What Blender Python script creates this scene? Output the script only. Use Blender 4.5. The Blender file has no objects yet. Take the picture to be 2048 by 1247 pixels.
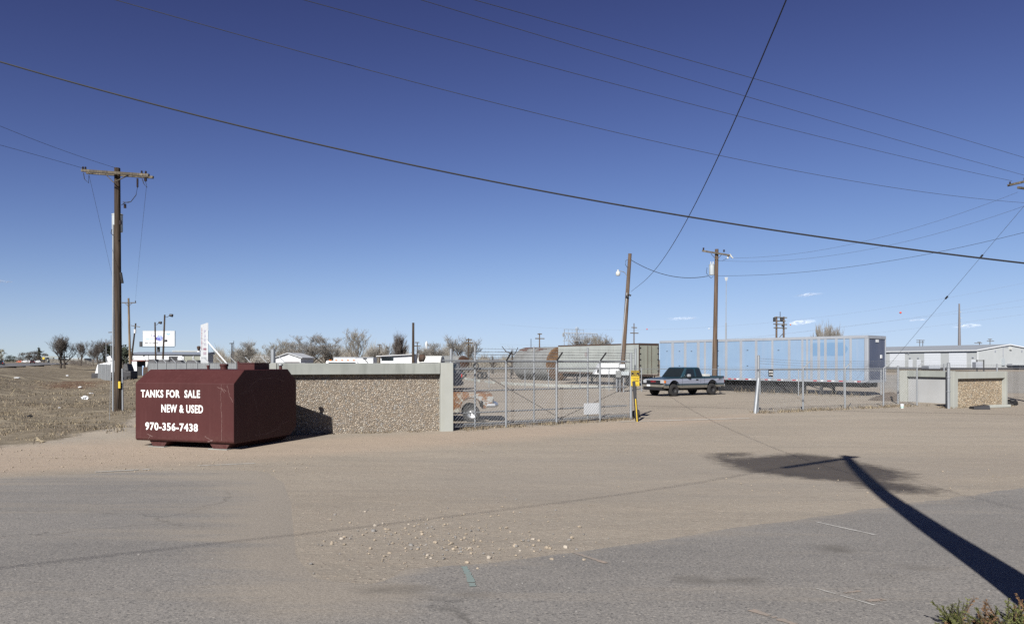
import bpy, bmesh, math, random
import numpy as np
from mathutils import Vector, Matrix, noise as mnoise
R = math.radians
SC = bpy.context.scene
COL = SC.collection
rnd = random.Random(7)

# ---------------------------------------------------------------- camera, sky, sun, exposure
HC = 2.4            # eye height above the yard
F = 1450.0          # focal length in photo pixels (photo is 2048 wide)
HZ = 722.0          # horizon row
cam_d = bpy.data.cameras.new('camera')
cam_d.sensor_width = 36.0
cam_d.lens = F / 2048 * 36
cam_d.shift_y = (HZ - 623.5) / 2048
cam_d.clip_start = 0.1
cam_d.clip_end = 30000
cam = bpy.data.objects.new('camera', cam_d)
cam.location = (0, 0, HC)
cam.rotation_euler = (R(90), 0, 0)
COL.objects.link(cam)
SC.camera = cam

SUN_AZ, SUN_EL = 20.0, 35.0
SKY_GRADE = ((1.8, 0.31, 1.89), (2.05, 0.068, 0.535), (2.0, 0.0225, 0.26))
sunv = Vector((-math.sin(R(SUN_AZ)) * math.cos(R(SUN_EL)), -math.cos(R(SUN_AZ)) * math.cos(R(SUN_EL)), math.sin(R(SUN_EL))))
w = bpy.data.worlds.new('World')
SC.world = w
w.use_nodes = True
wn = w.node_tree
sky = wn.nodes.new('ShaderNodeTexSky')
sky.sky_type = 'NISHITA'
sky.sun_disc = False
sky.sun_elevation = R(SUN_EL)
sky.sun_rotation = R(180 + SUN_AZ)
sky.altitude = 1400
sky.air_density = 0.8
sky.dust_density = 0.0
sky.ozone_density = 10.0
# camera colour response of the sky: one gamma and gain per channel
_sep = wn.nodes.new('ShaderNodeSeparateColor'); _com = wn.nodes.new('ShaderNodeCombineColor')
wn.links.new(sky.outputs[0], _sep.inputs[0])
for _i, (_g, _b, _k) in enumerate(SKY_GRADE):       # k x^g / (1 + b x^g)
    def _op(op, a, b=0.0, c=0.0):
        m = wn.nodes.new('ShaderNodeMath'); m.operation = op
        for j, v in enumerate((a, b, c)):
            if hasattr(v, 'links'): wn.links.new(v, m.inputs[j])
            else: m.inputs[j].default_value = v
        return m.outputs[0]
    _x = _op('POWER', _sep.outputs[_i], _g)
    wn.links.new(_op('DIVIDE', _op('MULTIPLY', _x, _k), _op('MULTIPLY_ADD', _x, _b, 1.0)), _com.inputs[_i])
wn.links.new(_com.outputs[0], wn.nodes['Background'].inputs[0])
wn.nodes['Background'].inputs[1].default_value = 0.05
sd = bpy.data.lights.new('sun', 'SUN')
sd.energy = 5.0
sd.angle = R(0.53)
sd.color = (1.0, 0.965, 0.91)
sun = bpy.data.objects.new('sun', sd)
sun.rotation_euler = (-sunv).to_track_quat('-Z', 'Y').to_euler()
sun.location = (-20, -40, 40)
COL.objects.link(sun)
SC.view_settings.view_transform = 'Standard'
SC.view_settings.look = 'None'
SC.view_settings.exposure = 1.1
SC.view_settings.gamma = 1.0
SC.cycles.use_denoising = False
SC.cycles.max_bounces = 6
SC.cycles.transparent_max_bounces = 12

# ---------------------------------------------------------------- terrain
_ty = np.arange(-60, 60, 0.1)
_tz = np.interp(_ty, [-60, 1, 3, 5.1, 8.45, 12.1, 15.5, 18.3, 31, 45, 60], [.98, .95, .9, .79, .49, .21, .07, 0, 0, .14, .15])
_k = np.exp(-0.5 * (np.arange(-20, 21) / 8.0) ** 2); _k /= _k.sum()
_tz = np.convolve(np.pad(_tz, 20, mode='edge'), _k, mode='valid')

def sstep(a, b, x):
    t = np.clip((x - a) / (b - a), 0, 1)
    return t * t * (3 - 2 * t)

def hwy_d(X, Y):
    return (X + 20.2 + 0.55 * Y) * 0.876

def zt(X, Y):
    X = np.asarray(X, float); Y = np.asarray(Y, float)
    z = np.interp(Y, _ty, _tz)
    d = hwy_d(X, Y)
    amp = sstep(24, 70, Y)
    prof = np.where(d < 0, 1.0, np.where(d < 12.7, 0.2 + 0.8 * np.cos(np.clip(d, 0, 12.7) / 12.7 * math.pi),
                    np.where(d < 23, -0.3 - 0.3 * np.cos((d - 12.7) / 10.3 * math.pi), 0.0)))
    z = z + amp * np.where(d < 23, prof, 0.0)
    g = sstep(8.0, 11.0, -X) * sstep(20.5, 24, Y) * sstep(26, 16, d)      # rough verge
    z = z + g * (0.13 * np.sin(X * 0.9 + Y * 0.5) * np.sin(Y * 0.33 - X * .2) + 0.04 * np.sin(X * 2.3) * np.sin(Y * 1.9))
    z = z + 0.26 * np.exp(-((X + 12.2) ** 2 / 3.0 + (Y - 25.0) ** 2 / 9.0))      # low bank beside the tank
    return z

def gz(X, Y):
    return float(zt(X, Y))

def at(px, py, Y):
    """photo pixel + distance -> point"""
    return Vector(((px - 1024) / F * Y, Y, HC - (py - HZ) / F * Y))

def gp(px, Y):
    """point on the ground in column px at distance Y"""
    X = (px - 1024) / F * Y
    return Vector((X, Y, gz(X, Y)))

def ground_at(px, py):
    v = (py - HZ) / F; u = (px - 1024) / F
    lo, hi = 1.0, 4000.0
    Y = 1.0
    while Y < 4000:
        if HC - v * Y < gz(u * Y, Y): break
        Y *= 1.01; 
    lo, hi = Y / 1.01, Y
    for _ in range(30):
        m = (lo + hi) / 2
        if HC - v * m < gz(u * m, m): hi = m
        else: lo = m
    return Vector((u * lo, lo, gz(u * lo, lo)))

# ---------------------------------------------------------------- mesh builder
class MB:
    def __init__(s, o=(0, 0, 0)):
        s.v = []; s.f = []; s.mi = []; s.o = Vector(o)
    def add(s, vs, fs, mi=0):
        n = len(s.v)
        s.v += [tuple(p) for p in vs]
        for f in fs:
            s.f.append(tuple(i + n for i in f)); s.mi.append(mi)
        return s
    def box(s, x0, x1, y0, y1, z0, z1, mi=0):
        return s.add([(x0, y0, z0), (x1, y0, z0), (x1, y1, z0), (x0, y1, z0), (x0, y0, z1), (x1, y0, z1), (x1, y1, z1), (x0, y1, z1)],
                     [(0, 3, 2, 1), (4, 5, 6, 7), (0, 1, 5, 4), (1, 2, 6, 5), (2, 3, 7, 6), (3, 0, 4, 7)], mi)
    def hexa(s, p8, mi=0):
        return s.add(p8, [(0, 3, 2, 1), (4, 5, 6, 7), (0, 1, 5, 4), (1, 2, 6, 5), (2, 3, 7, 6), (3, 0, 4, 7)], mi)
    def frame(s, d):
        d = Vector(d).normalized()
        a = Vector((0, 0, 1)) if abs(d.z) < 0.95 else Vector((1, 0, 0))
        x = d.cross(a).normalized(); y = x.cross(d).normalized()
        return d, x, y
    def bar(s, a, b, r, r2=None, n=8, cap=True, mi=0):
        a = Vector(a); b = Vector(b); r2 = r if r2 is None else r2
        d, x, y = s.frame(b - a)
        vs = []
        for p, q in ((a, r), (b, r2)):
            for i in range(n):
                t = 2 * math.pi * i / n
                vs.append(p + x * (q * math.cos(t)) + y * (q * math.sin(t)))
        fs = [(i, (i + 1) % n, n + (i + 1) % n, n + i) for i in range(n)]
        if cap: fs += [tuple(range(n))[::-1], tuple(range(n, 2 * n))]
        return s.add(vs, fs, mi)
    def beam(s, a, b, w, h, mi=0):
        """rectangular bar, w sideways, h upright"""
        a = Vector(a); b = Vector(b)
        d, x, y = s.frame(b - a)
        x = x * (w / 2); y = y * (h / 2)
        return s.hexa([a - x - y, a + x - y, b + x - y, b - x - y, a - x + y, a + x + y, b + x + y, b - x + y], mi)
    def tube(s, path, r, n=6, mi=0):
        path = [Vector(p) for p in path]
        m = len(path); vs = []; fs = []
        for k, p in enumerate(path):
            d = (path[min(k + 1, m - 1)] - path[max(k - 1, 0)])
            d, x, y = s.frame(d)
            q = r[k] if isinstance(r, (list, tuple)) else r
            for i in range(n):
                t = 2 * math.pi * i / n
                vs.append(p + x * (q * math.cos(t)) + y * (q * math.sin(t)))
        for k in range(m - 1):
            for i in range(n):
                fs.append((k * n + i, k * n + (i + 1) % n, (k + 1) * n + (i + 1) % n, (k + 1) * n + i))
        fs += [tuple(range(n))[::-1], tuple(range((m - 1) * n, m * n))]
        return s.add(vs, fs, mi)
    def prism(s, poly, y0, y1, mi=0):
        """(x,z) outline pushed along y"""
        n = len(poly)
        vs = [(x, y0, z) for x, z in poly] + [(x, y1, z) for x, z in poly]
        fs = [tuple(range(n)), tuple(range(n, 2 * n))[::-1]]
        fs += [(i, n + i, n + (i + 1) % n, (i + 1) % n) for i in range(n)]
        return s.add(vs, fs, mi)
    def lathe(s, prof, c=(0, 0, 0), axis='z', n=24, mi=0, closed=False):
        vs = []; fs = []; m = len(prof)
        for r, h in prof:
            for i in range(n):
                t = 2 * math.pi * i / n; a = r * math.cos(t); b = r * math.sin(t)
                p = {'z': (a, b, h), 'y': (a, h, b), 'x': (h, a, b)}[axis]
                vs.append((c[0] + p[0], c[1] + p[1], c[2] + p[2]))
        for k in range(m - 1 + (1 if closed else 0)):
            k2 = (k + 1) % m
            for i in range(n):
                fs.append((k * n + i, k * n + (i + 1) % n, k2 * n + (i + 1) % n, k2 * n + i))
        if not closed:
            fs += [tuple(range(n))[::-1], tuple(range((m - 1) * n, m * n))]
        return s.add(vs, fs, mi)
    def quad(s, a, b, c, d, mi=0):
        return s.add([a, b, c, d], [(0, 1, 2, 3)], mi)
    def slab(s, pts, t, mi=0):
        """flat polygon with thickness along its normal"""
        pts = [Vector(p) for p in pts]
        nrm = (pts[1] - pts[0]).cross(pts[2] - pts[0]).normalized() * t
        n = len(pts)
        vs = pts + [p + nrm for p in pts]
        fs = [tuple(range(n))[::-1], tuple(range(n, 2 * n))] + [(i, (i + 1) % n, n + (i + 1) % n, n + i) for i in range(n)]
        return s.add(vs, fs, mi)
    def build(s, name, mat, parent=None, smooth=False, bevel=0.0, label=None):
        me = bpy.data.meshes.new(name)
        o = s.o
        vs = [(p[0] - o.x, p[1] - o.y, p[2] - o.z) for p in s.v]
        me.from_pydata(vs, [], s.f)
        for m in (mat if isinstance(mat, (list, tuple)) else [mat]): me.materials.append(m)
        if any(s.mi): me.polygons.foreach_set('material_index', s.mi)
        bm = bmesh.new(); bm.from_mesh(me)
        bmesh.ops.recalc_face_normals(bm, faces=bm.faces)
        bm.to_mesh(me); bm.free()
        if smooth:
            me.polygons.foreach_set('use_smooth', [True] * len(me.polygons))
            try: me.set_sharp_from_angle(angle=R(38))
            except Exception: pass
        me.update()
        ob = bpy.data.objects.new(name, me)
        COL.objects.link(ob)
        if parent is not None: ob.parent = parent
        else: ob.location = o
        if bevel:
            md = ob.modifiers.new('bevel', 'BEVEL'); md.width = bevel; md.segments = 2; md.limit_method = 'ANGLE'; md.angle_limit = R(35)
        if label: ob['label'] = label
        return ob

def tag(o, label, cat, group=None, kind=None):
    o['label'] = label
    if cat: o['category'] = cat
    if group: o['group'] = group
    if kind: o['kind'] = kind
    return o

def thing(name, label, cat, loc=(0, 0, 0), rotz=0.0, group=None):
    o = bpy.data.objects.new(name, None)
    o.empty_display_size = 0.2
    COL.objects.link(o)
    o.location = loc; o.rotation_euler = (0, 0, rotz)
    return tag(o, label, cat, group)

def struct(o, label=None):
    o['kind'] = 'structure'
    if label: o['label'] = label
    return o

def dup(root, loc, rotz=0.0, label=None, scale=1.0):
    r = root.copy(); COL.objects.link(r); r.location = loc; r.rotation_euler = (0, 0, rotz); r.scale = (scale,) * 3 if not isinstance(scale, tuple) else scale
    if label: r['label'] = label
    for ch in list(root.children):
        c = ch.copy(); COL.objects.link(c); c.parent = r
        for g in ch.children:
            d = g.copy(); COL.objects.link(d); d.parent = c
    return r

def text_mb(body, x0, x1, z0, z1, y, bold=0.02, thick=0.004, shear=0.0):
    """raised letters on a plane facing -y, fitted to the box; returns an MB"""
    cu = bpy.data.curves.new('t', 'FONT'); cu.body = body; cu.size = 1.0; cu.offset = bold; cu.space_character = 1.12; cu.resolution_u = 3
    ob = bpy.data.objects.new('t', cu); COL.objects.link(ob)
    bpy.context.view_layer.update()
    me = bpy.data.meshes.new_from_object(ob.evaluated_get(bpy.context.evaluated_depsgraph_get()))
    vs = [v.co.copy() for v in me.vertices]; fs = [tuple(p.vertices) for p in me.polygons]
    bpy.data.objects.remove(ob); bpy.data.curves.remove(cu); bpy.data.meshes.remove(me)
    ax = min(v.x for v in vs); bx = max(v.x for v in vs); ay = min(v.y for v in vs); by = max(v.y for v in vs)
    mb = MB()
    out = []
    for v in vs:
        u = (v.x - ax) / (bx - ax); t = (v.y - ay) / (by - ay)
        out.append((x0 + (x1 - x0) * u, y - thick, z0 + (z1 - z0) * t + shear * u))
    mb.add(out, fs)
    return mb

# ---------------------------------------------------------------- materials
def nodes_of(m):
    m.use_nodes = True
    nt = m.node_tree
    return nt, nt.nodes, nt.links, nt.nodes['Principled BSDF']

ALB = 0.68          # all base colours below were first picked a little bright
def c4(c): return (c[0] * ALB, c[1] * ALB, c[2] * ALB, 1.0)

def ramp(N, pts, interp='LINEAR'):
    r = N.new('ShaderNodeValToRGB'); e = r.color_ramp; e.interpolation = interp
    while len(e.elements) < len(pts): e.elements.new(0.5)
    for el, (p, c) in zip(e.elements, pts):
        el.position = p; el.color = c4(c) if len(c) == 3 else c
    return r

def nz(N, L, co, scale, detail=4, rough=0.55, stretch=None, dist=0.0):
    n = N.new('ShaderNodeTexNoise'); n.inputs['Scale'].default_value = scale; n.inputs['Detail'].default_value = detail
    n.inputs['Roughness'].default_value = rough; n.inputs['Distortion'].default_value = dist
    if stretch:
        mp = N.new('ShaderNodeMapping'); mp.inputs['Scale'].default_value = stretch
        L.new(co, mp.inputs[0]); co = mp.outputs[0]
    L.new(co, n.inputs['Vector'])
    return n.outputs['Fac']

def mixc(N, L, fac, a, b, mode='MIX'):
    m = N.new('ShaderNodeMix'); m.data_type = 'RGBA'; m.blend_type = mode
    for sock, val in ((m.inputs[0], fac), (m.inputs[6], a), (m.inputs[7], b)):
        if hasattr(val, 'links'): L.new(val, sock)
        elif isinstance(val, (int, float)): sock.default_value = val
        else: sock.default_value = c4(val)
    return m.outputs[2]

def mth(N, L, op, a, b=0.0, c=0.0, clamp=False):
    m = N.new('ShaderNodeMath'); m.operation = op; m.use_clamp = clamp
    for i, val in enumerate((a, b, c)):
        if hasattr(val, 'links'): L.new(val, m.inputs[i])
        else: m.inputs[i].default_value = val
    return m.outputs[0]

def mrange(N, L, x, a, b, c=0.0, d=1.0, smooth=False):
    m = N.new('ShaderNodeMapRange'); m.clamp = True
    if smooth: m.interpolation_type = 'SMOOTHSTEP'
    L.new(x, m.inputs[0])
    for i, v in enumerate((a, b, c, d)): m.inputs[i + 1].default_value = v
    return m.outputs[0]

def bump(N, L, h, strength, dist, P):
    b = N.new('ShaderNodeBump'); b.inputs['Strength'].default_value = strength; b.inputs['Distance'].default_value = dist
    L.new(h, b.inputs['Height']); L.new(b.outputs[0], P.inputs['Normal'])

def mat(name, col, rough=0.7, metal=0.0, var=0.18, scale=2.0, stretch=None, fine=0.08, fscale=40, bmp=0.0, dirt=None, spec=0.35):
    m = bpy.data.materials.new(name)
    nt, N, L, P = nodes_of(m)
    co = N.new('ShaderNodeTexCoord').outputs['Object']
    a = nz(N, L, co, scale, 5, 0.6, stretch)
    fac = mrange(N, L, a, 0.3, 0.7)
    dark = tuple(x * (1 - var) for x in col) if dirt is None else dirt
    lite = tuple(min(1, x * (1 + var * 0.6)) for x in col) if dirt is None else col
    c = mixc(N, L, fac, dark, lite)
    b = nz(N, L, co, fscale, 3, 0.6, stretch)
    g = mrange(N, L, b, 0.25, 0.75, 1 - fine, 1 + fine)
    mm = N.new('ShaderNodeMix'); mm.data_type = 'RGBA'; mm.blend_type = 'MULTIPLY'; mm.inputs[0].default_value = 1.0
    L.new(c, mm.inputs[6]); L.new(g, mm.inputs[7])
    L.new(mm.outputs[2], P.inputs['Base Color'])
    rr = mrange(N, L, a, 0.3, 0.7, min(1, rough + 0.08), max(0.02, rough - 0.08))
    L.new(rr, P.inputs['Roughness'])
    P.inputs['Metallic'].default_value = metal
    P.inputs['Specular IOR Level'].default_value = spec
    if bmp: bump(N, L, b, 0.5, bmp, P)
    return m

def wood_mat(name, dark, lite, rust=None):
    m = bpy.data.materials.new(name)
    nt, N, L, P = nodes_of(m)
    co = N.new('ShaderNodeTexCoord').outputs['Object']
    a = nz(N, L, co, 9, 5, 0.65, (1, 1, 0.05), 0.6)
    b = nz(N, L, co, 1.3, 3, 0.5, (1, 1, 0.4))
    c = mixc(N, L, mrange(N, L, a, 0.35, 0.68), dark, lite)
    c = mixc(N, L, mrange(N, L, b, 0.4, 0.75, 0, 0.55), c, rust or tuple(x * 0.6 for x in dark))
    L.new(c, P.inputs['Base Color']); P.inputs['Roughness'].default_value = 0.9; P.inputs['Specular IOR Level'].default_value = 0.15
    bump(N, L, a, 0.6, 0.02, P)
    return m

M = {}
M['rail_dark'] = mat('dull_grey_rail', (0.17, 0.18, 0.19), 0.6, 0.2, 0.2, 6)
M['galv'] = mat('galvanised_steel', (0.33, 0.35, 0.37), 0.5, 0.45, 0.2, 6, (1, 1, 0.2))
M['wire'] = mat('fence_wire', (0.33, 0.345, 0.36), 0.5, 0.5, 0.25, 3)
M['barb'] = mat('barbed_wire', (0.20, 0.20, 0.20), 0.6, 0.3, 0.3, 3)
M['cable'] = mat('black_cable', (0.018, 0.018, 0.02), 0.7, 0, 0.2, 1)
M['conductor'] = mat('weathered_conductor', (0.07, 0.07, 0.075), 0.6, 0.3, 0.2, 1)
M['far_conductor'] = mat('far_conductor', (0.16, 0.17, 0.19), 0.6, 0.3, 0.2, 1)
M['wood'] = wood_mat('weathered_pole_wood', (0.028, 0.020, 0.015), (0.105, 0.077, 0.056))
M['wood_brown'] = wood_mat('brown_pole_wood', (0.06, 0.042, 0.032), (0.165, 0.125, 0.095), (0.13, 0.075, 0.042))  # browner tone of the pole wood itself
M['wood_pale'] = wood_mat('pale_pole_wood', (0.13, 0.09, 0.055), (0.30, 0.23, 0.155))
M['crossarm'] = wood_mat('crossarm_wood', (0.06, 0.05, 0.04), (0.19, 0.165, 0.13))
M['transformer'] = mat('transformer_grey', (0.42, 0.46, 0.48), 0.45, 0.1, 0.12, 4)
M['ceramic'] = mat('brown_ceramic', (0.03, 0.02, 0.018), 0.25, 0, 0.2, 8)
M['black'] = mat('black_paint', (0.015, 0.015, 0.017), 0.6, 0, 0.2, 4)
M['rubber'] = mat('tyre_rubber', (0.022, 0.021, 0.021), 0.85, 0, 0.3, 10)
M['white'] = mat('white_paint', (0.66, 0.68, 0.70), 0.5, 0, 0.10, 1.5)
M['white_letter'] = mat('white_letter_paint', (0.80, 0.80, 0.78), 0.6, 0, 0.06, 6)
M['dirty_white'] = mat('dirty_white_paint', (0.52, 0.53, 0.51), 0.6, 0, 0.22, 1.2, (1, 1, 0.3))
M['yellow'] = mat('yellow_paint', (0.60, 0.42, 0.035), 0.5, 0, 0.12, 5)
M['steel_dark'] = mat('dark_steel', (0.045, 0.045, 0.05), 0.6, 0.3, 0.3, 4)
M['chrome'] = mat('chrome', (0.70, 0.71, 0.72), 0.32, 0.75, 0.08, 3)
M['glass'] = mat('dark_glass', (0.014, 0.019, 0.021), 0.04, 0, 0.1, 2, spec=0.8)
M['red_lens'] = mat('red_lens', (0.45, 0.02, 0.02), 0.2, 0, 0.1, 5)
M['amber'] = mat('amber_lens', (0.65, 0.19, 0.03), 0.2, 0, 0.1, 5)
M['lens'] = mat('clear_lens', (0.66, 0.67, 0.66), 0.12, 0, 0.1, 9, spec=0.8)

# ---------------------------------------------------------------- special materials
def streak_mat(name, base, lo, streak, rough=0.6, sx=(6, 6, 0.25), amt=0.6):
    """sheet metal or concrete with rain streaks that run down it"""
    m = bpy.data.materials.new(name)
    nt, N, L, P = nodes_of(m)
    co = N.new('ShaderNodeTexCoord').outputs['Object']
    a = nz(N, L, co, 1.0, 5, 0.65, sx)
    b = nz(N, L, co, 0.7, 4, 0.6)
    f = nz(N, L, co, 35, 3, 0.6)
    c = mixc(N, L, mrange(N, L, b, 0.35, 0.7), lo, base)
    c = mixc(N, L, mrange(N, L, a, 0.48, 0.78, 0, amt), c, streak)
    c = mixc(N, L, mrange(N, L, f, 0.5, 0.8, 0, 0.25), c, lo)
    L.new(c, P.inputs['Base Color']); P.inputs['Roughness'].default_value = rough; P.inputs['Specular IOR Level'].default_value = 0.3
    bump(N, L, f, 0.3, 0.004, P)
    return m

M['concrete'] = streak_mat('weathered_concrete', (0.305, 0.323, 0.296), (0.234, 0.247, 0.232), (0.142, 0.154, 0.140), 0.9, (3, 3, 0.4), 0.75)
M['pier'] = streak_mat('pale_concrete', (0.366, 0.376, 0.348), (0.317, 0.327, 0.303), (0.276, 0.270, 0.207), 0.9, (3, 3, 0.35), 0.4)
M['smooth_panel'] = streak_mat('smooth_concrete', (0.357, 0.365, 0.369), (0.306, 0.313, 0.320), (0.281, 0.283, 0.279), 0.9, (1, 1, 0.3), 0.5)
M['trailer_blue'] = streak_mat('pale_blue_sheet', (0.216, 0.314, 0.444), (0.198, 0.291, 0.420), (0.276, 0.331, 0.420), 0.5, (2.5, 2.5, 0.1), 0.5)
M['trailer_rib'] = streak_mat('dull_aluminium_rib', (0.30, 0.325, 0.36), (0.26, 0.28, 0.315), (0.36, 0.38, 0.415), 0.5, (8, 8, 0.2), 0.5)
M['trailer_logo'] = streak_mat('faded_blue_logo', (0.155, 0.262, 0.405), (0.14, 0.24, 0.38), (0.19, 0.29, 0.42), 0.5, (3, 3, 0.2), 0.4)
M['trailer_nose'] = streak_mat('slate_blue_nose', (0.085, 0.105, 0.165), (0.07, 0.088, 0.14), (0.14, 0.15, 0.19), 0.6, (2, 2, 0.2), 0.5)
M['trailer_beige'] = streak_mat('dirty_beige_sheet', (0.344, 0.370, 0.357), (0.292, 0.317, 0.310), (0.232, 0.238, 0.221), 0.6, (3, 3, 0.2), 0.6)
M['door_beige'] = streak_mat('dirty_door_sheet', (0.30, 0.31, 0.26), (0.24, 0.25, 0.21), (0.17, 0.165, 0.13), 0.7, (5, 5, 0.3), 0.6)
M['shed_white'] = streak_mat('white_siding', (0.634, 0.657, 0.679), (0.581, 0.603, 0.623), (0.493, 0.504, 0.502), 0.6, (3, 3, 0.2), 0.35)
M['warehouse'] = streak_mat('grey_metal_siding', (0.43, 0.45, 0.455), (0.40, 0.42, 0.425), (0.37, 0.385, 0.39), 0.6, (9, 9, 0.02), 0.6)
M['warehouse_roof'] = streak_mat('grey_metal_roof', (0.30, 0.325, 0.345), (0.27, 0.29, 0.31), (0.34, 0.36, 0.37), 0.5, (0.5, 6, 1), 0.4)
M['tank_grey'] = streak_mat('chalky_grey_steel', (0.225, 0.235, 0.235), (0.18, 0.187, 0.187), (0.12, 0.112, 0.10), 0.75, (1.2, 1.2, 0.5), 0.6)
M['slats'] = streak_mat('grey_fence_slats', (0.25, 0.265, 0.27), (0.20, 0.21, 0.22), (0.32, 0.335, 0.34), 0.6, (22, 22, 0.05), 0.8)

def rust_mat(name, paint, paint2, rust, rust2, amount=0.5, scale=1.6, rough=0.85):
    m = bpy.data.materials.new(name)
    nt, N, L, P = nodes_of(m)
    co = N.new('ShaderNodeTexCoord').outputs['Object']
    a = nz(N, L, co, scale, 7, 0.68, None, 0.5)
    b = nz(N, L, co, scale * 6, 5, 0.6)
    c1 = mixc(N, L, mrange(N, L, b, 0.35, 0.65), paint, paint2)
    c2 = mixc(N, L, mrange(N, L, b, 0.35, 0.65), rust, rust2)
    c = mixc(N, L, mrange(N, L, a, 0.62 - amount * 0.3, 0.68 - amount * 0.3), c1, c2)
    L.new(c, P.inputs['Base Color']); P.inputs['Roughness'].default_value = rough; P.inputs['Specular IOR Level'].default_value = 0.2
    bump(N, L, a, 0.4, 0.01, P)
    return m

M['rust_end'] = rust_mat('rusted_tank_end', (0.10, 0.062, 0.038), (0.15, 0.09, 0.05), (0.24, 0.15, 0.08), (0.19, 0.11, 0.055), 0.35, 0.8)
M['rust_dark'] = rust_mat('dark_rusted_tank_end', (0.055, 0.030, 0.022), (0.07, 0.038, 0.026), (0.09, 0.05, 0.03), (0.06, 0.032, 0.022), 0.4, 0.9)
M['rust_patch'] = rust_mat('peeling_tank_top', (0.30, 0.315, 0.305), (0.25, 0.26, 0.25), (0.12, 0.065, 0.055), (0.085, 0.05, 0.045), 0.85, 0.55)
M['rusty_car'] = rust_mat('rusted_car_paint', (0.33, 0.32, 0.28), (0.25, 0.25, 0.22), (0.135, 0.062, 0.032), (0.20, 0.105, 0.05), 0.75, 2.0)
M['rusty_fender'] = rust_mat('faded_white_fender', (0.34, 0.34, 0.33), (0.27, 0.28, 0.27), (0.16, 0.08, 0.04), (0.22, 0.12, 0.06), 0.4, 2.0)
M['rusty_steel'] = rust_mat('rusty_steel', (0.05, 0.042, 0.038), (0.065, 0.055, 0.048), (0.08, 0.05, 0.034), (0.065, 0.038, 0.028), 0.6, 3)
M['red_shed'] = rust_mat('red_brown_roof', (0.17, 0.06, 0.05), (0.14, 0.05, 0.045), (0.10, 0.05, 0.04), (0.08, 0.04, 0.035), 0.3, 1.2)

def tank_paint():
    m = bpy.data.materials.new('red_oxide_paint')
    nt, N, L, P = nodes_of(m)
    co = N.new('ShaderNodeTexCoord').outputs['Object']
    a = nz(N, L, co, 0.8, 5, 0.6, None, 0.3)
    b = nz(N, L, co, 14, 5, 0.65)
    s = nz(N, L, co, 1.0, 5, 0.7, (9, 9, 0.7))
    c = mixc(N, L, mrange(N, L, a, 0.35, 0.68), (0.0546, 0.0150, 0.0146), (0.0686, 0.0200, 0.0194))
    c = mixc(N, L, mrange(N, L, s, 0.52, 0.78, 0, 0.6), c, (0.0858, 0.0310, 0.0297))
    c = mixc(N, L, mrange(N, L, b, 0.55, 0.8, 0, 0.25), c, (0.0442, 0.0140, 0.0140))
    # chalky dust that has settled near the foot and along the top edges
    sx = N.new('ShaderNodeSeparateXYZ'); L.new(co, sx.inputs[0])
    low = mth(N, L, 'MULTIPLY', mrange(N, L, sx.outputs[2], 0.55, 0.1), mrange(N, L, b, 0.4, 0.7, 0.0, 0.55))
    c = mixc(N, L, low, c, (0.1144, 0.0650, 0.0540))
    L.new(c, P.inputs['Base Color'])
    L.new(mrange(N, L, b, 0.3, 0.7, 0.66, 0.52), P.inputs['Roughness']); P.inputs['Specular IOR Level'].default_value = 0.2
    bump(N, L, a, 0.25, 0.03, P)
    return m
M['tank'] = tank_paint()
M['scratch'] = mat('scratched_paint', (0.16, 0.095, 0.088), 0.9, 0, 0.2, 8)

def pebble_mat(name='exposed_pebble_panel', gain=1.0, scale=18.0):
    m = bpy.data.materials.new(name)
    nt, N, L, P = nodes_of(m)
    co = N.new('ShaderNodeTexCoord').outputs['Object']
    wob = N.new('ShaderNodeTexNoise'); wob.inputs['Scale'].default_value = 9; L.new(co, wob.inputs['Vector'])
    va = N.new('ShaderNodeVectorMath'); va.operation = 'MULTIPLY_ADD'; L.new(wob.outputs['Color'], va.inputs[0]); va.inputs[1].default_value = (.05, .05, .05); L.new(co, va.inputs[2])
    v = N.new('ShaderNodeTexVoronoi'); v.inputs['Scale'].default_value = scale; L.new(va.outputs[0], v.inputs['Vector'])
    e = N.new('ShaderNodeTexVoronoi'); e.feature = 'DISTANCE_TO_EDGE'; e.inputs['Scale'].default_value = scale; L.new(va.outputs[0], e.inputs['Vector'])
    sp = N.new('ShaderNodeSeparateColor'); L.new(v.outputs['Color'], sp.inputs[0])
    r = ramp(N, [(0.0, (0.19, 0.172, 0.148)), (0.2, (0.33, 0.262, 0.196)), (0.4, (0.42, 0.35, 0.27)), (0.6, (0.40, 0.36, 0.31)), (0.8, (0.52, 0.45, 0.36)), (0.92, (0.25, 0.25, 0.25)), (1.0, (0.60, 0.57, 0.50))])
    L.new(sp.outputs[0], r.inputs[0])
    c = mixc(N, L, mrange(N, L, e.outputs[0], 0.02, 0.16), (0.15, 0.125, 0.10), r.outputs[0])
    big = nz(N, L, co, 1.1, 4, 0.6)
    c = mixc(N, L, mrange(N, L, big, 0.35, 0.7, 0.18, 0), c, (0.26, 0.22, 0.17))
    if gain != 1.0: c = mixc(N, L, 1.0, c, tuple(q * gain / ALB for q in (1.0, 0.95, 0.84)), 'MULTIPLY')
    L.new(c, P.inputs['Base Color']); P.inputs['Roughness'].default_value = 0.75; P.inputs['Specular IOR Level'].default_value = 0.25
    h = mrange(N, L, e.outputs[0], 0.0, 0.3, 0, 1, True)
    bump(N, L, h, 0.8, 0.03, P)
    return m
M['pebble'] = pebble_mat()
M['pebble_light'] = pebble_mat('pale_pebble_panel', 1.35, 13.0)

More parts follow.
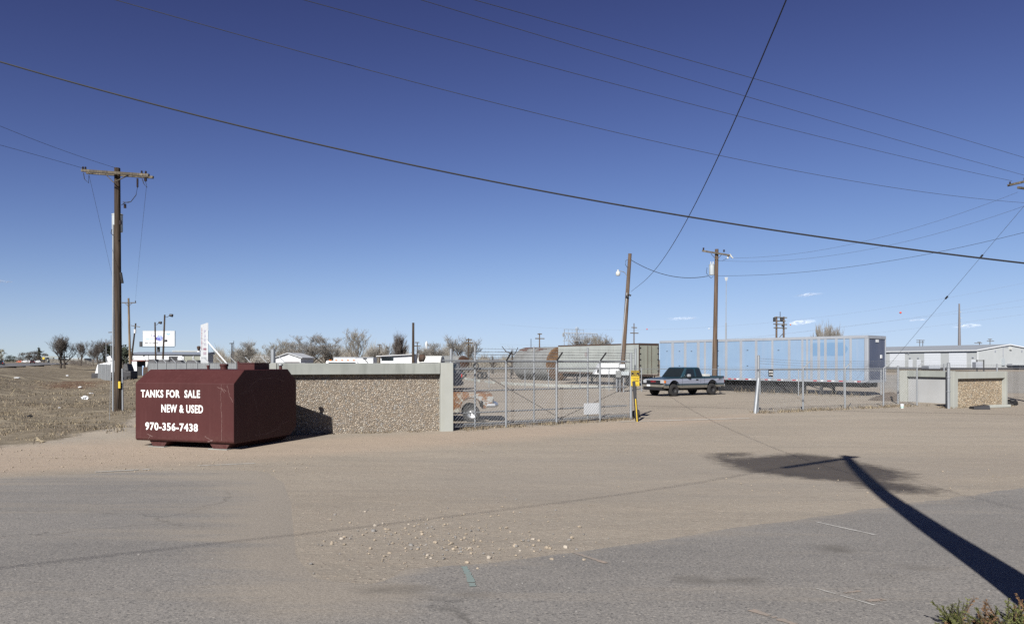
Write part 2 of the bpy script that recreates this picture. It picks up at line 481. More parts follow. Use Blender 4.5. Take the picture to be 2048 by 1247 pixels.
def ground_mat():
    m = bpy.data.materials.new('yard_ground')
    nt, N, L, P = nodes_of(m)
    co = N.new('ShaderNodeTexCoord').outputs['Object']
    def attr(n):
        a = N.new('ShaderNodeAttribute'); a.attribute_name = n
        return a.outputs['Fac']
    big = nz(N, L, co, 0.10, 5, 0.6)
    mid = nz(N, L, co, 0.9, 6, 0.62)
    st = nz(N, L, co, 1.0, 5, 0.62, (0.14, 0.9, 1), 0.4)        # wheel-worn streaks along the road
    fine = nz(N, L, co, 22, 5, 0.7)
    grit = nz(N, L, co, 75, 3, 0.7)
    dirt = mixc(N, L, mrange(N, L, big, 0.35, 0.65), (0.285, 0.247, 0.202), (0.335, 0.295, 0.243))
    dirt = mixc(N, L, mrange(N, L, st, 0.42, 0.72, 0, 0.55), dirt, (0.245, 0.222, 0.19))
    dirt = mixc(N, L, mrange(N, L, mid, 0.5, 0.75, 0, 0.45), dirt, (0.345, 0.298, 0.24))
    clod = nz(N, L, co, 5.5, 5, 0.7, (0.7, 1, 1)); sand = nz(N, L, co, 12, 4, 0.75)
    dirt = mixc(N, L, mrange(N, L, clod, 0.53, 0.72, 0, 0.45), dirt, (0.235, 0.198, 0.158))
    dirt = mixc(N, L, mrange(N, L, sand, 0.54, 0.70, 0, 0.45), dirt, (0.46, 0.405, 0.33))
    dirt = mixc(N, L, mrange(N, L, sand, 0.46, 0.30, 0, 0.45), dirt, (0.225, 0.19, 0.155))
    rut = nz(N, L, co, 1.0, 3, 0.5, (0.05, 2.6, 1), 0.2)
    dirt = mixc(N, L, mrange(N, L, rut, 0.56, 0.70, 0, 0.5), dirt, (0.25, 0.22, 0.185))
    # pinkish gravel verge (attribute) and its pebbles
    gr = attr('verge')
    dirt = mixc(N, L, mth(N, L, 'MULTIPLY', mrange(N, L, mth(N, L, 'ADD', gr, mth(N, L, 'MULTIPLY', mid, 1.2)), 0.0, 1.6), 0.6), dirt, (0.385, 0.305, 0.235))
    v = N.new('ShaderNodeTexVoronoi'); v.inputs['Scale'].default_value = 26; L.new(co, v.inputs['Vector'])
    sp = N.new('ShaderNodeSeparateColor'); L.new(v.outputs['Color'], sp.inputs[0])
    peb = mth(N, L, 'MULTIPLY', mrange(N, L, sp.outputs[1], 0.80, 0.82), mrange(N, L, v.outputs['Distance'], 0.42, 0.30))
    pr = ramp(N, [(0, (0.16, 0.13, 0.11)), (0.5, (0.45, 0.36, 0.28)), (1, (0.62, 0.55, 0.46))]); L.new(sp.outputs[0], pr.inputs[0])
    dirt = mixc(N, L, mth(N, L, 'MULTIPLY', peb, 0.7), dirt, pr.outputs[0])
    # packed asphalt-grey dust where the pavement has been buried
    gy = attr('grey')
    gf = mth(N, L, 'MULTIPLY', mrange(N, L, mth(N, L, 'ADD', gy, mth(N, L, 'MULTIPLY', mth(N, L, 'SUBTRACT', st, 0.5), 1.6)), 0.0, 1.1), 0.8)
    dirt = mixc(N, L, gf, dirt, mixc(N, L, fine, (0.245, 0.222, 0.195), (0.30, 0.268, 0.23)))
    # rough dry field
    g = attr('grass')
    gm = mrange(N, L, mth(N, L, 'ADD', g, mth(N, L, 'MULTIPLY', mth(N, L, 'SUBTRACT', mid, 0.5), 3.0)), -0.25, 0.35)
    gbig = nz(N, L, co, 0.22, 6, 0.65, (0.6, 1.0, 1))
    gmid = nz(N, L, co, 2.1, 6, 0.72, (0.5, 1, 1))
    fr = ramp(N, [(0.28, (0.085, 0.067, 0.048)), (0.42, (0.165, 0.137, 0.10)), (0.55, (0.215, 0.182, 0.135)), (0.66, (0.36, 0.315, 0.23)), (0.8, (0.155, 0.115, 0.08))])
    L.new(gbig, fr.inputs[0])
    field = mixc(N, L, mrange(N, L, gmid, 0.42, 0.66, 0.0, 0.9), fr.outputs[0], (0.085, 0.07, 0.05))
    field = mixc(N, L, mrange(N, L, fine, 0.48, 0.68, 0.0, 0.6), field, (0.33, 0.285, 0.215))
    rp = attr('redpatch')
    field = mixc(N, L, mrange(N, L, mth(N, L, 'ADD', rp, mth(N, L, 'MULTIPLY', mth(N, L, 'SUBTRACT', gmid, 0.5), 8.0)), -0.6, 1.0, 0, 0.85), field, (0.115, 0.058, 0.034))
    c = mixc(N, L, gm, dirt, field)
    # wet / oil stains with their own outline
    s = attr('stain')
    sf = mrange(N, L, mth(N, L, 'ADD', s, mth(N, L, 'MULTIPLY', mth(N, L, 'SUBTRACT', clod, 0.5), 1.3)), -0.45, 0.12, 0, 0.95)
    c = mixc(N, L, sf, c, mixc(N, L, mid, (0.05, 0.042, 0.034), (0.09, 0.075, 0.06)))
    # concrete lot
    lt = attr('lot')
    lf = mrange(N, L, mth(N, L, 'ADD', lt, mth(N, L, 'MULTIPLY', mth(N, L, 'SUBTRACT', mid, 0.5), 5.0)), -0.5, 1.0)
    lotc = mixc(N, L, mrange(N, L, gbig, 0.35, 0.65), (0.245, 0.235, 0.215), (0.30, 0.285, 0.26))
    c = mixc(N, L, lf, c, lotc)
    gf2 = mrange(N, L, grit, 0.25, 0.75, 0.78, 1.22)
    mm = N.new('ShaderNodeMix'); mm.data_type = 'RGBA'; mm.blend_type = 'MULTIPLY'; mm.inputs[0].default_value = 1
    L.new(c, mm.inputs[6]); L.new(gf2, mm.inputs[7])
    L.new(mm.outputs[2], P.inputs['Base Color'])
    L.new(mrange(N, L, sf, 0, 1, 0.95, 0.6), P.inputs['Roughness']); P.inputs['Specular IOR Level'].default_value = 0.15
    h = mth(N, L, 'ADD', mth(N, L, 'MULTIPLY', fine, 0.6), mth(N, L, 'ADD', mth(N, L, 'MULTIPLY', mid, 2.5), mth(N, L, 'MULTIPLY', peb, 0.5)))
    h = mth(N, L, 'ADD', h, mth(N, L, 'MULTIPLY', mth(N, L, 'MULTIPLY', gmid, gm), 4.0))
    bump(N, L, h, 0.55, 0.03, P)
    return m
M['ground'] = ground_mat()

def asphalt_mat():
    m = bpy.data.materials.new('worn_asphalt')
    nt, N, L, P = nodes_of(m)
    co = N.new('ShaderNodeTexCoord').outputs['Object']
    def attr(n):
        a = N.new('ShaderNodeAttribute'); a.attribute_name = n
        return a.outputs['Fac']
    big = nz(N, L, co, 0.35, 5, 0.6, (0.4, 1, 1))
    st = nz(N, L, co, 1.0, 5, 0.6, (0.10, 0.85, 1), 0.3)
    agg = nz(N, L, co, 48, 3, 0.75)
    agg2 = nz(N, L, co, 140, 2, 0.7)
    v = N.new('ShaderNodeTexVoronoi'); v.inputs['Scale'].default_value = 42; L.new(co, v.inputs['Vector'])
    sp = N.new('ShaderNodeSeparateColor'); L.new(v.outputs['Color'], sp.inputs[0])
    c = mixc(N, L, mrange(N, L, big, 0.32, 0.68), (0.197, 0.186, 0.174), (0.247, 0.232, 0.214))
    c = mixc(N, L, mrange(N, L, st, 0.45, 0.72, 0, 0.5), c, (0.275, 0.255, 0.232))
    c = mixc(N, L, mrange(N, L, agg, 0.52, 0.66, 0, 0.8), c, (0.10, 0.097, 0.096))
    c = mixc(N, L, mrange(N, L, agg, 0.47, 0.32, 0, 0.75), c, (0.345, 0.325, 0.30))
    pat = nz(N, L, co, 2.2, 6, 0.7, (0.5, 1, 1)); c = mixc(N, L, mrange(N, L, pat, 0.48, 0.72, 0, 0.35), c, (0.15, 0.145, 0.14))
    c = mixc(N, L, mth(N, L, 'MULTIPLY', mrange(N, L, sp.outputs[0], 0.80, 0.84), mrange(N, L, v.outputs['Distance'], 0.45, 0.25, 0, 0.65)), c, (0.40, 0.365, 0.32))
    c = mixc(N, L, mth(N, L, 'MULTIPLY', mrange(N, L, sp.outputs[1], 0.90, 0.92), mrange(N, L, v.outputs['Distance'], 0.45, 0.25, 0, 0.8)), c, (0.06, 0.06, 0.062))
    # a few old cracks
    cv = N.new('ShaderNodeTexVoronoi'); cv.feature = 'DISTANCE_TO_EDGE'; cv.inputs['Scale'].default_value = 0.16
    wv = N.new('ShaderNodeTexNoise'); wv.inputs['Scale'].default_value = 1.4; wv.inputs['Detail'].default_value = 6; L.new(co, wv.inputs['Vector'])
    wa = N.new('ShaderNodeVectorMath'); wa.operation = 'MULTIPLY_ADD'; L.new(wv.outputs['Color'], wa.inputs[0]); wa.inputs[1].default_value = (1.2, 1.2, 0); L.new(co, wa.inputs[2]); L.new(wa.outputs[0], cv.inputs['Vector'])
    crack = mth(N, L, 'MULTIPLY', mrange(N, L, cv.outputs[0], 0.0045, 0.001), mrange(N, L, big, 0.42, 0.55, 0, 0.6))
    c = mixc(N, L, crack, c, (0.08, 0.076, 0.07))
    d = attr('dust')
    mid = nz(N, L, co, 1.6, 6, 0.66, (0.5, 1, 1))
    bl = nz(N, L, co, 1.0, 6, 0.65, (0.16, 1.3, 1), 0.5)
    df = mrange(N, L, mth(N, L, 'ADD', d, mth(N, L, 'ADD', mth(N, L, 'MULTIPLY', mth(N, L, 'SUBTRACT', mid, 0.5), 0.8), mth(N, L, 'MULTIPLY', mth(N, L, 'SUBTRACT', bl, 0.5), 3.4))), 0.15, 1.05, 0, 0.86)
    c = mixc(N, L, df, c, mixc(N, L, mrange(N, L, agg, 0.35, 0.65), (0.345, 0.305, 0.255), (0.24, 0.212, 0.178)))
    s = attr('stain')
    sf = mrange(N, L, mth(N, L, 'ADD', s, mth(N, L, 'MULTIPLY', mth(N, L, 'SUBTRACT', mid, 0.5), 0.5)), -0.10, 0.10, 0, 0.55)
    c = mixc(N, L, sf, c, (0.095, 0.085, 0.072))
    g2 = mrange(N, L, agg2, 0.25, 0.75, 0.70, 1.30)
    mm = N.new('ShaderNodeMix'); mm.data_type = 'RGBA'; mm.blend_type = 'MULTIPLY'; mm.inputs[0].default_value = 1
    L.new(c, mm.inputs[6]); L.new(g2, mm.inputs[7])
    L.new(mm.outputs[2], P.inputs['Base Color']); P.inputs['Roughness'].default_value = 0.9; P.inputs['Specular IOR Level'].default_value = 0.2
    bump(N, L, mth(N, L, 'ADD', agg, mth(N, L, 'MULTIPLY', agg2, 0.4)), 0.5, 0.008, P)
    return m
M['asphalt'] = asphalt_mat()
M['highway'] = mat('highway_asphalt', (0.13, 0.13, 0.135), 0.85, 0, 0.12, 0.05)
M['dark_lot'] = mat('dark_lot_asphalt', (0.10, 0.10, 0.102), 0.9, 0, 0.15, 0.05)

# ---------------------------------------------------------------- ground sheet
def sdf_poly(px, py, poly):
    """signed distance, positive inside"""
    P = np.stack([px.ravel(), py.ravel()], 1)
    d = np.full(len(P), 1e9); ins = np.zeros(len(P), bool)
    n = len(poly)
    for i in range(n):
        a = np.array(poly[i][:2]); b = np.array(poly[(i + 1) % n][:2])
        e = b - a; wv = P - a
        t = np.clip((wv @ e) / max(1e-9, e @ e), 0, 1)
        d = np.minimum(d, np.hypot(*(wv - t[:, None] * e).T))
        c = (a[1] <= P[:, 1]) != (b[1] <= P[:, 1])
        with np.errstate(divide='ignore', invalid='ignore'):
            xi = a[0] + (P[:, 1] - a[1]) / (b[1] - a[1]) * (b[0] - a[0])
        ins ^= c & (P[:, 0] < xi)
    return np.where(ins, d, -d)

def gpoly(pts): return [tuple(ground_at(*p))[:2] for p in pts]

grass_poly = [(-6000, 12), (-40, 15.5)] + gpoly([(-300, 915), (0, 893), (60, 886), (130, 873), (200, 862), (262, 838), (300, 806), (335, 775), (420, 757), (560, 748)]) + [(0, 145), (100, 145), (170, 330), (700, 700), (6000, 4000), (6000, 6500), (-6000, 6500)]
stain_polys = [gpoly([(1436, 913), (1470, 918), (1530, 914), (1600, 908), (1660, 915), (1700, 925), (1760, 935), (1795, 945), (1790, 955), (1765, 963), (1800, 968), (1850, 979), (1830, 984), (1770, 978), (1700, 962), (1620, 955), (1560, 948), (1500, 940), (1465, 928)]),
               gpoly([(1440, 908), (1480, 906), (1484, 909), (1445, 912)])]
lot_poly = gpoly([(1745, 750), (1735, 768), (1790, 784), (2060, 786), (2500, 800)]) + [(400, 60), (2500, 2600), (600, 700), (190, 200), (120, 165)]
red_poly = gpoly([(80, 770), (120, 763), (190, 761), (205, 766), (180, 773), (120, 777), (85, 775)])

edge_px = [(-700, 985), (-200, 962), (0, 955), (150, 948), (300, 941), (450, 940), (545, 944), (600, 962), (628, 1000), (648, 1050), (672, 1105), (715, 1142), (760, 1146), (850, 1136), (950, 1128), (1060, 1116), (1150, 1104), (1280, 1086), (1400, 1066), (1550, 1046), (1700, 1024), (1850, 1002), (2048, 975), (2300, 942), (2700, 905)]
edge_w = [ground_at(*p) for p in edge_px]
near_y = -14.0
asph_poly = [tuple(p)[:2] for p in edge_w] + [(45, near_y), (-45, near_y)]

def ax(parts):
    out = []
    for a, b, s in parts: out += list(np.arange(a, b, s))
    return out
gx = ax([(-100, -30, 1.5), (-30, -13, .35), (-13, 12, .22), (12, 30, .35), (30, 100, 1.6)])
gg = list(np.geomspace(100, 7000, 46))
gx = np.array([-q for q in gg[::-1]][:-1] + gx + gg)
gy = np.array(ax([(-40, -2, 2.0), (-2, 3, .5), (3, 27, .2), (27, 48, .4), (48, 110, 1.5)]) + list(np.geomspace(110, 7500, 52)))
GX, GY = np.meshgrid(gx, gy)
GZ = zt(GX, GY)
nx, ny = len(gx), len(gy)
me = bpy.data.meshes.new('ground')
co = np.stack([GX.ravel(), GY.ravel(), GZ.ravel()], 1)
idx = np.arange(nx * ny).reshape(ny, nx)
quads = np.stack([idx[:-1, :-1], idx[:-1, 1:], idx[1:, 1:], idx[1:, :-1]], -1).reshape(-1, 4)
me.vertices.add(len(co)); me.vertices.foreach_set('co', co.ravel())
me.loops.add(quads.size); me.loops.foreach_set('vertex_index', quads.ravel())
me.polygons.add(len(quads)); me.polygons.foreach_set('loop_start', np.arange(0, quads.size, 4)); me.polygons.foreach_set('loop_total', np.full(len(quads), 4))
me.polygons.foreach_set('use_smooth', np.ones(len(quads), bool))
me.update(calc_edges=True)
def set_attr(me, name, arr):
    a = me.attributes.new(name, 'FLOAT', 'POINT'); a.data.foreach_set('value', np.asarray(arr, np.float32).ravel())
set_attr(me, 'grass', np.clip(sdf_poly(GX, GY, grass_poly), -20, 20))
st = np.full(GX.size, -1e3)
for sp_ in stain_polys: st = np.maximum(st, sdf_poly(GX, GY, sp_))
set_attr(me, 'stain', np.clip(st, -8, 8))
set_attr(me, 'lot', np.clip(sdf_poly(GX, GY, lot_poly), -30, 30))
set_attr(me, 'redpatch', np.clip(sdf_poly(GX, GY, red_poly), -30, 30) * 0.5)
asd = sdf_poly(GX, GY, asph_poly)
# gravel verge along the wall and the tank, greyish packed road surface between it and the asphalt
vp = gpoly([(-400, 960), (0, 948), (280, 934), (600, 915), (900, 893), (1180, 868), (1500, 838), (1520, 826), (1260, 840), (900, 862), (560, 880), (270, 878), (0, 893), (-400, 920)])
set_attr(me, 'verge', np.clip(sdf_poly(GX, GY, vp), -2.0, 1.0))
gp_ = gpoly([(760, 950), (860, 905), (1300, 900), (2048, 905), (2200, 930), (1700, 1010), (1200, 1010), (900, 1020)])
set_attr(me, 'grey', np.clip(sdf_poly(GX, GY, gp_) * 0.45, -1.0, 0.55))
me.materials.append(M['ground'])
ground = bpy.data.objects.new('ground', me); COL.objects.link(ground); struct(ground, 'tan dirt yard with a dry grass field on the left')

# asphalt road, a sheet 5 mm above the dirt with a broken edge
ex = np.array([p.x for p in edge_w]); ey = np.array([p.y for p in edge_w])
tt = np.concatenate([[0], np.cumsum(np.hypot(np.diff(ex), np.diff(ey)))])
T = np.arange(0, tt[-1], 0.09)
CX = np.interp(T, tt, ex); CY = np.interp(T, tt, ey)
for i in range(len(T)):
    q = mnoise.noise(Vector((T[i] * 0.9, 3.1, 0))) * 0.22 + mnoise.noise(Vector((T[i] * 3.1, 9.7, 0))) * 0.09 + mnoise.noise(Vector((T[i] * 9, 1.7, 0))) * 0.035
    CY[i] += q * min(1.0, CY[i] / 12)
# near rows: straight lines back to behind the camera
NX = np.interp(T, [0, T[-1]], [-45, 45]); rows = 90
fr_ = (np.linspace(0, 1, rows) ** 1.5)[:, None]
AX = CX + (NX - CX) * fr_; AY = CY + (near_y - CY) * fr_
_d = np.abs(sdf_poly(AX, AY, asph_poly)).reshape(AX.shape)
_px = 1024 + F * AX / np.maximum(AY, 0.5)
# where the tongue of dirt has washed over the road the sheet dips under it instead of ending in a step
AZ = zt(AX, AY) + 0.006 - 0.030 * np.exp(-_d / 0.22) * sstep(500, 600, _px) * sstep(830, 730, _px) * (AY > 4)
me = bpy.data.meshes.new('asphalt_road')
nx2 = len(T)
me.from_pydata(np.stack([AX.ravel(), AY.ravel(), AZ.ravel()], 1).tolist(), [],
               [(r * nx2 + i, (r + 1) * nx2 + i, (r + 1) * nx2 + i + 1, r * nx2 + i + 1) for r in range(rows - 1) for i in range(nx2 - 1)])
me.polygons.foreach_set('use_smooth', [True] * len(me.polygons))
dist = np.abs(sdf_poly(AX, AY, asph_poly))
pxs = 1024 + F * AX / np.maximum(AY, 0.5)
left = sstep(800, 700, pxs) * sstep(2.0, 6, AY)
tongue = np.exp(-((AX - ground_at(640, 1010).x) / 1.6) ** 2)
dd_ = dist.reshape(AX.shape)
tong = sstep(150, 640, pxs) * sstep(900, 780, pxs)
dust = 0.6 * np.exp(-dd_ / 0.28) + 0.95 * tong * np.exp(-dd_ / 2.3) + 0.8 * sstep(250, 560, pxs) * sstep(760, 640, pxs) * np.exp(-dd_ / 0.8) + 0.08 * left * sstep(3, 12, AY) + 0.24 * left * sstep(7.5, 11, AY) * sstep(17, 14.5, AY)
set_attr(me, 'dust', dust)
oil = gpoly([(1636, 1090), (1670, 1087), (1704, 1099), (1700, 1107), (1650, 1103)])
sp2 = sdf_poly(AX, AY, oil)
for (px, py, rx) in [(1766, 1154, .09), (1388, 1158, .06), (815, 1180, .08), (768, 1180, .09), (1820, 1134, .07), (1490, 1160, .05), (945, 1190, .06)]:
    q = ground_at(px, py); sp2 = np.maximum(sp2, rx - np.hypot((AX.ravel() - q.x) * 0.7, AY.ravel() - q.y))
set_attr(me, 'stain', np.clip(sp2, -1, 1))
me.materials.append(M['asphalt'])
road = bpy.data.objects.new('asphalt_road', me); COL.objects.link(road); struct(road, 'worn grey asphalt road in the foreground with a broken dusty edge')

# faded paint and chalk marks on the road
def strip(name, pts, wd, m, label, zoff=0.010):
    g = [ground_at(*p) for p in pts]
    mb = MB()
    for a, b in zip(g[:-1], g[1:]):
        d = Vector((b.x - a.x, b.y - a.y, 0)); d.normalize(); s = Vector((-d.y, d.x, 0)) * (wd / 2)
        n = 14; prev = None
        for k in range(n + 1):
            p = a.lerp(b, k / n); jw = rnd.uniform(0.6, 1.2)
            l = p + s * jw; r_ = p - s * jw
            l.z = gz(l.x, l.y) + zoff; r_.z = gz(r_.x, r_.y) + zoff
            if prev and rnd.random() > 0.03: mb.quad(prev[0], prev[1], r_, l)
            prev = (l, r_)
    return struct(mb.build(name, m), label)
mk_w = mat('faded_white_marking', (0.50, 0.49, 0.46), 0.9, 0, 0.25, 6, dirt=(0.36, 0.345, 0.32))
mk_t = mat('faded_teal_marking', (0.20, 0.28, 0.26), 0.9, 0, 0.25, 5, dirt=(0.21, 0.225, 0.215))
mk_o = mat('faded_orange_marking', (0.33, 0.265, 0.215), 0.9, 0, 0.25, 5, dirt=(0.25, 0.225, 0.20))
strip('road_marking', [(1632, 1044), (1750, 1070)], 0.05, mk_w, 'short white line on the asphalt')
strip('road_marking', [(928, 1134), (938, 1152), (946, 1174)], 0.055, mk_t, 'faded teal paint stripe on the asphalt')
strip('road_marking', [(1148, 1106), (1212, 1127)], 0.05, mk_o, 'pale pink line at the asphalt edge')
strip('road_marking', [(1502, 1221), (1590, 1250)], 0.06, mk_o, 'orange paint line at the bottom of the road')
strip('road_marking', [(1632, 1178), (1750, 1212)], 0.02, mk_w, 'thin white line on the near asphalt')
strip('road_marking', [(1690, 1187), (1720, 1183)], 0.035, mk_o, 'faded orange survey scribble')
strip('road_marking', [(1735, 1203), (1768, 1200)], 0.05, mk_o, 'faded orange survey blot')
strip('road_marking', [(190, 944), (300, 938)], 0.12, mk_w, 'faded white edge line on the asphalt by the tank')
strip('road_marking', [(395, 931), (510, 926)], 0.10, mk_w, 'faded white edge line before the tank', 0.006)
strip('road_marking', [(1240, 843), (1500, 836)], 0.30, mat('concrete_sill', (0.45, 0.42, 0.37), 0.9, 0, 0.2, 2), 'concrete sill across the gateway')

# highway and dark lot far off
def sheet(name, pts, m, zoff, label):
    mb = MB(); mb.add([(x, y, z + zoff) for x, y, z in pts], [tuple(range(len(pts)))])
    return struct(mb.build(name, m), label)
mb = MB(); prev = None
for Y in list(np.arange(35, 110, 5)) + list(np.geomspace(110, 3000, 40)):
    xr = -20.2 - 0.55 * Y
    cur = [(xr - 40 * k / 8 - (1.5 if k == 0 else 0), Y, gz(xr - 2 - 38 * k / 8, Y) + 0.10) for k in range(9)]
    if prev:
        for k in range(8): mb.quad(prev[k + 1], prev[k], cur[k], cur[k + 1])
    prev = cur
struct(mb.build('highway', M['highway']), 'grey highway running off at the left')
sheet('parking_lot', [(105, 205, .15), (330, 205, .15), (420, 300, .15), (120, 300, .15)], M['dark_lot'], 0.05, 'dark asphalt lot in front of the grey warehouse')

# ================================================================ red tank for sale
TA = R(-17)
TO = Vector((-10.63, 20.46, 0.0))          # left front corner on the ground
tank = thing('fuel_tank', 'red brown steel tank with white painted lettering, before the pebble wall', 'tank', TO, TA)
Lx, Ly, zb, zc, zt_ = 3.29, 2.92, 0.175, 1.795, 2.165
ch = 0.44
b = MB()
# chamfered box: profile in (y,z) pushed along x, ends vertical, all four top/bottom long edges cut
prof = [(0.0, zb + 0.05), (0.04, zb), (Ly - 0.30, zb), (Ly, zb + 0.22), (Ly, zc), (Ly - ch, zt_), (ch, zt_), (0.0, zc)]
n = len(prof)
vs = [(0.0, y, z) for y, z in prof] + [(Lx, y, z) for y, z in prof]
# left end leans in a little at the top as in the photo
vs = [((x + (0.10 if (x == 0 and z > 2) else 0)), y, z) for x, y, z in vs]
b.add(vs, [tuple(range(n)), tuple(range(n, 2 * n))] + [(i, n + i, n + (i + 1) % n, (i + 1) % n) for i in range(n)])
b.build('tank_body', M['tank'], tank, bevel=0.018)
for x0, x1 in ((0.40, 1.02), (2.42, 3.10)):
    s = MB()
    for y0, y1 in ((0.10, Ly - 0.15),):
        s.add([(x0 + .12, y0, 0.02), (x1 - .12, y0, 0.02), (x1 - .12, y1, 0.02), (x0 + .12, y1, 0.02), (x0, y0, zb), (x1, y0, zb), (x1, y1, zb), (x0, y1, zb)],
              [(0, 3, 2, 1), (4, 5, 6, 7), (0, 1, 5, 4), (1, 2, 6, 5), (2, 3, 7, 6), (3, 0, 4, 7)])
    s.build('skid_leg', M['tank'], tank)
    p = MB(); p.box(x0 + .02, x1 - .05, 0.02, 0.9, -0.03, 0.018)
    p.build('footing_block', M['concrete'], tank)
# fittings along the top; x from the left end, y back from the front
def pipe(x, y, r, h, cap_r, cap_h, m='tank', cm=None):
    q = MB(); q.lathe([(r, zt_ - .01), (r, zt_ + h - cap_h)], (x, y, 0), 'z', 16)
    o = q.build('vent_pipe', M[m], tank, smooth=True)
    c = MB(); c.lathe([(cap_r * .9, zt_ + h - cap_h), (cap_r, zt_ + h - cap_h + .01), (cap_r, zt_ + h - .015), (cap_r * .9, zt_ + h)], (x, y, 0), 'z', 16)
    c.build('pipe_cap', M[cm or m], o, smooth=True)
pipe(1.22, 1.5, 0.035, 0.12, 0.048, 0.05)
pipe(1.78, 1.5, 0.105, 0.16, 0.125, 0.075)
pipe(2.05, 1.8, 0.035, 0.24, 0.035, 0.02)
pipe(2.68, 1.4, 0.075, 0.15, 0.095, 0.055, 'tank', 'galv')
pipe(3.02, 2.5, 0.045, 0.15, 0.075, 0.05, 'tank', 'galv')
mw = MB(); mw.box(2.62, 3.16, 1.05, 1.75, zt_ - .01, zt_ + .17)
hatch = mw.build('manway_box', M['tank'], tank, bevel=0.01)
ld = MB(); ld.box(2.60, 3.18, 1.03, 1.77, zt_ + .172, zt_ + .195)
ld.build('hatch_lid', M['tank'], hatch, bevel=0.006)
hd = MB(); hd.tube([(2.95, 1.4, zt_ + .19), (2.95, 1.4, zt_ + .235), (3.07, 1.4, zt_ + .235), (3.07, 1.4, zt_ + .19)], 0.010, 8)
hd.build('hatch_handle', M['steel_dark'], hatch)
for (txt, x0, x1, z0, z1, sh) in (('TANKS FOR  SALE', .20, 2.20, 1.385, 1.60, .012), ('NEW & USED', .905, 2.30, .98, 1.205, .0), ('970-356-7438', .35, 2.13, .475, .70, -.005)):
    text_mb(txt, x0, x1, z0, z1, -0.001, 0.030, 0.003, sh).build('lettering', M['white_letter'], tank)
# scratches worn through the paint
def scr(pts, wd, end=False, jit=.012):
    q = MB(); prev = None
    P_ = []
    for a, c in zip(pts[:-1], pts[1:]):
        for k in range(8):
            t = k / 8; P_.append((a[0] + (c[0] - a[0]) * t + rnd.uniform(-jit, jit), a[1] + (c[1] - a[1]) * t + rnd.uniform(-jit, jit)))
    P_.append(pts[-1])
    for a, c in zip(P_[:-1], P_[1:]):
        d = Vector((c[0] - a[0], c[1] - a[1])); 
        if d.length < 1e-6: continue
        s = Vector((-d.y, d.x)).normalized() * wd * rnd.uniform(.3, .8)
        f = (lambda u, v: (Lx + 0.0025, u, v)) if end else (lambda u, v: (u, -0.0025, v))
        q.quad(f(a[0] + s.x, a[1] + s.y), f(c[0] + s.x, c[1] + s.y), f(c[0] - s.x, c[1] - s.y), f(a[0] - s.x, a[1] - s.y))
    q.build('scratch_mark', M['scratch'], tank)
scr([(2.90, 1.78), (2.87, 1.5), (2.90, .9), (2.91, .25)], .010)
scr([(2.75, 1.70), (2.92, 1.66), (3.05, 1.60)], .012)
scr([(2.90, 1.66), (3.0, 1.55)], .010)
scr([(3.08, 1.76), (3.15, 1.5), (3.26, 1.3)], .010)
scr([(.42, .36), (.60, .30)], .016); scr([(2.35, .36), (2.62, .24), (2.45, .22)], .016); scr([(.45, .22), (.55, .34)], .01)
scr([(.02, 1.4), (.10, 1.1), (.16, .6), (.15, .4)], .010, True)
scr([(.5, 1.55), (.75, 1.75), (1.1, 1.9), (1.7, 1.93), (2.3, 1.8)], .011, True)
scr([(.75, 1.62), (.95, 1.2), (1.05, .8), (1.1, .35)], .013, True)
scr([(.25, 1.5), (.5, 1.57), (.75, 1.6)], .010, True)
scr([(.9, .33), (1.4, .31), (2.0, .42), (2.2, .6), (2.5, .75)], .013, True)
scr([(2.75, 1.6), (2.80, 1.0), (2.72, .6)], .010, True)
scr([(2.2, .55), (2.6, .62), (2.9, .5)], .012, True)
scr([(.45, 1.95), (.62, 1.72)], .008, True)

# ================================================================ pebble wall beside the tank
WL = Vector((-7.6, 23.45, 0)); WR = Vector((-2.48, 24.95, 0))
wa = math.atan2(WR.y - WL.y, WR.x - WL.x); wl = (WR - WL).length
WL.z = gz(WL.x, WL.y)
wall = thing('pebble_wall', 'long exposed pebble wall with concrete cap beam and pale end pier, behind the red tank', 'wall', WL, wa)
q = MB(); q.box(0.0, wl - .0, 0.10, 0.28, -0.3, 1.99); q.build('pebble_panel', M['pebble'], wall)
q = MB(); q.box(-0.0, wl - .012, -0.12, 0.34, 1.965, 2.335); q.build('cap_beam', M['concrete'], wall, bevel=0.015)
q = MB(); q.box(wl, wl + .44, -0.14, 0.36, -0.3, 2.345); q.build('end_pier', M['pier'], wall, bevel=0.012)
q = MB(); q.box(-.30, -.015, -0.14, 0.36, -0.3, 2.345); q.build('end_pier', M['pier'], wall, bevel=0.012)

# right hand gate walls
def gwall(label, L, R_, base, top, capz, pebble, lp=.30, rp=.30):
    L = Vector(L); R_ = Vector(R_)
    a = math.atan2(R_.y - L.y, R_.x - L.x); ln = (R_ - L).length
    o = thing('pebble_wall' if pebble else 'concrete_wall', label, 'wall', (L.x, L.y, base), a)
    h = top - base; c = capz - base
    q = MB(); q.box(lp, ln - rp, .16, .32, -.2, c + .05); q.build('pebble_panel' if pebble else 'wall_panel', M['pebble_light' if pebble else 'smooth_panel'], o)
    q = MB(); q.box(lp + .004, ln - rp - .004, 0.0, .40, c, h - .006); q.build('cap_beam', M['pier'] if pebble else M['concrete'], o, bevel=.012)
    q = MB(); q.box(0, lp, -.02, .42, -.2, h); q.build('end_pier', M['pier'], o, bevel=.012)
    q = MB(); q.box(ln - rp, ln, -.02, .42, -.2, h); q.build('end_pier', M['pier'], o, bevel=.012)
    return o
gwall('plain grey recessed concrete wall between the fence post and the right pebble wall', at(1799, 0, 41.6), at(1895, 0, 39.4), 0.0, 1.87, 1.53, False, .42, .2)
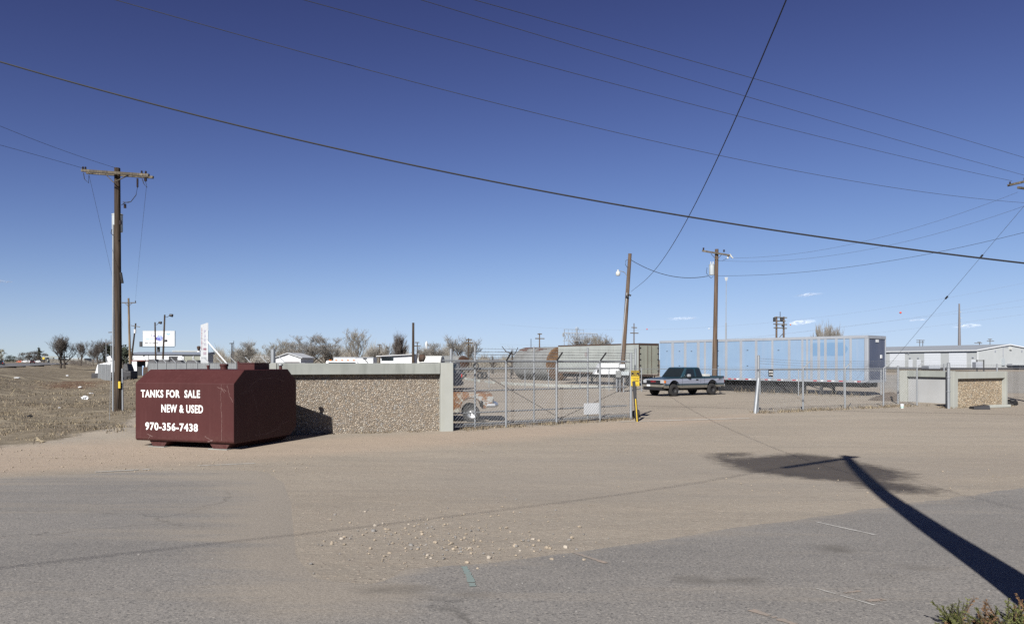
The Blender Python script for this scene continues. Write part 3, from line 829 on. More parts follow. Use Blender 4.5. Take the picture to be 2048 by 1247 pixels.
gwall('short pebble wall with concrete frame at the right edge of the yard', at(1907, 0, 36.2), at(2012, 0, 38.2), 0.0, 1.87, 1.52, True, .34, .20)

# ================================================================ chain link fences
def chain_mesh(mb, P0, P1, z0, z1, pitch, r):
    """real diamond wires filling the upright rectangle over P0-P1"""
    P0 = Vector((P0[0], P0[1], 0)); P1 = Vector((P1[0], P1[1], 0))
    L = (P1 - P0).length; d = (P1 - P0) / L; H = z1 - z0
    nrm = Vector((-d.y, d.x, 0)) * r
    k = -int(H / pitch) - 1
    while k * pitch < L:
        for sgn in (1, -1):
            s0 = k * pitch; a0, b0 = s0, s0 + H
            lo = max(0, a0); hi = min(L, b0)
            if hi - lo > 0.02:
                za = (lo - a0); zb_ = (hi - a0)
                if sgn < 0: za, zb_ = H - za, H - zb_
                A = P0 + d * lo + nrm * sgn; B = P0 + d * hi + nrm * sgn
                A.z = z0 + za; B.z = z0 + zb_
                mb.bar(A, B, r, n=3, cap=False)
        k += 1

def post(mb, p, z0, z1, r, n=10, dome=True, top=None):
    a = Vector((p[0], p[1], z0)); b = Vector((p[0], p[1], z1)) if top is None else Vector(top)
    mb.bar(a, b, r, n=n)
    if dome: mb.bar(b, b + (b - a).normalized() * .03, r * 1.12, r * .5, n=n)

def barb(mb, pts, r):
    for a, b in zip(pts[:-1], pts[1:]):
        a = Vector(a); b = Vector(b); m = (a + b) / 2; m.z -= .015
        mb.tube([a, m, b], r, 4)
        n_ = int((b - a).length / .14)
        for k in range(1, n_):
            c = a.lerp(b, k / n_); t = Vector((rnd.uniform(-1, 1), rnd.uniform(-.4, .4), rnd.choice((-1, 1)))).normalized() * .022
            mb.bar(c - t, c + t, r * .8, n=3, cap=False)

# --- fence in front of the sliding gate
FA = Vector((-2.02, 25.05, 0)); FB = Vector((4.92, 30.0, 0))
fd = (FB - FA).normalized(); fn = Vector((fd.y, -fd.x, 0))      # towards the road
def on_line(A, d, px):
    u = (px - 1024) / F      # A.x + t d.x = u (A.y + t d.y)
    t = (u * A.y - A.x) / (d.x - u * d.y)
    return A + d * t
fence = thing('chain_link_fence', 'galvanised chain link fence with three angled barbed wire arms, beside the left pebble wall', 'fence', FA)
fps = [on_line(FA, fd, p) for p in (1012, 1113, 1200)]
m_ = MB(FA); chain_mesh(m_, FA + fd * .05, FB, .10, 2.36, .13, .0033); m_.build('wire_mesh', M['wire'], fence)
for p in fps:
    q = MB(FA); post(q, p, -.2, 2.40, .042); q.build('fence_post', M['galv'], fence, smooth=True)
    q = MB(FA); a = p.copy(); a.z = 2.40; e = a + fn * .36; e.z = 2.74; q.beam(a, e, .035, .05); q.build('barb_arm', M['steel_dark'], fence)
q = MB(FA); post(q, FB, -.2, 2.73, .055); q.build('end_post', M['galv'], fence, smooth=True)
q = MB(FA); a = FA + fd * .05; a.z = 2.385; e = FB.copy(); e.z = 2.375; q.bar(a, e, .024); q.build('top_rail', M['galv'], fence, smooth=True)
q = MB(FA); a = FA + fd * .05; a.z = .13; e = FB.copy(); e.z = .11; q.bar(a, e, .010); q.build('bottom_rail', M['galv'], fence, smooth=True)
q = MB(FA)
for f_ in (.45, .72, 1.0):
    pts = [FA + fd * .05 + fn * .36 * f_ + Vector((0, 0, 2.40 + .34 * f_))] + [p + fn * .36 * f_ + Vector((0, 0, 2.40 + .34 * f_)) for p in fps] + [FB + Vector((0, 0, 2.42 + .30 * f_))]
    barb(q, pts, .005)
q.build('barbed_wire', M['barb'], fence)

# --- sliding gate behind it
GA = FA - fn * .40 - fd * .2; GB = FB - fn * .42 + fd * .18
gate = thing('sliding_gate', 'chain link sliding gate with four barbed wire uprights, behind the front fence', 'gate', GA)
gps = [on_line(GA, fd, p) for p in (950, 1068, 1175.5, 1271)]
m_ = MB(GA); chain_mesh(m_, GA, GB, .14, 2.13, .13, .0030); m_.build('wire_mesh', M['wire'], gate)
for i, p in enumerate(gps):
    q = MB(GA); post(q, p, .10 if i else -.1, 2.93, .036 if i < 3 else .045); q.build('gate_upright', M['galv'], gate, smooth=True)
for z, r, mm_ in ((2.43, .022, 'galv'), (2.13, .030, 'galv'), (1.345, .026, 'galv'), (.56, .026, 'galv'), (.15, .028, 'galv')):
    q = MB(GA); q.bar(GA + Vector((0, 0, z)), GB + Vector((0, 0, z - .02)), r); q.build('gate_rail', M[mm_], gate, smooth=True)
q = MB(GA)
a = gps[0] + Vector((0, 0, 2.10)); e = on_line(GA, fd, 1121) + Vector((0, 0, .17)); q.bar(a, e, .010)
a = on_line(GA, fd, 1262) + Vector((0, 0, 1.40)); q.bar(a, e, .010)
q.build('truss_rod', M['steel_dark'], gate)
q = MB(GA)
for z in (2.86, 2.75, 2.64, 2.53): barb(q, [p + Vector((0, 0, z)) for p in gps], .005)
q.build('barbed_wire', M['barb'], gate)
q = MB(GA); c = gps[0] + fn * .06 + Vector((0, 0, 2.24)); q.lathe([(.07, -.03), (.115, -.03), (.115, .03), (.07, .03)], (c.x, c.y, c.z), 'y', 18, closed=True); q.build('guide_roller', M['black'], gate, smooth=True)
q = MB(GA); a = on_line(GA, fd, 1166) + fn * .05; e = on_line(GA, fd, 1197) + fn * .05
q.hexa([a + Vector((0, 0, .27)), e + Vector((0, 0, .27)), e + Vector((0, 0, .27)) + fn * .01, a + Vector((0, 0, .27)) + fn * .01, a + Vector((0, 0, .72)), e + Vector((0, 0, .72)), e + Vector((0, 0, .72)) + fn * .01, a + Vector((0, 0, .72)) + fn * .01])
q.build('white_board', M['white'], gate, label='small white board hung on the gate')
for px, wm in ((1264, 'rubber'), (1281, 'rubber')):
    p = on_line(GA + fd * .0, fd, px) + (fn * .10 if px < 1270 else -fn * .15)
    q = MB(GA); q.lathe([(.07, -.045), (.13, -.055), (.165, -.03), (.165, .03), (.13, .055), (.07, .045)], (p.x, p.y, gz(p.x, p.y) + .165), 'x', 22, closed=True)
    wo = q.build('gate_wheel', M[wm], gate, smooth=True)
    q = MB(GA); q.lathe([(.02, -.03), (.085, -.03), (.085, .03), (.02, .03)], (p.x, p.y, gz(p.x, p.y) + .165), 'x', 16, closed=True)
    q.build('wheel_hub', M['rusty_steel'] if px > 1270 else M['steel_dark'], wo, smooth=True)

# leaning guard post with the yellow sleeve
gp0 = gp(1275, 28.9); top = at(1268, 768, 28.9)
gpost = thing('guard_post', 'leaning dark steel post with a yellow stripe guard, beside the gate end post', 'post', gp0)
q = MB(gp0); a = gp0 - Vector((0, 0, .2)); q.beam(a, top + (top - a).normalized() * .12, .11, .11); q.build('post_body', M['steel_dark'], gpost, bevel=.01)
q = MB(gp0); a = at(1274.5, 845, 28.78); b_ = at(1271, 797, 28.78); q.beam(a, b_, .04, .04); q.build('guard_strip', M['yellow'], gpost, bevel=.008)
q = MB(gp0); a = at(1277, 779, 28.95); q.bar(a, a + Vector((.17, .02, 0)), .02); q.build('latch_bolt', M['galv'], gpost)

# yellow warning sign on the end post
sp0 = FB + fn * .075 + Vector((.13, 0, 1.38))
sg = thing('warning_sign', 'yellow and black metal warning sign fixed to the gate end post', 'sign', sp0, math.atan2(fd.y, fd.x) * .25)
q = MB(); q.box(-.19, .17, -.006, .006, 0, .64); so = q.build('sign_plate', M['yellow'], sg, bevel=.004)
q = MB(); q.box(-.18, .16, -.010, -.0065, .405, .63); q.build('sign_header', M['black'], sg)
for t_, x0, x1, z0, z1, m__ in (('WARNING', -.165, .145, .555, .612, 'yellow'), ('KEEP', -.075, .065, .488, .535, 'yellow'), ('CLEAR', -.14, .13, .418, .468, 'yellow'),
                               ('GATE MAY OPEN', -.165, .145, .325, .355, 'black'), ('AT ANY TIME', -.10, .13, .275, .305, 'black'), ('TOWED', -.10, .14, .175, .24, 'black'), ('24 HOURS', -.12, .11, .035, .065, 'black')):
    text_mb(t_, x0, x1, z0, z1, -.0105 if m__ == 'yellow' else -.0068, .03, .0015).build('lettering', M[m__], sg)

# --- right hand fence with leaning end post
RA = Vector((at(1515, 0, 33.3).x, 33.3, 0)); RB = Vector((at(1834, 0, 38.2).x, 38.2, 0))
rd = (RB - RA).normalized(); rn = Vector((rd.y, -rd.x, 0))
rf = thing('chain_link_fence', 'chain link fence with leaning end post, in front of the blue trailer', 'fence', RA)
rps = [on_line(RA, rd, p) for p in (1606, 1690, 1767, 1834)]
m_ = MB(RA); chain_mesh(m_, RA, RB, .06, 2.02, .13, .0033); m_.build('wire_mesh', M['wire'], rf)
q = MB(RA); q.bar(at(1510, 828, 33.1), at(1517, 756, 33.3), .085, .08, n=10); q.build('leaning_base', M['galv'], rf, smooth=True)
q = MB(RA); post(q, RA, -.1, 2.65, .055, top=at(1517, 711, 33.3)); q.build('end_post', M['galv'], rf, smooth=True)
for p in rps:
    p.z = 0
    q = MB(RA); post(q, p, -.2, 2.05, .042); q.build('fence_post', M['galv'], rf, smooth=True)
    q = MB(RA); a = p + Vector((0, 0, 2.04)); q.beam(a, a + Vector((.26, -.16, .36)), .035, .05); q.build('barb_arm', M['galv'], rf)
q = MB(RA); q.bar(RA + Vector((0, 0, 2.03)), RB + Vector((0, 0, 2.03)), .024); q.build('top_rail', M['galv'], rf, smooth=True)
q = MB(RA)
for f_ in (.4, .7, 1.0):
    pts = [RA + Vector((.05, 0, 2.15 + .38 * f_))] + [p + Vector((.26 * f_, -.16 * f_, 2.04 + .36 * f_)) for p in rps]
    barb(q, pts, .005)
q.build('barbed_wire', M['barb'], rf)
a = on_line(RA, rd, 1540) + rn * .06
sg = thing('fence_sign', 'small black sign with white letters hung on the right chain link fence', 'sign', (a.x, a.y, 1.68), math.atan2(rd.y, rd.x))
q = MB(); q.add([(-.155, -.004, .02), (.12, -.004, 0), (.155, -.004, .33), (-.165, -.004, .33), (-.155, .004, .02), (.12, .004, 0), (.155, .004, .33), (-.165, .004, .33)], [(0, 1, 2, 3), (7, 6, 5, 4), (0, 4, 5, 1), (1, 5, 6, 2), (2, 6, 7, 3), (3, 7, 4, 0)])
q.build('sign_plate', M['black'], sg)
text_mb('BEWARE', -.13, .125, .19, .275, -.0045, .03, .002).build('lettering', M['white_letter'], sg)
text_mb('of DOG', -.12, .115, .065, .15, -.0045, .03, .002).build('lettering', M['white_letter'], sg)

# gate post and the fence that runs on past the walls
gp1 = gp(1897, 36.0)
o = thing('gate_post', 'tall grey steel gate post between the plain wall and the right pebble wall', 'post', gp1)
q = MB(gp1); post(q, gp1, -.1, 2.30, .075); q.build('post_body', M['galv'], o, smooth=True)
for z in (.9, 1.6, 2.1):
    q = MB(gp1); q.lathe([(.078, -.03), (.092, -.03), (.092, .03), (.078, .03)], (gp1.x, gp1.y, z), 'z', 14, closed=True); q.build('hinge_band', M['galv'], o, smooth=True)
gp2 = gp(1796, 39.6)
o = thing('gate_post', 'slim greenish steel post at the left end of the plain concrete wall', 'post', gp2)
q = MB(gp2); post(q, gp2, -.1, 2.12, .055); q.build('post_body', M['galv'], o, smooth=True)
XA = Vector((at(1836, 0, 43.0).x, 43.0, 0)); XB = Vector((at(2140, 0, 43.5).x, 43.5, 0)); xd = (XB - XA).normalized()
xf = thing('barbed_wire_fence', 'barbed wire fence behind the right pebble wall', 'fence', XA)
for p in (1888, 1994, 2100):
    a = on_line(XA, xd, p); q = MB(XA); post(q, (a.x, a.y), gz(a.x, a.y) - .1, 2.22, .05); q.build('fence_post', M['galv'], xf, smooth=True)
q = MB(XA); q.bar(XA + Vector((0, 0, 1.93)), XB + Vector((0, 0, 1.93)), .03); q.build('top_rail', M['steel_dark'], xf, smooth=True)
q = MB(XA); chain_mesh(q, XA, XB, .2, 1.93, .14, .003); q.build('wire_mesh', M['wire'], xf)
q = MB(XA)
for z in (2.02, 2.10, 2.19): barb(q, [XA + Vector((0, 0, z)), XB + Vector((0, 0, z))], .005)
q.build('barbed_wire', M['barb'], xf)

# fence further back in front of the trailers
BA = at(880, 0, 64); BB = at(1775, 0, 45.0); BA.z = BB.z = gz(BA.x, BA.y); bd = (BB - BA).normalized()
bf = thing('chain_link_fence', 'long low chain link fence in front of the two trailers', 'fence', BA)
m_ = MB(BA); chain_mesh(m_, BA, BB, .25, 1.86, .2, .003); m_.build('wire_mesh', M['wire'], bf)
for px in (905, 978, 1050, 1097, 1160, 1218, 1283, 1358, 1440, 1520, 1597, 1688, 1762):
    p = on_line(BA, bd, px); z_ = gz(p.x, p.y); q = MB(BA); post(q, (p.x, p.y), z_ - .1, 1.88, .035, n=8); q.build('fence_post', M['galv'], bf, smooth=True)
q = MB(BA); q.bar(Vector((BA.x, BA.y, 1.87)), Vector((BB.x, BB.y, 1.82)), .022); q.build('top_rail', M['rail_dark'], bf, smooth=True)
q = MB(BA)
for z in (1.96, 2.05): barb(q, [Vector((BA.x, BA.y, z)), Vector((BB.x, BB.y, z - .02))], .004)
q.build('barbed_wire', M['barb'], bf)

# posts that stand up behind the left pebble wall
for px, Y, z1, lb in ((546, 24.2, 2.80, 'short round steel post above the left end of the pebble wall'), (902, 25.9, 2.82, 'round steel post standing behind the pale end pier')):
    p = gp(px, Y); o = thing('fence_post', lb, 'post', p)
    q = MB(p); post(q, p, p.z - .1, z1, .075 if px < 600 else .05); q.build('post_body', M['galv'], o, smooth=True)

# ================================================================ trailers
def trailer_frame(o, ln, wd, z0, gear_x, wheels):
    q = MB(); 
    for y in (.75, wd - .75): q.box(.2, ln - .2, y - .06, y + .06, z0 - .32, z0 - .002)
    for x in np.arange(.6, ln - .4, 1.2): q.box(x, x + .08, .12, wd - .12, z0 - .14, z0 - .003)
    q.build('chassis', M['steel_dark'], o)
    for y in (.45, wd - .45):
        q = MB(); q.box(gear_x - .08, gear_x + .08, y - .08, y + .08, .12, z0 - .33); q.box(gear_x - .16, gear_x + .16, y - .15, y + .15, 0.02, .12)
        q.bar((gear_x, y, .35), (gear_x + .95, y, z0 - .25), .04); q.bar((gear_x, y, .5), (gear_x - .8, y, z0 - .25), .035)
        q.build('landing_gear', M['steel_dark'], o)
    q = MB(); q.bar((gear_x, .45, .5), (gear_x, wd - .45, .5), .03); q.build('gear_brace', M['steel_dark'], o)
    for x in wheels:
        for y in (.12, wd - .42):
            q = MB(); q.lathe([(.28, 0), (.46, 0.02), (.51, .07), (.51, .23), (.46, .28), (.28, .30)], (x, y, .51), 'y', 24, closed=True); wo = q.build('wheel', M['rubber'], o, smooth=True)
            q = MB(); q.lathe([(.05, .10), (.28, .06), (.29, .24), (.05, .2)], (x, y, .51), 'y', 18); q.build('rim', M['dirty_white'], wo, smooth=True)
# blue one: local x runs from the nose (right) to the rear (left), y away from the camera
tr0 = at(1735, 0, 46.6); tl0 = at(1320, 0, 59.5); tr0.z = 0; tl0.z = 0
ta = math.atan2(tl0.y - tr0.y, tl0.x - tr0.x); tln = (tl0 - tr0).length; tw = 2.6
gzb = 0.14
# mirrored axes: build with x along the side, y = -2.6..0 so that the near side is y = 0 facing +y
bt = thing('semi_trailer', 'long pale blue box trailer with grey ribs and a faded blue arrow', 'trailer', (tr0.x, tr0.y, gzb), ta)
z0, z1 = 0.93, 3.92
q = MB(); q.box(0, tln, -tw, 0, z0, z1); q.build('trailer_box', M['trailer_blue'], bt)
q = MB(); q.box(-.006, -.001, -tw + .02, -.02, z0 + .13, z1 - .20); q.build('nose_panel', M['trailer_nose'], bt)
q = MB(); q.box(-.05, .22, -.20, .02, z0 - .02, z1 - .02); q.build('corner_post', M['trailer_rib'], bt, bevel=.05)
q = MB(); q.box(-.05, .10, -tw - .02, -tw + .08, z0 - .02, z1 - .02); q.build('corner_post', M['trailer_rib'], bt, bevel=.03)
q = MB(); q.box(-.03, tln + .02, -.03, .03, z1 - .17, z1 + .012); q.box(-.03, tln, -tw - .03, -tw + .03, z1 - .17, z1 + .012); q.box(-.045, -.031, -tw, 0, z1 - .19, z1 + .012); q.build('top_rail', M['trailer_rib'], bt)
q = MB(); q.box(-.02, tln + .02, -.03, .028, z0 - .06, z0 + .10); q.box(-.028, -.010, -tw, 0, z0 - .06, z0 + .12); q.build('bottom_rail', M['trailer_rib'], bt)
def tx(px):          # distance along the side of the trailer for a photo column
    u = (px - 1024) / F; d = (tl0 - tr0).normalized()
    return (u * tr0.y - tr0.x) / (d.x - u * d.y)
ribs = [(1343, 1348), (1368, 1373), (1394, 1399.5), (1408, 1412), (1424, 1428), (1450, 1455), (1479.5, 1484.5), (1510, 1515), (1543, 1547), (1576, 1581), (1603, 1607), (1612.5, 1616.5), (1620.5, 1625.5), (1635, 1640.5), (1648.5, 1653.5), (1670, 1675.5), (1687, 1690.5), (1699, 1704)]
for a_, b_ in ribs:
    q = MB(); xa, xb = sorted((tx(a_), tx(b_))); q.box(xa, xb, .0, .022, z0 + .102, z1 - .172); q.build('side_rib', M['trailer_rib'], bt, bevel=.006)
def tz(py, px):
    Y = tr0.y + (tl0 - tr0).normalized().y * tx(px); return HC - (py - HZ) / F * Y - gzb
# faded arrow mark, panel by panel between the ribs
za, zb2 = tz(711, 1650), tz(685, 1650)
for a_, b_ in ((1625.6, 1634.9), (1640.6, 1648.4), (1653.6, 1669.9), (1675.6, 1686.9)):
    xa, xb = sorted((tx(a_), tx(b_))); q = MB(); q.box(xa, xb, .001, .004, za, zb2); q.build('faded_mark', M['trailer_logo'], bt)
xa, xb = tx(1690.6), tx(1696.5); zm = (za + zb2) / 2
q = MB(); q.add([(xa, .001, zm - .32), (xa, .001, zm + .32), (xb, .001, zm), (xa, .004, zm - .32), (xa, .004, zm + .32), (xb, .004, zm)], [(0, 1, 2), (5, 4, 3), (0, 3, 4, 1), (1, 4, 5, 2), (2, 5, 3, 0)]); q.build('faded_mark', M['trailer_logo'], bt)
M['refl_red'] = mat('red_reflector', (0.38, 0.03, 0.05), 0.4, 0, .1, 5)
for a_, b_, m__ in ((1457, 1463, 'refl_red'), (1468, 1473, 'refl_red'), (1473.5, 1478, 'white'), (1491, 1497, 'refl_red'), (1497.5, 1503, 'white'), (1530, 1536, 'refl_red'), (1537, 1541, 'white'), (1555, 1562, 'refl_red'), (1563, 1566, 'white'), (1585, 1592, 'refl_red'), (1593, 1596, 'white'), (1627, 1634, 'refl_red'), (1642, 1647, 'white'), (1655, 1663, 'refl_red'), (1664, 1669, 'white'), (1678, 1686, 'refl_red'), (1709, 1714, 'white'), (1714.5, 1722, 'refl_red')):
    xa, xb = sorted((tx(a_), tx(b_))); q = MB(); q.box(xa, xb, .029, .033, z0 - .02, z0 + .055); q.build('reflector_tape', M[m__], bt)
q = MB(); q.box(-.035, -.012, -1.55, -1.15, z1 - .42, z1 - .24); q.build('nose_lamp', M['white'], bt)
q = MB(); q.box(-.05, -.012, -2.05, -1.78, z0 + 1.52, z0 + 1.75); q.build('hose_socket', M['white'], bt, bevel=.02)
q = MB()
for px_, py_ in ((1359, 702), (1383, 702), (1436, 701), (1495, 700), (1557, 700), (1334, 702), (1359, 731), (1436, 731), (1495, 731)):
    x_ = tx(px_); z_ = tz(py_, px_); q.box(x_ - .07, x_ + .07, .001, .012, z_ - .02, z_ + .02)
q.build('rivet_plate', M['steel_dark'], bt)
trailer_frame_y = None
def frame_neg(o, ln, wd, z0, gear_x, wheels):
    k = len(COL.objects)
    trailer_frame(o, ln, wd, z0, gear_x, wheels)
# chassis is built for y in 0..wd: give it its own offset by building with negative y
_old = MB.build
def _neg(s, *a, **kw):
    s.v = [(x, y - tw, z) for x, y, z in s.v]
    return _old(s, *a, **kw)
MB.build = _neg
trailer_frame(bt, tln, tw, z0 - .06, 3.3, (tln - 1.9, tln - 3.2))
MB.build = _old
# black sheet as painted shade under the box, left of the landing gear
q = MB(); q.box(4.4, tln - 4.2, -.5, -.46, -.02, z0 - .06); q.build('shade_sheet', M['black'], bt)

# beige trailer, rear doors towards the camera; local x along the doors, y along the side away
db = at(1278, 0, 65.5); db.z = gz(db.x, db.y)
side_d = Vector((-.6, .8, 0)); door_d = Vector((.8, .6, 0))
bg = thing('semi_trailer', 'dirty beige box trailer with closed ribbed rear doors, behind the leaning light pole', 'trailer', db, math.atan2(.6, .8))
z0, z1 = 1.10, 3.86; ln = 11.2
q = MB(); q.box(0, tw, 0, ln, z0, z1); q.build('trailer_box', M['trailer_beige'], bg)
q = MB(); q.box(-.03, tw + .03, -.03, .02, z1 - .16, z1 + .03); q.box(-.03, .10, -.03, .02, z0 - .1, z1 - .161); q.box(tw - .10, tw + .03, -.03, .02, z0 - .1, z1 - .161); q.box(-.03, tw + .03, -.03, .02, z0 - .22, z0 - .101); q.build('door_frame', M['rusty_steel'], bg)
for x0, x1 in ((.11, tw / 2 - .02), (tw / 2 + .02, tw - .11)):
    q = MB(); q.box(x0, x1, -.045, -.004, z0, z1 - .18)
    for k in range(1, 3): q.box(x0 + (x1 - x0) * k / 3 - .02, x0 + (x1 - x0) * k / 3 + .02, -.06, -.0455, z0 + .05, z1 - .25)
    d_ = q.build('rear_door', M['door_beige'], bg)
    q = MB(); xr = x0 + (x1 - x0) * (.8 if x0 < 1 else .2); q.bar((xr, -.085, z0 - .02), (xr, -.085, z1 - .2), .018); q.build('lock_rod', M['rusty_steel'], d_)
    q = MB(); xh = x0 if x0 < 1 else x1
    for z in np.linspace(z0 + .25, z1 - .4, 5): q.box(xh - .10, xh + .10, -.075, -.046, z - .05, z + .05)
    q.build('door_hinge', M['steel_dark'], d_)
q = MB(); q.box(-.02, .0, -.02, ln, z1 - .10, z1 + .02); q.box(-.025, -.001, 0, ln, z0 - .08, z0 + .1); q.build('side_rail', M['rusty_steel'], bg)
q = MB(); q.box(-.012, -.001, 6.7, 7.2, 2.7, 3.15); q.build('placard', mat('grey_placard', (.27, .25, .25), .7), bg)
q = MB(); q.box(.3, tw - .3, .4, ln - .4, z0 - .4, z0 - .09); q.build('chassis', M['steel_dark'], bg)
for x in (.12, tw - .42):
    for y in (1.4, 2.7):
        q = MB(); q.lathe([(.28, 0), (.46, .02), (.51, .07), (.51, .23), (.46, .28), (.28, .3)], (x, y, .51), 'x', 22, closed=True); wo = q.build('wheel', M['rubber'], bg, smooth=True)
        q = MB(); q.lathe([(.05, .1), (.28, .06), (.29, .24), (.05, .2)], (x, y, .51), 'x', 18); q.build('rim', M['steel_dark'], wo, smooth=True)
    q = MB(); q.box(x + .1, x + .25, 8.6, 8.75, .05, z0 - .1); q.box(x, x + .35, 8.5, 8.85, .0, .06); q.bar((x + .17, 8.7, .3), (x + .17, 7.6, z0 - .2), .04); q.bar((x + .17, 8.7, .3), (x + .17, 9.6, z0 - .2), .04); q.build('landing_gear', M['steel_dark'], bg)
q = MB(); q.box(.2, tw - .2, .05, .12, .48, .6); q.box(.4, .5, .05, .12, .6, z0 - .22); q.box(tw - .5, tw - .4, .05, .12, .6, z0 - .22); q.build('underride_bar', M['rusty_steel'], bg)

# ================================================================ pickup by the trailers
pa = R(32)
pc = at(1328, 0, 46.2); pz = gz(pc.x + 2, pc.y + 2)
PL = 5.55; PW = 1.95
porg = Vector((pc.x, pc.y, 0)); porg = porg + Vector((-math.sin(pa), math.cos(pa), 0)) * (PW / 2); porg.z = pz
pk = thing('pickup_truck', 'teal and silver extended cab pickup truck with black wheels, parked facing left in the yard', 'pickup truck', porg, pa)
def two_tone():
    m = bpy.data.materials.new('two_tone_truck_paint')
    nt, N, L, P = nodes_of(m)
    co_ = N.new('ShaderNodeTexCoord').outputs['Object']
    sx = N.new('ShaderNodeSeparateXYZ'); L.new(co_, sx.inputs[0])
    zz = sx.outputs[2]
    r = ramp(N, [(0, (0.125, 0.115, 0.095)), (0.345, (0.02, 0.04, 0.055)), (0.40, (0.215, 0.235, 0.295)), (0.556, (0.014, 0.040, 0.058))], 'CONSTANT')
    L.new(mth(N, L, 'MULTIPLY', zz, 0.5), r.inputs[0])
    nn = nz(N, L, co_, 3, 4, .6)
    low = mth(N, L, 'MULTIPLY', mrange(N, L, zz, .75, .4), mrange(N, L, nn, .35, .7, .1, .7))
    c = mixc(N, L, low, r.outputs[0], (0.15, 0.132, 0.105))
    L.new(c, P.inputs['Base Color']); P.inputs['Roughness'].default_value = .38; P.inputs['Coat Weight'].default_value = .5; P.inputs['Coat Roughness'].default_value = .12
    L.new(mrange(N, L, nn, .3, .7, .32, .48), P.inputs['Roughness'])
    return m
M['truck'] = two_tone()
M['teal'] = mat('dark_teal_paint', (0.014, 0.040, 0.058), .35, 0, .1, 2, spec=.5)
M['bezel'] = mat('pale_grey_plastic', (.42, .43, .44), .4, 0, .1, 4)
M['tan_trim'] = mat('dull_tan_trim', (0.22, 0.205, 0.175), .5, .2, .15, 3)
def arch(cx, r, z, n=10, rev=False):
    a = [(cx - r * math.cos(math.pi * k / n), z + r * math.sin(math.pi * k / n)) for k in range(n + 1)]
    return a
fx, rx_ = 0.92, 4.42; zl = .52
def sidepoly(top):
    return [(0.05, .55), (0.06, zl + .02), (fx - .52, zl)] + arch(fx, .50, zl + .02) + [(fx + .52, zl), (rx_ - .52, zl)] + arch(rx_, .50, zl + .02) + [(rx_ + .52, zl + .02), (PL - .02, zl + .10)] + top
# lower body back to the cab, with wheel arch cut-outs
h = PW / 2
q = MB(); q.prism(sidepoly([(PL, 1.27), (3.62, 1.27), (3.60, 1.20), (1.72, 1.20), (0.9, 1.17), (0.10, 1.10), (0.02, 1.04)]), -h, h)
q.v = [(x, y * (1.0 if z < 1.0 else 0.975) * (0.965 if x < .3 else 1.0), z) for x, y, z in q.v]
q.build('body', M['truck'], pk, bevel=.035)
q = MB(); q.box(3.66, PL - .06, -h + .09, h - .09, .86, 1.275); q.build('bed_liner', M['black'], pk)
# hood
q = MB(); q.add([(.10, -h + .06, 1.08), (.10, h - .06, 1.08), (1.80, h - .05, 1.18), (1.80, -h + .05, 1.18), (.22, -h + .16, 1.125), (.22, h - .16, 1.125), (1.80, h - .14, 1.245), (1.80, -h + .14, 1.245)],
                [(0, 1, 2, 3), (4, 7, 6, 5), (0, 4, 5, 1), (1, 5, 6, 2), (2, 6, 7, 3), (3, 7, 4, 0)]); q.build('hood', M['teal'], pk, bevel=.03)
# cab
cb = dict(b=[(1.62, h - .03), (3.66, h - .03)], t=[(2.30, h - .20), (3.42, h - .20)])
zb_, zt2 = 1.20, 1.86
P8 = [(1.55, -h + .02, zb_), (3.58, -h + .02, zb_), (3.58, h - .02, zb_), (1.55, h - .02, zb_), (2.12, -h + .17, zt2), (3.36, -h + .17, zt2), (3.36, h - .17, zt2), (2.12, h - .17, zt2)]
q = MB(); q.hexa(P8); q.build('cab', M['teal'], pk, bevel=.08)
def face_quad(a, b_, c, d, u0, u1, v0, v1, off=.012):
    """patch on a bilinear face a-b bottom, d-c top"""
    a, b_, c, d = map(Vector, (a, b_, c, d))
    f = lambda u, v: (a.lerp(b_, u)).lerp(d.lerp(c, u), v)
    nrm = (b_ - a).cross(d - a).normalized()
    return [f(u0, v0) + nrm * off, f(u1, v0) + nrm * off, f(u1, v1) + nrm * off, f(u0, v1) + nrm * off]
def pane(name, quad, mat_, par, t=-.006, label=None):
    q = MB(); q.slab(quad, t); return q.build(name, mat_, par, label=label)
A, B, C_, D, E, F_, G, H_ = P8
pane('windshield', face_quad(D, A, E, H_, .06, .94, .06, .90), M['glass'], pk)
pane('rear_window', face_quad(B, C_, G, F_, .15, .85, .25, .85), M['glass'], pk)
sideL = (A, B, F_, E)
def sq(poly_uv, side, flip=False, off=.014):
    a, b_, c, d = [Vector(p) for p in side]
    f = lambda u, v: (a.lerp(b_, u)).lerp(d.lerp(c, u), v)
    nrm = (b_ - a).cross(d - a).normalized() * off
    return [f(u, v) + nrm for u, v in poly_uv]
for side, nm in ((sideL, 1), ((C_, D, H_, G), -1)):
    uv1 = [(.14, .05), (.60, .05), (.53, .86), (.07, .86)] if nm == 1 else [(.40, .05), (.86, .05), (.93, .86), (.47, .86)]
    uv2 = [(.68, .05), (.93, .05), (.93, .86), (.63, .86)] if nm == 1 else [(.07, .05), (.32, .05), (.37, .86), (.07, .86)]
    pane('side_window', sq(uv1, side), M['glass'], pk)
    pane('side_window', sq(uv2, side), M['glass'], pk)
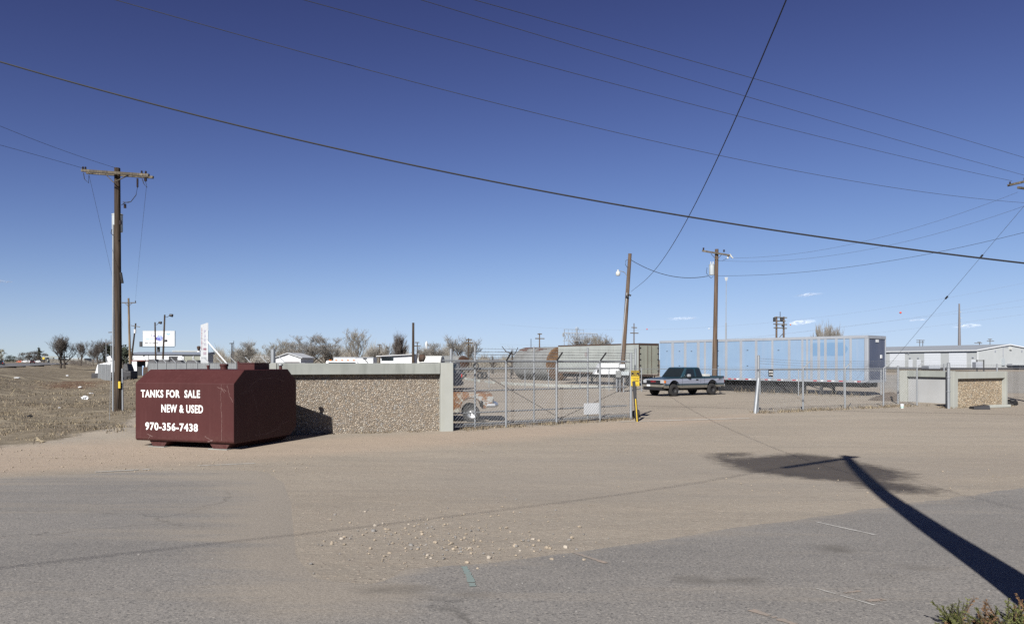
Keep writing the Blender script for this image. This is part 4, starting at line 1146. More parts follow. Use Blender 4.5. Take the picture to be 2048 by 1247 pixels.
for sy in (-1, 1):
    q = MB(); q.add([(1.98, sy * (h + .02), 1.24), (2.20, sy * (h + .02), 1.24), (2.2, sy * (h + .20), 1.25), (2.02, sy * (h + .20), 1.25), (1.98, sy * (h + .03), 1.42), (2.2, sy * (h + .03), 1.42), (2.2, sy * (h + .20), 1.42), (2.02, sy * (h + .20), 1.42)],
                    [(0, 3, 2, 1), (4, 5, 6, 7), (0, 1, 5, 4), (1, 2, 6, 5), (2, 3, 7, 6), (3, 0, 4, 7)]); q.build('mirror', M['chrome'], pk, bevel=.03)
    q = MB(); y0, y1 = sorted((sy * (h - .005), sy * (h + .03))); q.box(2.86, 3.06, y0, y1, 1.02, 1.09); q.build('door_handle', M['black'], pk, bevel=.01)
    q = MB(); y0, y1 = sorted((sy * (h + .001), sy * (h + .004)))
    q.box(3.30, 3.312, y0, y1, .62, 1.17); q.box(1.62, 1.632, y0, y1, .62, 1.14); q.box(3.66, 3.672, y0, y1, .56, 1.24); q.build('door_gap', M['black'], pk)
    q = MB(); y0, y1 = sorted((sy * (h - .28), sy * (h - .03))); q.box(-.005, .06, y0, y1, .88, 1.035)
    hl = q.build('headlight', M['lens'], pk, bevel=.012)
    q = MB(); q.box(-.012, -.004, y0 + .01, y1 - .01, .955, .963); q.build('lamp_divider', M['chrome'], hl)
    q = MB(); y0, y1 = sorted((sy * (h - .03), sy * (h + .008))); q.box(.03, .17, y0, y1, .87, 1.03); q.build('turn_signal', M['amber'], pk, bevel=.01)
    q = MB(); y0, y1 = sorted((sy * (h - .16), sy * (h - .02))); q.box(PL - .03, PL + .012, y0, y1, .85, 1.2); q.build('tail_light', M['red_lens'], pk)
    # wheels
    for x in (fx, rx_):
        c = sy * (h - .12)
        q = MB(); q.lathe([(.20, -.12), (.33, -.125), (.385, -.10), (.395, -.05), (.395, .05), (.385, .10), (.33, .125), (.20, .12)], (x, c, .395), 'y', 32, closed=True); wo = q.build('wheel', M['rubber'], pk, smooth=True)
        q = MB(); q.lathe([(.0, .0), (.07, .03 * sy), (.12, .02 * sy), (.15, .05 * sy), (.225, .10 * sy), (.23, -.05 * sy), (.0, -.05 * sy)], (x, c, .395), 'y', 24); q.build('rim', M['black'], wo, smooth=True)
        q = MB(); q.lathe([(.222, .10), (.232, .123), (.245, .123), (.25, .10)] if sy > 0 else [(.222, -.10), (.232, -.123), (.245, -.123), (.25, -.10)], (x, c, .395), 'y', 28, closed=True); q.build('rim_ring', M['steel_dark'], wo, smooth=True)
q = MB(); q.box(-.012, .05, -.64, .64, .87, 1.04); gr = q.build('grille', M['black'], pk, bevel=.01)
q = MB(); q.box(-.008, .045, -h + .03, -.655, .855, 1.055); q.box(-.008, .045, .655, h - .03, .855, 1.055); q.box(-.008, .045, -h + .03, h - .03, 1.042, 1.062); q.build('headlight_bezel', M['bezel'], pk)
tmb = text_mb('GMC', -.24, .24, .90, 1.01, 0, .04, .006); tmb.v = [(-.0135 + y * 1.0, -x, z) for x, y, z in tmb.v]; tmb.build('grille_letters', mat('red_badge', (.30, .03, .04), .4), gr)
q = MB(); q.box(-.13, .10, -h + .03, h - .03, .60, .80); q.build('front_bumper', M['tan_trim'], pk, bevel=.03)
q = MB(); q.box(-.15, .0, -h + .03, h - .03, .76, .85); q.build('bumper_pad', M['black'], pk, bevel=.01)
q = MB(); q.box(-.10, .3, -h + .12, h - .12, .40, .598); q.build('air_dam', M['black'], pk, bevel=.02)
q = MB(); q.box(-.142, -.132, .16, .47, .64, .80); q.build('licence_plate', M['white'], pk)
q = MB(); q.box(PL - .02, PL + .14, -h + .06, h - .06, .56, .74); q.build('rear_bumper', M['chrome'], pk, bevel=.03)
q = MB(); q.box(.4, 5.3, -.55, .55, .36, .53); q.box(fx - .06, fx + .06, -.8, .8, .33, .45); q.box(rx_ - .06, rx_ + .06, -.8, .8, .33, .45); q.build('underbody', M['black'], pk)
q = MB(); q.box(3.74, 4.22, -h + .04, h - .04, 1.16, 1.40); q.build('tool_box', M['dirty_white'], pk, bevel=.02, label='pale tool box across the front of the bed')
text_mb('Z71', 4.98, 5.34, 1.02, 1.12, -h - .001, .03, .002).build('side_badge', M['steel_dark'], pk)

# ================================================================ rusty old pickup behind the gate
ra = R(6)
ro = at(985, 0, 29.6); ro.z = gz(ro.x, ro.y)
oc = thing('old_car', 'rust streaked old car with chrome bumper, nose showing past the concrete pier', 'car', ro, math.pi + ra)
# local x from the nose backwards, so rotate by 180: y points to the camera side negative -> near side is y = +W/2 after turning
OW = 1.86; h = OW / 2
poly = [(.02, .98), (.10, .70), (.14, .62), (.42, .52)] + arch(.90, .44, .50) + [(1.40, .36), (3.2, .36)] + arch(3.75, .44, .42) + [(4.3, .45), (4.95, .55), (5.0, 1.0), (4.7, 1.10), (1.9, 1.15), (.6, 1.13), (.08, 1.06)]
q = MB(); q.prism(poly, -h, h); q.v = [(x, y * (.93 if z > 1.0 else 1), z) for x, y, z in q.v]; q.build('body', M['rusty_car'], oc, bevel=.05)
q = MB(); q.add([(.06, -h + .18, 1.07), (.06, h - .18, 1.07), (1.85, h - .14, 1.13), (1.85, -h + .14, 1.13), (.12, -h + .3, 1.13), (.12, h - .3, 1.13), (1.85, h - .25, 1.22), (1.85, -h + .25, 1.22)], [(0, 1, 2, 3), (4, 7, 6, 5), (0, 4, 5, 1), (1, 5, 6, 2), (2, 6, 7, 3), (3, 7, 4, 0)]); q.build('hood', M['rusty_car'], oc, bevel=.03)
q = MB(); O8 = [(1.75, -h + .06, 1.13), (4.0, -h + .06, 1.13), (4.0, h - .06, 1.13), (1.75, h - .06, 1.13), (2.35, -h + .22, 1.55), (3.5, -h + .22, 1.55), (3.5, h - .22, 1.55), (2.35, h - .22, 1.55)]; q.hexa(O8); q.build('cabin', M['rusty_car'], oc, bevel=.05)
A, B, C_, D, E, F_, G, H_ = O8
pane('windshield', face_quad(D, A, E, H_, .06, .94, .08, .9), M['glass'], oc); pane('rear_window', face_quad(B, C_, G, F_, .08, .92, .1, .9), M['glass'], oc)
pane('side_window', sq([(.14, .08), (.48, .08), (.48, .88), (.06, .88)], (A, B, F_, E)), M['glass'], oc); pane('side_window', sq([(.52, .08), (.86, .08), (.94, .88), (.52, .88)], (C_, D, H_, G)), M['glass'], oc)
for sy in (-1, 1):
    # front fender skin, paler, 3 mm proud of the body
    y0, y1 = sorted((sy * (h + .001), sy * (h + .012)))
    q = MB(); q.prism([(.03, .97), (.12, .70), (.30, .60)] + arch(.90, .47, .52)[3:8] + [(1.0, 1.0), (.6, 1.03), (.06, 1.02)], y0, y1); q.build('front_fender', M['rusty_fender'], oc)
    for x in (.90, 3.75):
        c = sy * (h - .14)
        q = MB(); q.lathe([(.18, -.09), (.29, -.10), (.335, -.07), (.34, -.04), (.34, .04), (.335, .07), (.29, .10), (.18, .09)], (x, c, .34), 'y', 28, closed=True); wo = q.build('wheel', M['rubber'], oc, smooth=True)
        q = MB(); q.lathe([(0, .07 * sy), (.05, .09 * sy), (.09, .04 * sy), (.16, .05 * sy), (.21, .10 * sy), (.215, -.04 * sy), (0, -.04 * sy)], (x, c, .34), 'y', 22); q.build('rim', M['chrome'], wo, smooth=True)
    q = MB(); q.lathe([(.02, -.05), (.085, -.04), (.10, .0), (.10, .1)], (.06, sy * (h - .22), .86), 'x', 18); q.build('headlight', M['lens'], oc, smooth=True)
q = MB(); q.tube([(.30, h + .04, .66), (.02, h + .05, .66), (-.10, h - .25, .66), (-.14, 0, .66), (-.10, -h + .25, .66), (.02, -h - .05, .66), (.30, -h - .04, .66)], .085, 10); q.build('front_bumper', M['chrome'], oc, smooth=True)
q = MB(); q.box(.0, .08, -.6, .6, .72, .98); q.build('grille', M['chrome'], oc, bevel=.02)

# ================================================================ poles
def catenary(name, A, B, sag, r, label, m='conductor', n=28, group=None, cat='wire', sides=5):
    A = Vector(A); B = Vector(B)
    pts = [A.lerp(B, k / n) - Vector((0, 0, 4 * sag * (k / n) * (1 - k / n))) for k in range(n + 1)]
    q = MB(A); q.tube(pts, r, sides)
    return tag(q.build(name, M[m], smooth=True), label, cat, group)

def insulator(par, o, p, s=1.0, up=True):
    q = MB(o); k = 1 if up else -1
    q.lathe([(.015 * s, 0), (.05 * s, .02 * k * s), (.055 * s, .05 * k * s), (.03 * s, .07 * k * s), (.05 * s, .09 * k * s), (.05 * s, .12 * k * s), (.02 * s, .15 * k * s)], tuple(p), 'z', 12)
    return q.build('insulator', M['ceramic'], par, smooth=True)

# --- big pole at the left
p0 = gp(237, 34.6); p0.z -= .02
H0 = 11.55
topv = at(234.5, 336, 34.6)
pl = thing('utility_pole', 'tall dark wooden utility pole with crossarm and transformer, left of the red tank', 'utility pole', p0)
q = MB(p0); q.bar(p0 - Vector((0, 0, .5)), topv, .17, .13, n=18); q.build('pole_shaft', M['wood'], pl, smooth=True)
q = MB(p0); q.bar(p0 + Vector((-.235, -.04, -.1)), Vector((topv.x - .17, topv.y - .04, 8.9)), .045, n=10); q.build('conduit', M['galv'], pl, smooth=True, label='long grey conduit running up the left side of the pole')
q = MB(p0); q.bar(p0 + Vector((.235, -.06, -.1)), p0 + Vector((.215, -.06, 2.05)), .04, n=10); q.build('conduit', M['galv'], pl, smooth=True, label='short grey conduit at the right foot of the pole')
ca = at(167, 343, 34.75); cb_ = at(301, 352.5, 34.15)
ca = Vector((ca.x, 34.75, ca.z)); 
q = MB(p0); off = Vector((.03, -.20, 0)); q.beam(ca + off, cb_ + off, .10, .125); q.beam(ca + Vector((.03, .20, 0)), cb_ + Vector((.03, .2, 0)), .10, .125); q.build('crossarm', M['crossarm'], pl, bevel=.01)
mid_ = (ca + cb_) / 2
for px_, py_ in ((209, 345), (263, 350)):
    e = at(px_, py_, 34.4); q = MB(p0); q.beam(Vector((topv.x, 34.28, at(235, 366, 34.4).z)), Vector((e.x, 34.28, e.z)), .05, .03); q.build('arm_brace', M['crossarm'], pl)
for px_ in (171, 176, 288, 296): 
    t = (px_ - 167) / 134; insulator(pl, p0, ca.lerp(cb_, t) + Vector((0, -.2, .06)), .9)
for px_ in (231.2, 238.2):
    q = MB(p0); c = at(px_, 430, 35.05); q.lathe([(.0, 8.62), (.16, 8.64), (.165, 8.7), (.165, 9.45), (.18, 9.46), (.18, 9.50), (.05, 9.56), (.03, 9.75), (.0, 9.76)], (c.x, c.y, 0), 'z', 18); q.build('transformer', M['transformer'], pl, smooth=True)
q = MB(p0)   # fuse cut-outs and jumper leads
e = at(275, 357, 34.1); q.bar(e, e - Vector((0, 0, .40)), .045, n=8); q.bar(at(291, 355, 34.1), at(291, 362, 34.1), .07, n=8); q.bar(at(250, 408, 34.2), at(250, 416, 34.2), .06, n=8); q.bar(at(241, 441, 34.2), at(241, 449, 34.2), .06, n=8)
q.build('fuse_cutout', M['ceramic'], pl)
q = MB(p0)
for path in ([(275, 374), (272, 390), (262, 403), (250, 405), (243, 410)], [(284, 357), (288, 368), (294, 375), (291, 362)], [(167, 346), (169, 358), (177, 366), (178, 350)], [(224, 458), (222, 466), (229, 473)], [(262, 403), (256, 405), (246, 404)]):
    q.tube([at(x, y, 34.1) for x, y in path], .016, 6)
q.build('jumper_lead', M['cable'], pl)
q = MB(p0); q.bar(at(241.5, 545, 34.42), at(245, 566, 34.42), .06, n=8); q.tube([at(239, 560, 34.38), at(236, 640, 34.38), at(235, 815, 34.40)], .012, 5); q.build('ground_lead', M['cable'], pl)
q = MB(p0); c = at(239, 769, 34.42); q.hexa([c + Vector((-.05, -.03, -.16)), c + Vector((.055, -.03, -.16)), c + Vector((.055, -.012, -.16)), c + Vector((-.05, -.012, -.16)), c + Vector((-.05, -.03, .16)), c + Vector((.055, -.03, .16)), c + Vector((.055, -.012, .16)), c + Vector((-.05, -.012, .16))]); q.build('pole_tag', M['yellow'], pl, label='yellow tag nailed to the pole')

def simple_pole(px_b, py_t, Y, label, px_t=None, r=.16, arms=(), m='wood_pale', name='utility_pole', cat='utility pole', base=None, group=None, armw=.10):
    b = gp(px_b, Y); t = at(px_t if px_t else px_b, py_t, Y)
    o = thing(name, label, cat, b, 0, group)
    q = MB(b); q.bar(b - Vector((0, 0, .4)), t, r, r * .72, n=12); q.build('pole_shaft', M[m], o, smooth=True)
    for (x0, y0, x1, y1) in arms:
        a = at(x0, y0, Y - r); e = at(x1, y1, Y - r); q = MB(b); q.beam(a, e, armw, armw * 1.25)
        q.build('crossarm', M['crossarm' if m != 'steel_dark' else 'steel_dark'], o)
    return o, b, t
o2, b2, t2 = simple_pole(261, 596, 105, 'pale wooden pole with one crossarm just right of the big dark pole', 257, .17, ((244, 605, 272, 605),))
for dx in (-4.2, 4.2): 
    q = MB(b2); q.beam(at(257 + dx * 1.7, 606, 104.8), at(257, 612, 104.8), .06, .05); q.build('arm_brace', M['crossarm'], o2)
insulator(o2, b2, at(271, 604, 104.8), 1.4)
o3, b3, t3 = simple_pole(259, 646, 150, 'leaning pole with a small crossarm behind the pale wooden pole', 271.5, .19, ((262, 650.5, 280, 653.5),), 'wood')
q = MB(b3); c = at(270, 662, 149.6); q.bar(c - Vector((0, 0, .4)), c + Vector((0, 0, .4)), .22, n=10); q.build('transformer', M['white'], o3)

# pair of yard light poles before the billboard
def lamp_pole(px_b, px_t, py_t, Y, arm, label, extra=None):
    o, b, t = simple_pole(px_b, py_t, Y, label, px_t, .16, (), 'wood', 'light_pole', 'light pole')
    q = MB(b); q.tube([at(x, y, Y) for x, y in arm], .04, 6); q.build('lamp_arm', M['steel_dark'], o)
    e = at(arm[-1][0], arm[-1][1], Y); q = MB(b); q.bar(e + Vector((-.22, 0, .1)), e + Vector((.25, 0, .02)), .20, .26, n=10); q.build('lamp_head', M['steel_dark'], o)
    if extra:
        e = at(*extra, Y); q = MB(b); q.bar(e + Vector((-.3, 0, 0)), e + Vector((.15, 0, 0)), .2, n=10); q.bar(e, at(extra[0] - 8, extra[1] - 1, Y), .04, n=6); q.build('lamp_head', M['steel_dark'], o)
    return o
lamp_pole(312, 310, 644, 130, [(310.5, 649), (314, 649), (317, 646), (320, 645.5)], 'shorter dark yard light pole in front of the billboard')
lamp_pole(324.5, 329.5, 629, 115, [(330, 633), (334, 634), (338, 631.5), (342, 631)], 'taller dark yard light pole with two lamps in front of the billboard', (332, 681))

# --- leaning light pole by the gate
Yp = 53.5
b = gp(1241, Yp); t = at(1260, 507, Yp)
o = thing('light_pole', 'leaning wooden light pole with a white lamp, behind the sliding gate', 'light pole', b)
q = MB(b); q.bar(b - Vector((0, 0, .4)), t, .185, .125, n=14); q.build('pole_shaft', M['wood_brown'], o, smooth=True)
q = MB(b); q.bar(b + Vector((-.24, -.1, 0)), at(1254, 585, Yp - .1), .045, n=8); q.build('conduit', M['galv'], o, smooth=True)
q = MB(b); q.tube([at(1252.5, 551, Yp - .1), at(1251, 546, Yp - .1), at(1247, 543, Yp - .15), at(1240, 542, Yp - .2)], .028, 8); q.build('lamp_arm', M['galv'], o, smooth=True)
c = at(1236, 546, Yp - .2); q = MB(b); q.lathe([(.0, .27), (.05, .26), (.06, .14), (.10, .13), (.16, .05), (.17, -.10), (.12, -.19), (0, -.21)], tuple(c), 'z', 16); q.build('lamp_head', M['dirty_white'], o, smooth=True)
q = MB(b); q.tube([at(1255, 519, Yp - .15), at(1251.5, 521, Yp - .15), at(1251, 529, Yp - .15), at(1254, 534, Yp - .15), at(1256, 533, Yp - .15)], .02, 6); q.bar(at(1252, 592, Yp - .2), at(1257, 594, Yp - .2), .09, n=8); q.bar(at(1256, 588, Yp - .2), at(1262, 591, Yp - .2), .06, n=8); q.build('wire_bracket', M['steel_dark'], o)
Ym = 53.0
mb0 = gp(1243, Ym)
o = thing('meter_rack', 'white meter panel and grey electric boxes at the foot of the leaning light pole', 'meter rack', mb0)
def pbox(par, org, x0, x1, y0, y1, Y, dp, m, name):
    a = at(x0, y1, Y); c = at(x1, y0, Y); q = MB(org); q.box(a.x, c.x, Y, Y + dp, a.z, c.z); return q.build(name, M[m], par, bevel=.01)
pbox(o, mb0, 1239, 1250, 728, 737, Ym - .25, .14, 'white', 'meter_panel'); pbox(o, mb0, 1237.5, 1251.5, 726.8, 738.2, Ym - .10, .05, 'steel_dark', 'panel_frame')
pbox(o, mb0, 1232, 1242, 741, 754, Ym - .25, .2, 'tank_grey', 'meter_box'); pbox(o, mb0, 1242.5, 1258, 742, 750, Ym - .3, .3, 'transformer', 'meter_box')
q = MB(mb0); 
for px_ in (1233.5, 1240, 1247): q.bar(at(px_, 752, Ym), at(px_, 784, Ym), .045, n=8)
q.build('rack_leg', M['galv'], o)

# --- pole with transformer by the trailers
Yq = 54.6
b = gp(1428, Yq); t = at(1433.5, 498, Yq)
o = thing('utility_pole', 'brown wooden utility pole with crossarm and grey transformer, behind the pickup', 'utility pole', b)
q = MB(b); q.bar(b - Vector((0, 0, .4)), t, .185, .13, n=14); q.build('pole_shaft', M['wood_brown'], o, smooth=True)
a = at(1403, 502, Yq + .6); e = at(1458, 511, Yq - .6); q = MB(b); q.beam(a + Vector((0, -.18, 0)), e + Vector((0, -.18, 0)), .09, .13); q.build('crossarm', M['crossarm'], o, bevel=.01)
q = MB(b); q.beam(at(1422, 507, Yq - .2), at(1431, 517, Yq - .2), .05, .03); q.beam(at(1443, 509, Yq - .2), at(1435, 518, Yq - .2), .05, .03); q.build('arm_brace', M['crossarm'], o)
c = at(1423.5, 550, Yq - .15); q = MB(b); q.lathe([(0, 0), (.19, .01), (.20, .05), (.20, .74), (.215, .75), (.215, .79), (.1, .84), (0, .85)], tuple(c), 'z', 20); tr = q.build('transformer', M['transformer'], o, smooth=True)
for dx in (-.07, .10): 
    q = MB(b); q.lathe([(.02, .8), (.045, .86), (.03, .9), (.045, .94), (.02, 1.02)], (c.x + dx, c.y, c.z), 'z', 10); q.build('bushing', M['dirty_white'], tr, smooth=True)
q = MB(b); q.tube([at(1414, 535, Yq - .3), at(1413, 546, Yq - .3), at(1418, 552, Yq - .3), at(1422, 556, Yq - .3), at(1427, 552, Yq - .3)], .018, 6); q.tube([at(1435, 521, Yq - .2), at(1445, 521, Yq - .3), at(1453, 517, Yq - .5)], .014, 6); q.build('jumper_lead', M['cable'], o)
for px_, py_ in ((1407, 500), (1448, 504)): insulator(o, b, at(px_, py_, Yq - .2), 1.3)
q = MB(b); q.bar(at(1455, 517, Yq - .6), at(1458, 509, Yq - .6), .07, n=8); q.bar(at(1461, 512, Yq - .7), at(1466, 516, Yq - .7), .05, n=8); q.bar(at(1459, 508, Yq - .6), at(1463, 513, Yq - .6), .06, n=8); q.build('fuse_cutout', M['dirty_white'], o)

# --- pole at the far right whose arms reach into the picture
Yr = 40.0
b = gp(2072, Yr); t = at(2072, 340, Yr)
o = thing('utility_pole', 'wooden utility pole with two crossarms at the right edge of the picture', 'utility pole', b)
q = MB(b); q.bar(b - Vector((0, 0, .4)), t, .17, .125, n=14); q.build('pole_shaft', M['wood_brown'], o, smooth=True)
q = MB(b); q.beam(at(2015, 371, Yr + .7), at(2130, 344, Yr - 1.4), .09, .12); q.beam(at(2036, 375, Yr - .8), at(2110, 385, Yr + 2.0), .10, .12); q.build('crossarm', M['crossarm'], o, bevel=.01)
for px_, py_, Y_ in ((2020, 368, Yr + .4), (2049, 360, Yr + .1)): insulator(o, b, at(px_, py_, Y_), .9)
RPT = t

# --- pole that throws the long shadow (stands just outside the right edge)
SB = Vector((2.92, 3.2, gz(2.92, 3.2)))
ST = Vector((2.92, 3.2, 11.3))
o = thing('utility_pole', 'wooden utility pole standing close by on the right, known here by its long shadow', 'utility pole', SB)
q = MB(SB); q.bar(SB - Vector((0, 0, .3)), ST, .18, .125, n=14); q.build('pole_shaft', M['wood'], o, smooth=True)
q = MB(SB); aw = Vector((-2.3, -1.9, 0)).normalized(); q.beam(ST - Vector((0, 0, .35)) - aw * .5, ST - Vector((0, 0, .35)) + aw * 2.95, .12, .14); q.build('crossarm', M['crossarm'], o)

# ================================================================ overhead wires
def wire_px(name, pts, A, B, r, label, m='conductor', n=40, group='overhead wires'):
    """wire hanging in the upright plane through A and B (plan points), its height fitted by a parabola to the photo points"""
    A = Vector((A[0], A[1], 0)); B = Vector((B[0], B[1], 0)); d = B - A
    T_, Z_ = [], []
    for px, py in pts:
        u = (px - 1024) / F
        t = (u * A.y - A.x) / (d.x - u * d.y); T_.append(t); Z_.append(HC - (py - HZ) / F * (A.y + t * d.y))
    k = np.polyfit(T_, Z_, min(2, len(pts) - 1))
    q = MB((A.x, A.y, 0)); q.tube([A + d * t + Vector((0, 0, float(np.polyval(k, t)))) for t in np.linspace(0, 1, n)], r, 5)
    return tag(q.build(name, M[m], smooth=True), label, 'wire', group)
def plan(px, Y): return ((px - 1024) / F * Y, Y)
RP = plan(2072, 40.0)
wire_px('overhead_wire', [(0, 129), (500, 245), (1000, 367), (1370, 437), (1700, 492), (2048, 517)], plan(-300, 30), plan(2500, 24.5), .032, 'thickest black cable sagging right across the sky', 'cable', 70)
wire_px('overhead_wire', [(215, 0), (700, 125), (1200, 257), (1600, 345), (2048, 405)], plan(50, 15), plan(2100, 40), .0085, 'thin wire, lowest of the four that slant down to the right edge', n=50)
wire_px('overhead_wire', [(610, 0), (1100, 135), (1600, 263), (2020, 361)], plan(420, 16), plan(2024, 40.5), .0085, 'thin wire, second lowest of the four that slant down to the right edge', n=50)
wire_px('overhead_wire', [(838, 0), (1200, 105), (1600, 225), (2040, 348)], plan(700, 17), plan(2056, 40), .0085, 'thin wire, second highest of the four that slant down to the right edge', n=50)
wire_px('overhead_wire', [(945, 0), (1300, 97), (1700, 213), (2048, 315)], plan(850, 17), plan(2120, 40), .0085, 'thin wire, highest of the four that slant down to the right edge', n=50)
q = MB((SB.x, SB.y, 0)); tt_ = np.linspace(0, 1, 44)
pA = Vector((SB.x, SB.y, 0)); pB = Vector((at(1262, 583, Yp).x, Yp, 0)); kk = np.polyfit([(y - pA.y) / (pB.y - pA.y) for y in (3.2, 9.7, 20.5, 34.2, Yp)], [8.35, 7.23, 6.39, 6.46, 7.52], 3)
q.tube([pA.lerp(pB, t) + Vector((0, 0, float(np.polyval(kk, t)))) for t in tt_], .010, 5)
tag(q.build('overhead_wire', M['cable'], smooth=True), 'black service cable that drops steeply from the top edge to the leaning light pole', 'wire', 'overhead wires')
catenary('overhead_wire', ST - Vector((0, 0, .3)) + aw * 2.9, ST + aw * 26 - Vector((0, 0, 1.6)), .5, .013, 'cable from the near pole that passes overhead and throws the long thin shadow', 'cable', group='overhead wires')
catenary('overhead_wire', ST - Vector((0, 0, .1)), ST + Vector((-4.2, -30, -.8)), .6, .008, 'cable from the near pole that runs back behind the viewer', 'cable', group='overhead wires')
wire_px('overhead_wire', [(0, 252), (110, 295), (232, 336)], plan(-250, 24), plan(234, 34.6), .008, 'upper of two wires from the left edge to the big pole', n=20)
wire_px('overhead_wire', [(0, 290), (80, 312), (168, 337)], plan(-250, 24), plan(170, 34.7), .008, 'lower of two wires from the left edge to the big pole', n=20)
wire_px('overhead_wire', [(178, 350), (200, 445), (226, 560)], plan(178, 34.6), plan(246, 104.8), .007, 'thin wire from the left arm end down behind the big pole', n=30)
wire_px('overhead_wire', [(293, 372), (283, 470), (271, 600)], plan(293, 34.2), plan(271, 104.8), .007, 'thin wire from the right arm end down to the pale pole', n=30)
wire_px('overhead_wire', [(1264, 520), (1310, 545), (1370, 553), (1414, 553)], plan(1260, Yp), plan(1416, Yq), .022, 'black cable sagging between the leaning light pole and the transformer pole', 'cable', n=24)
wire_px('overhead_wire', [(1436, 551), (1600, 545), (1830, 512), (2048, 465)], plan(1433, Yq), plan(2120, 40), .011, 'black cable rising from the transformer pole to the right edge', 'cable', n=40)
wire_px('overhead_wire', [(1465, 516), (1700, 487), (1900, 437), (2034, 383)], plan(1462, Yq), plan(2036, 39.2), .007, 'faint upper wire from the transformer pole to the right edge pole', n=40)
wire_px('overhead_wire', [(1440, 521), (1700, 505), (1900, 460), (2048, 412)], plan(1433, Yq), plan(2072, 40), .007, 'faint lower wire from the transformer pole to the right edge pole', n=40)
gyA = at(2060, 398, 40); gyB = at(1768, 742, 49)
q = MB(gyA); q.bar(gyA, gyB, .009, n=5); gw = tag(q.build('guy_wire', M['conductor']), 'straight guy wire with two black insulators slanting down past the blue trailer', 'wire')
for px_, py_ in ((1963, 512), (1893, 595)):
    # point on the guy whose column is px_
    d = gyB - gyA; u = (px_ - 1024) / F; t = (u * gyA.y - gyA.x) / (d.x - u * d.y); c = gyA + d * t; dn = d.normalized()
    q = MB(gyA); q.bar(c - dn * .11, c + dn * .11, .055, .055, n=8); o_ = q.build('strain_insulator', M['black'], gw, bevel=.01)
# far transmission line with marker balls
for (pts, lb) in (([(1130, 655), (1300, 663), (1550, 640), (1800, 612), (2048, 566)], 'highest'), ([(1200, 690), (1550, 668), (1800, 640), (2048, 598)], 'second highest'), ([(1300, 700), (1600, 680), (1800, 660), (2048, 628)], 'second lowest'), ([(1400, 690), (1620, 660), (1830, 637), (2048, 612)], 'middle')):
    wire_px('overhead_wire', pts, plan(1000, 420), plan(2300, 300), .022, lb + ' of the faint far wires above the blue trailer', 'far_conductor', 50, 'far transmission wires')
M['ball_red'] = mat('orange_red_ball', (.55, .08, .06), .5, 0, .1, 1)
for px_, py_, m__, lb, rr in ((1801, 625, 'ball_red', 'red marker ball on a far wire above the warehouse', .5), (1294, 658, 'ball_red', 'small red marker ball on a far wire above the beige trailer', .32), (1581, 649, 'amber', 'small orange marker ball beside the twin pole frame', .32), (1418, 657, 'white', 'white marker ball on a far wire beside the transformer pole', .32)):
    Y_ = 340; c = at(px_, py_, Y_); q = MB(c); q.lathe([(rr * math.sin(math.pi * k / 8) + 1e-4, -rr * math.cos(math.pi * k / 8)) for k in range(9)], tuple(c), 'z', 14)
    tag(q.build('marker_ball', M[m__], smooth=True), lb, 'marker ball', 'aircraft marker balls')

# ================================================================ poles and masts in the distance
simple_pole(826, 645, 62, 'plain dark post standing behind the long pebble wall', 826.5, .13, (), 'wood', 'post', 'post')
o, b, t = simple_pole(1079, 666, 200, 'far wooden pole with two crossarms, left of the big rusty tank', 1079, .2, ((1070.5, 676.5, 1089, 676.8), (1075, 667.5, 1084, 667.5)), 'wood_brown', armw=.22)
o, b, t = simple_pole(1268, 646, 250, 'far wooden pole with two crossarms above the beige trailer', 1268, .22, ((1260.5, 665.5, 1277, 666), (1263, 654.5, 1274, 655)), 'wood_brown', armw=.25)
simple_pole(1062, 677, 200, 'thin far pole without arms beside the big rusty tank', 1062, .11, (), 'steel_dark')
simple_pole(759, 688, 200, 'far wooden pole with one crossarm in front of the bare trees', 759, .17, ((755, 689, 763, 689),), 'wood', armw=.2)
simple_pole(834.5, 684, 200, 'far wooden pole with two crossarms behind the white tanker', 834.5, .17, ((830, 684.5, 838.5, 684.5), (828, 691.5, 841, 691.5)), 'wood', armw=.2)
simple_pole(937, 676, 140, 'far pole with three short crossarms among the bare trees', 937, .16, ((932, 679, 944, 679), (931, 685.5, 946, 685.5), (934, 692, 942, 692)), 'wood', armw=.2)
simple_pole(463, 686, 110, 'thin pole with a T lamp bracket, right of the tall white sign', 464, .11, ((459, 686.5, 467, 686),), 'steel_dark')
simple_pole(467, 681, 112, 'thin leaning steel rod beside the T lamp pole', 467.5, .05, (), 'steel_dark', 'steel_rod', 'rod')
simple_pole(222, 670, 120, 'thin grey post with a short bracket, left of the big dark pole', 222, .07, ((217, 664.5, 226, 664),), 'galv', 'post', 'post')
simple_pole(213, 678, 118, 'thin grey post with a cross brace in the dark trees', 212, .06, ((213, 687.5, 227, 683.5),), 'galv', 'post', 'post')
# antenna mast behind the blue trailer
b = gp(1452, 90)
o = thing('antenna_mast', 'slim grey antenna mast with a small cage at its top, behind the blue trailer', 'antenna mast', b)
q = MB(b); q.bar(b, at(1452, 645, 90), .10, .09, n=8); q.bar(at(1452, 645, 90), at(1452.5, 556, 90), .05, .035, n=8); q.build('mast_tube', M['galv'], o)
q = MB(b)
for dx in (-2.6, -1.3, 0, 1.3, 2.6): q.bar(at(1452.5 + dx, 554, 90), at(1452.5 + dx * .4, 561, 90), .025, n=5)
q.bar(at(1449, 556, 90), at(1456, 556, 90), .03, n=5); q.bar(at(1450, 559.5, 90), at(1455, 559.5, 90), .03, n=5); q.build('antenna_cage', M['dirty_white'], o)
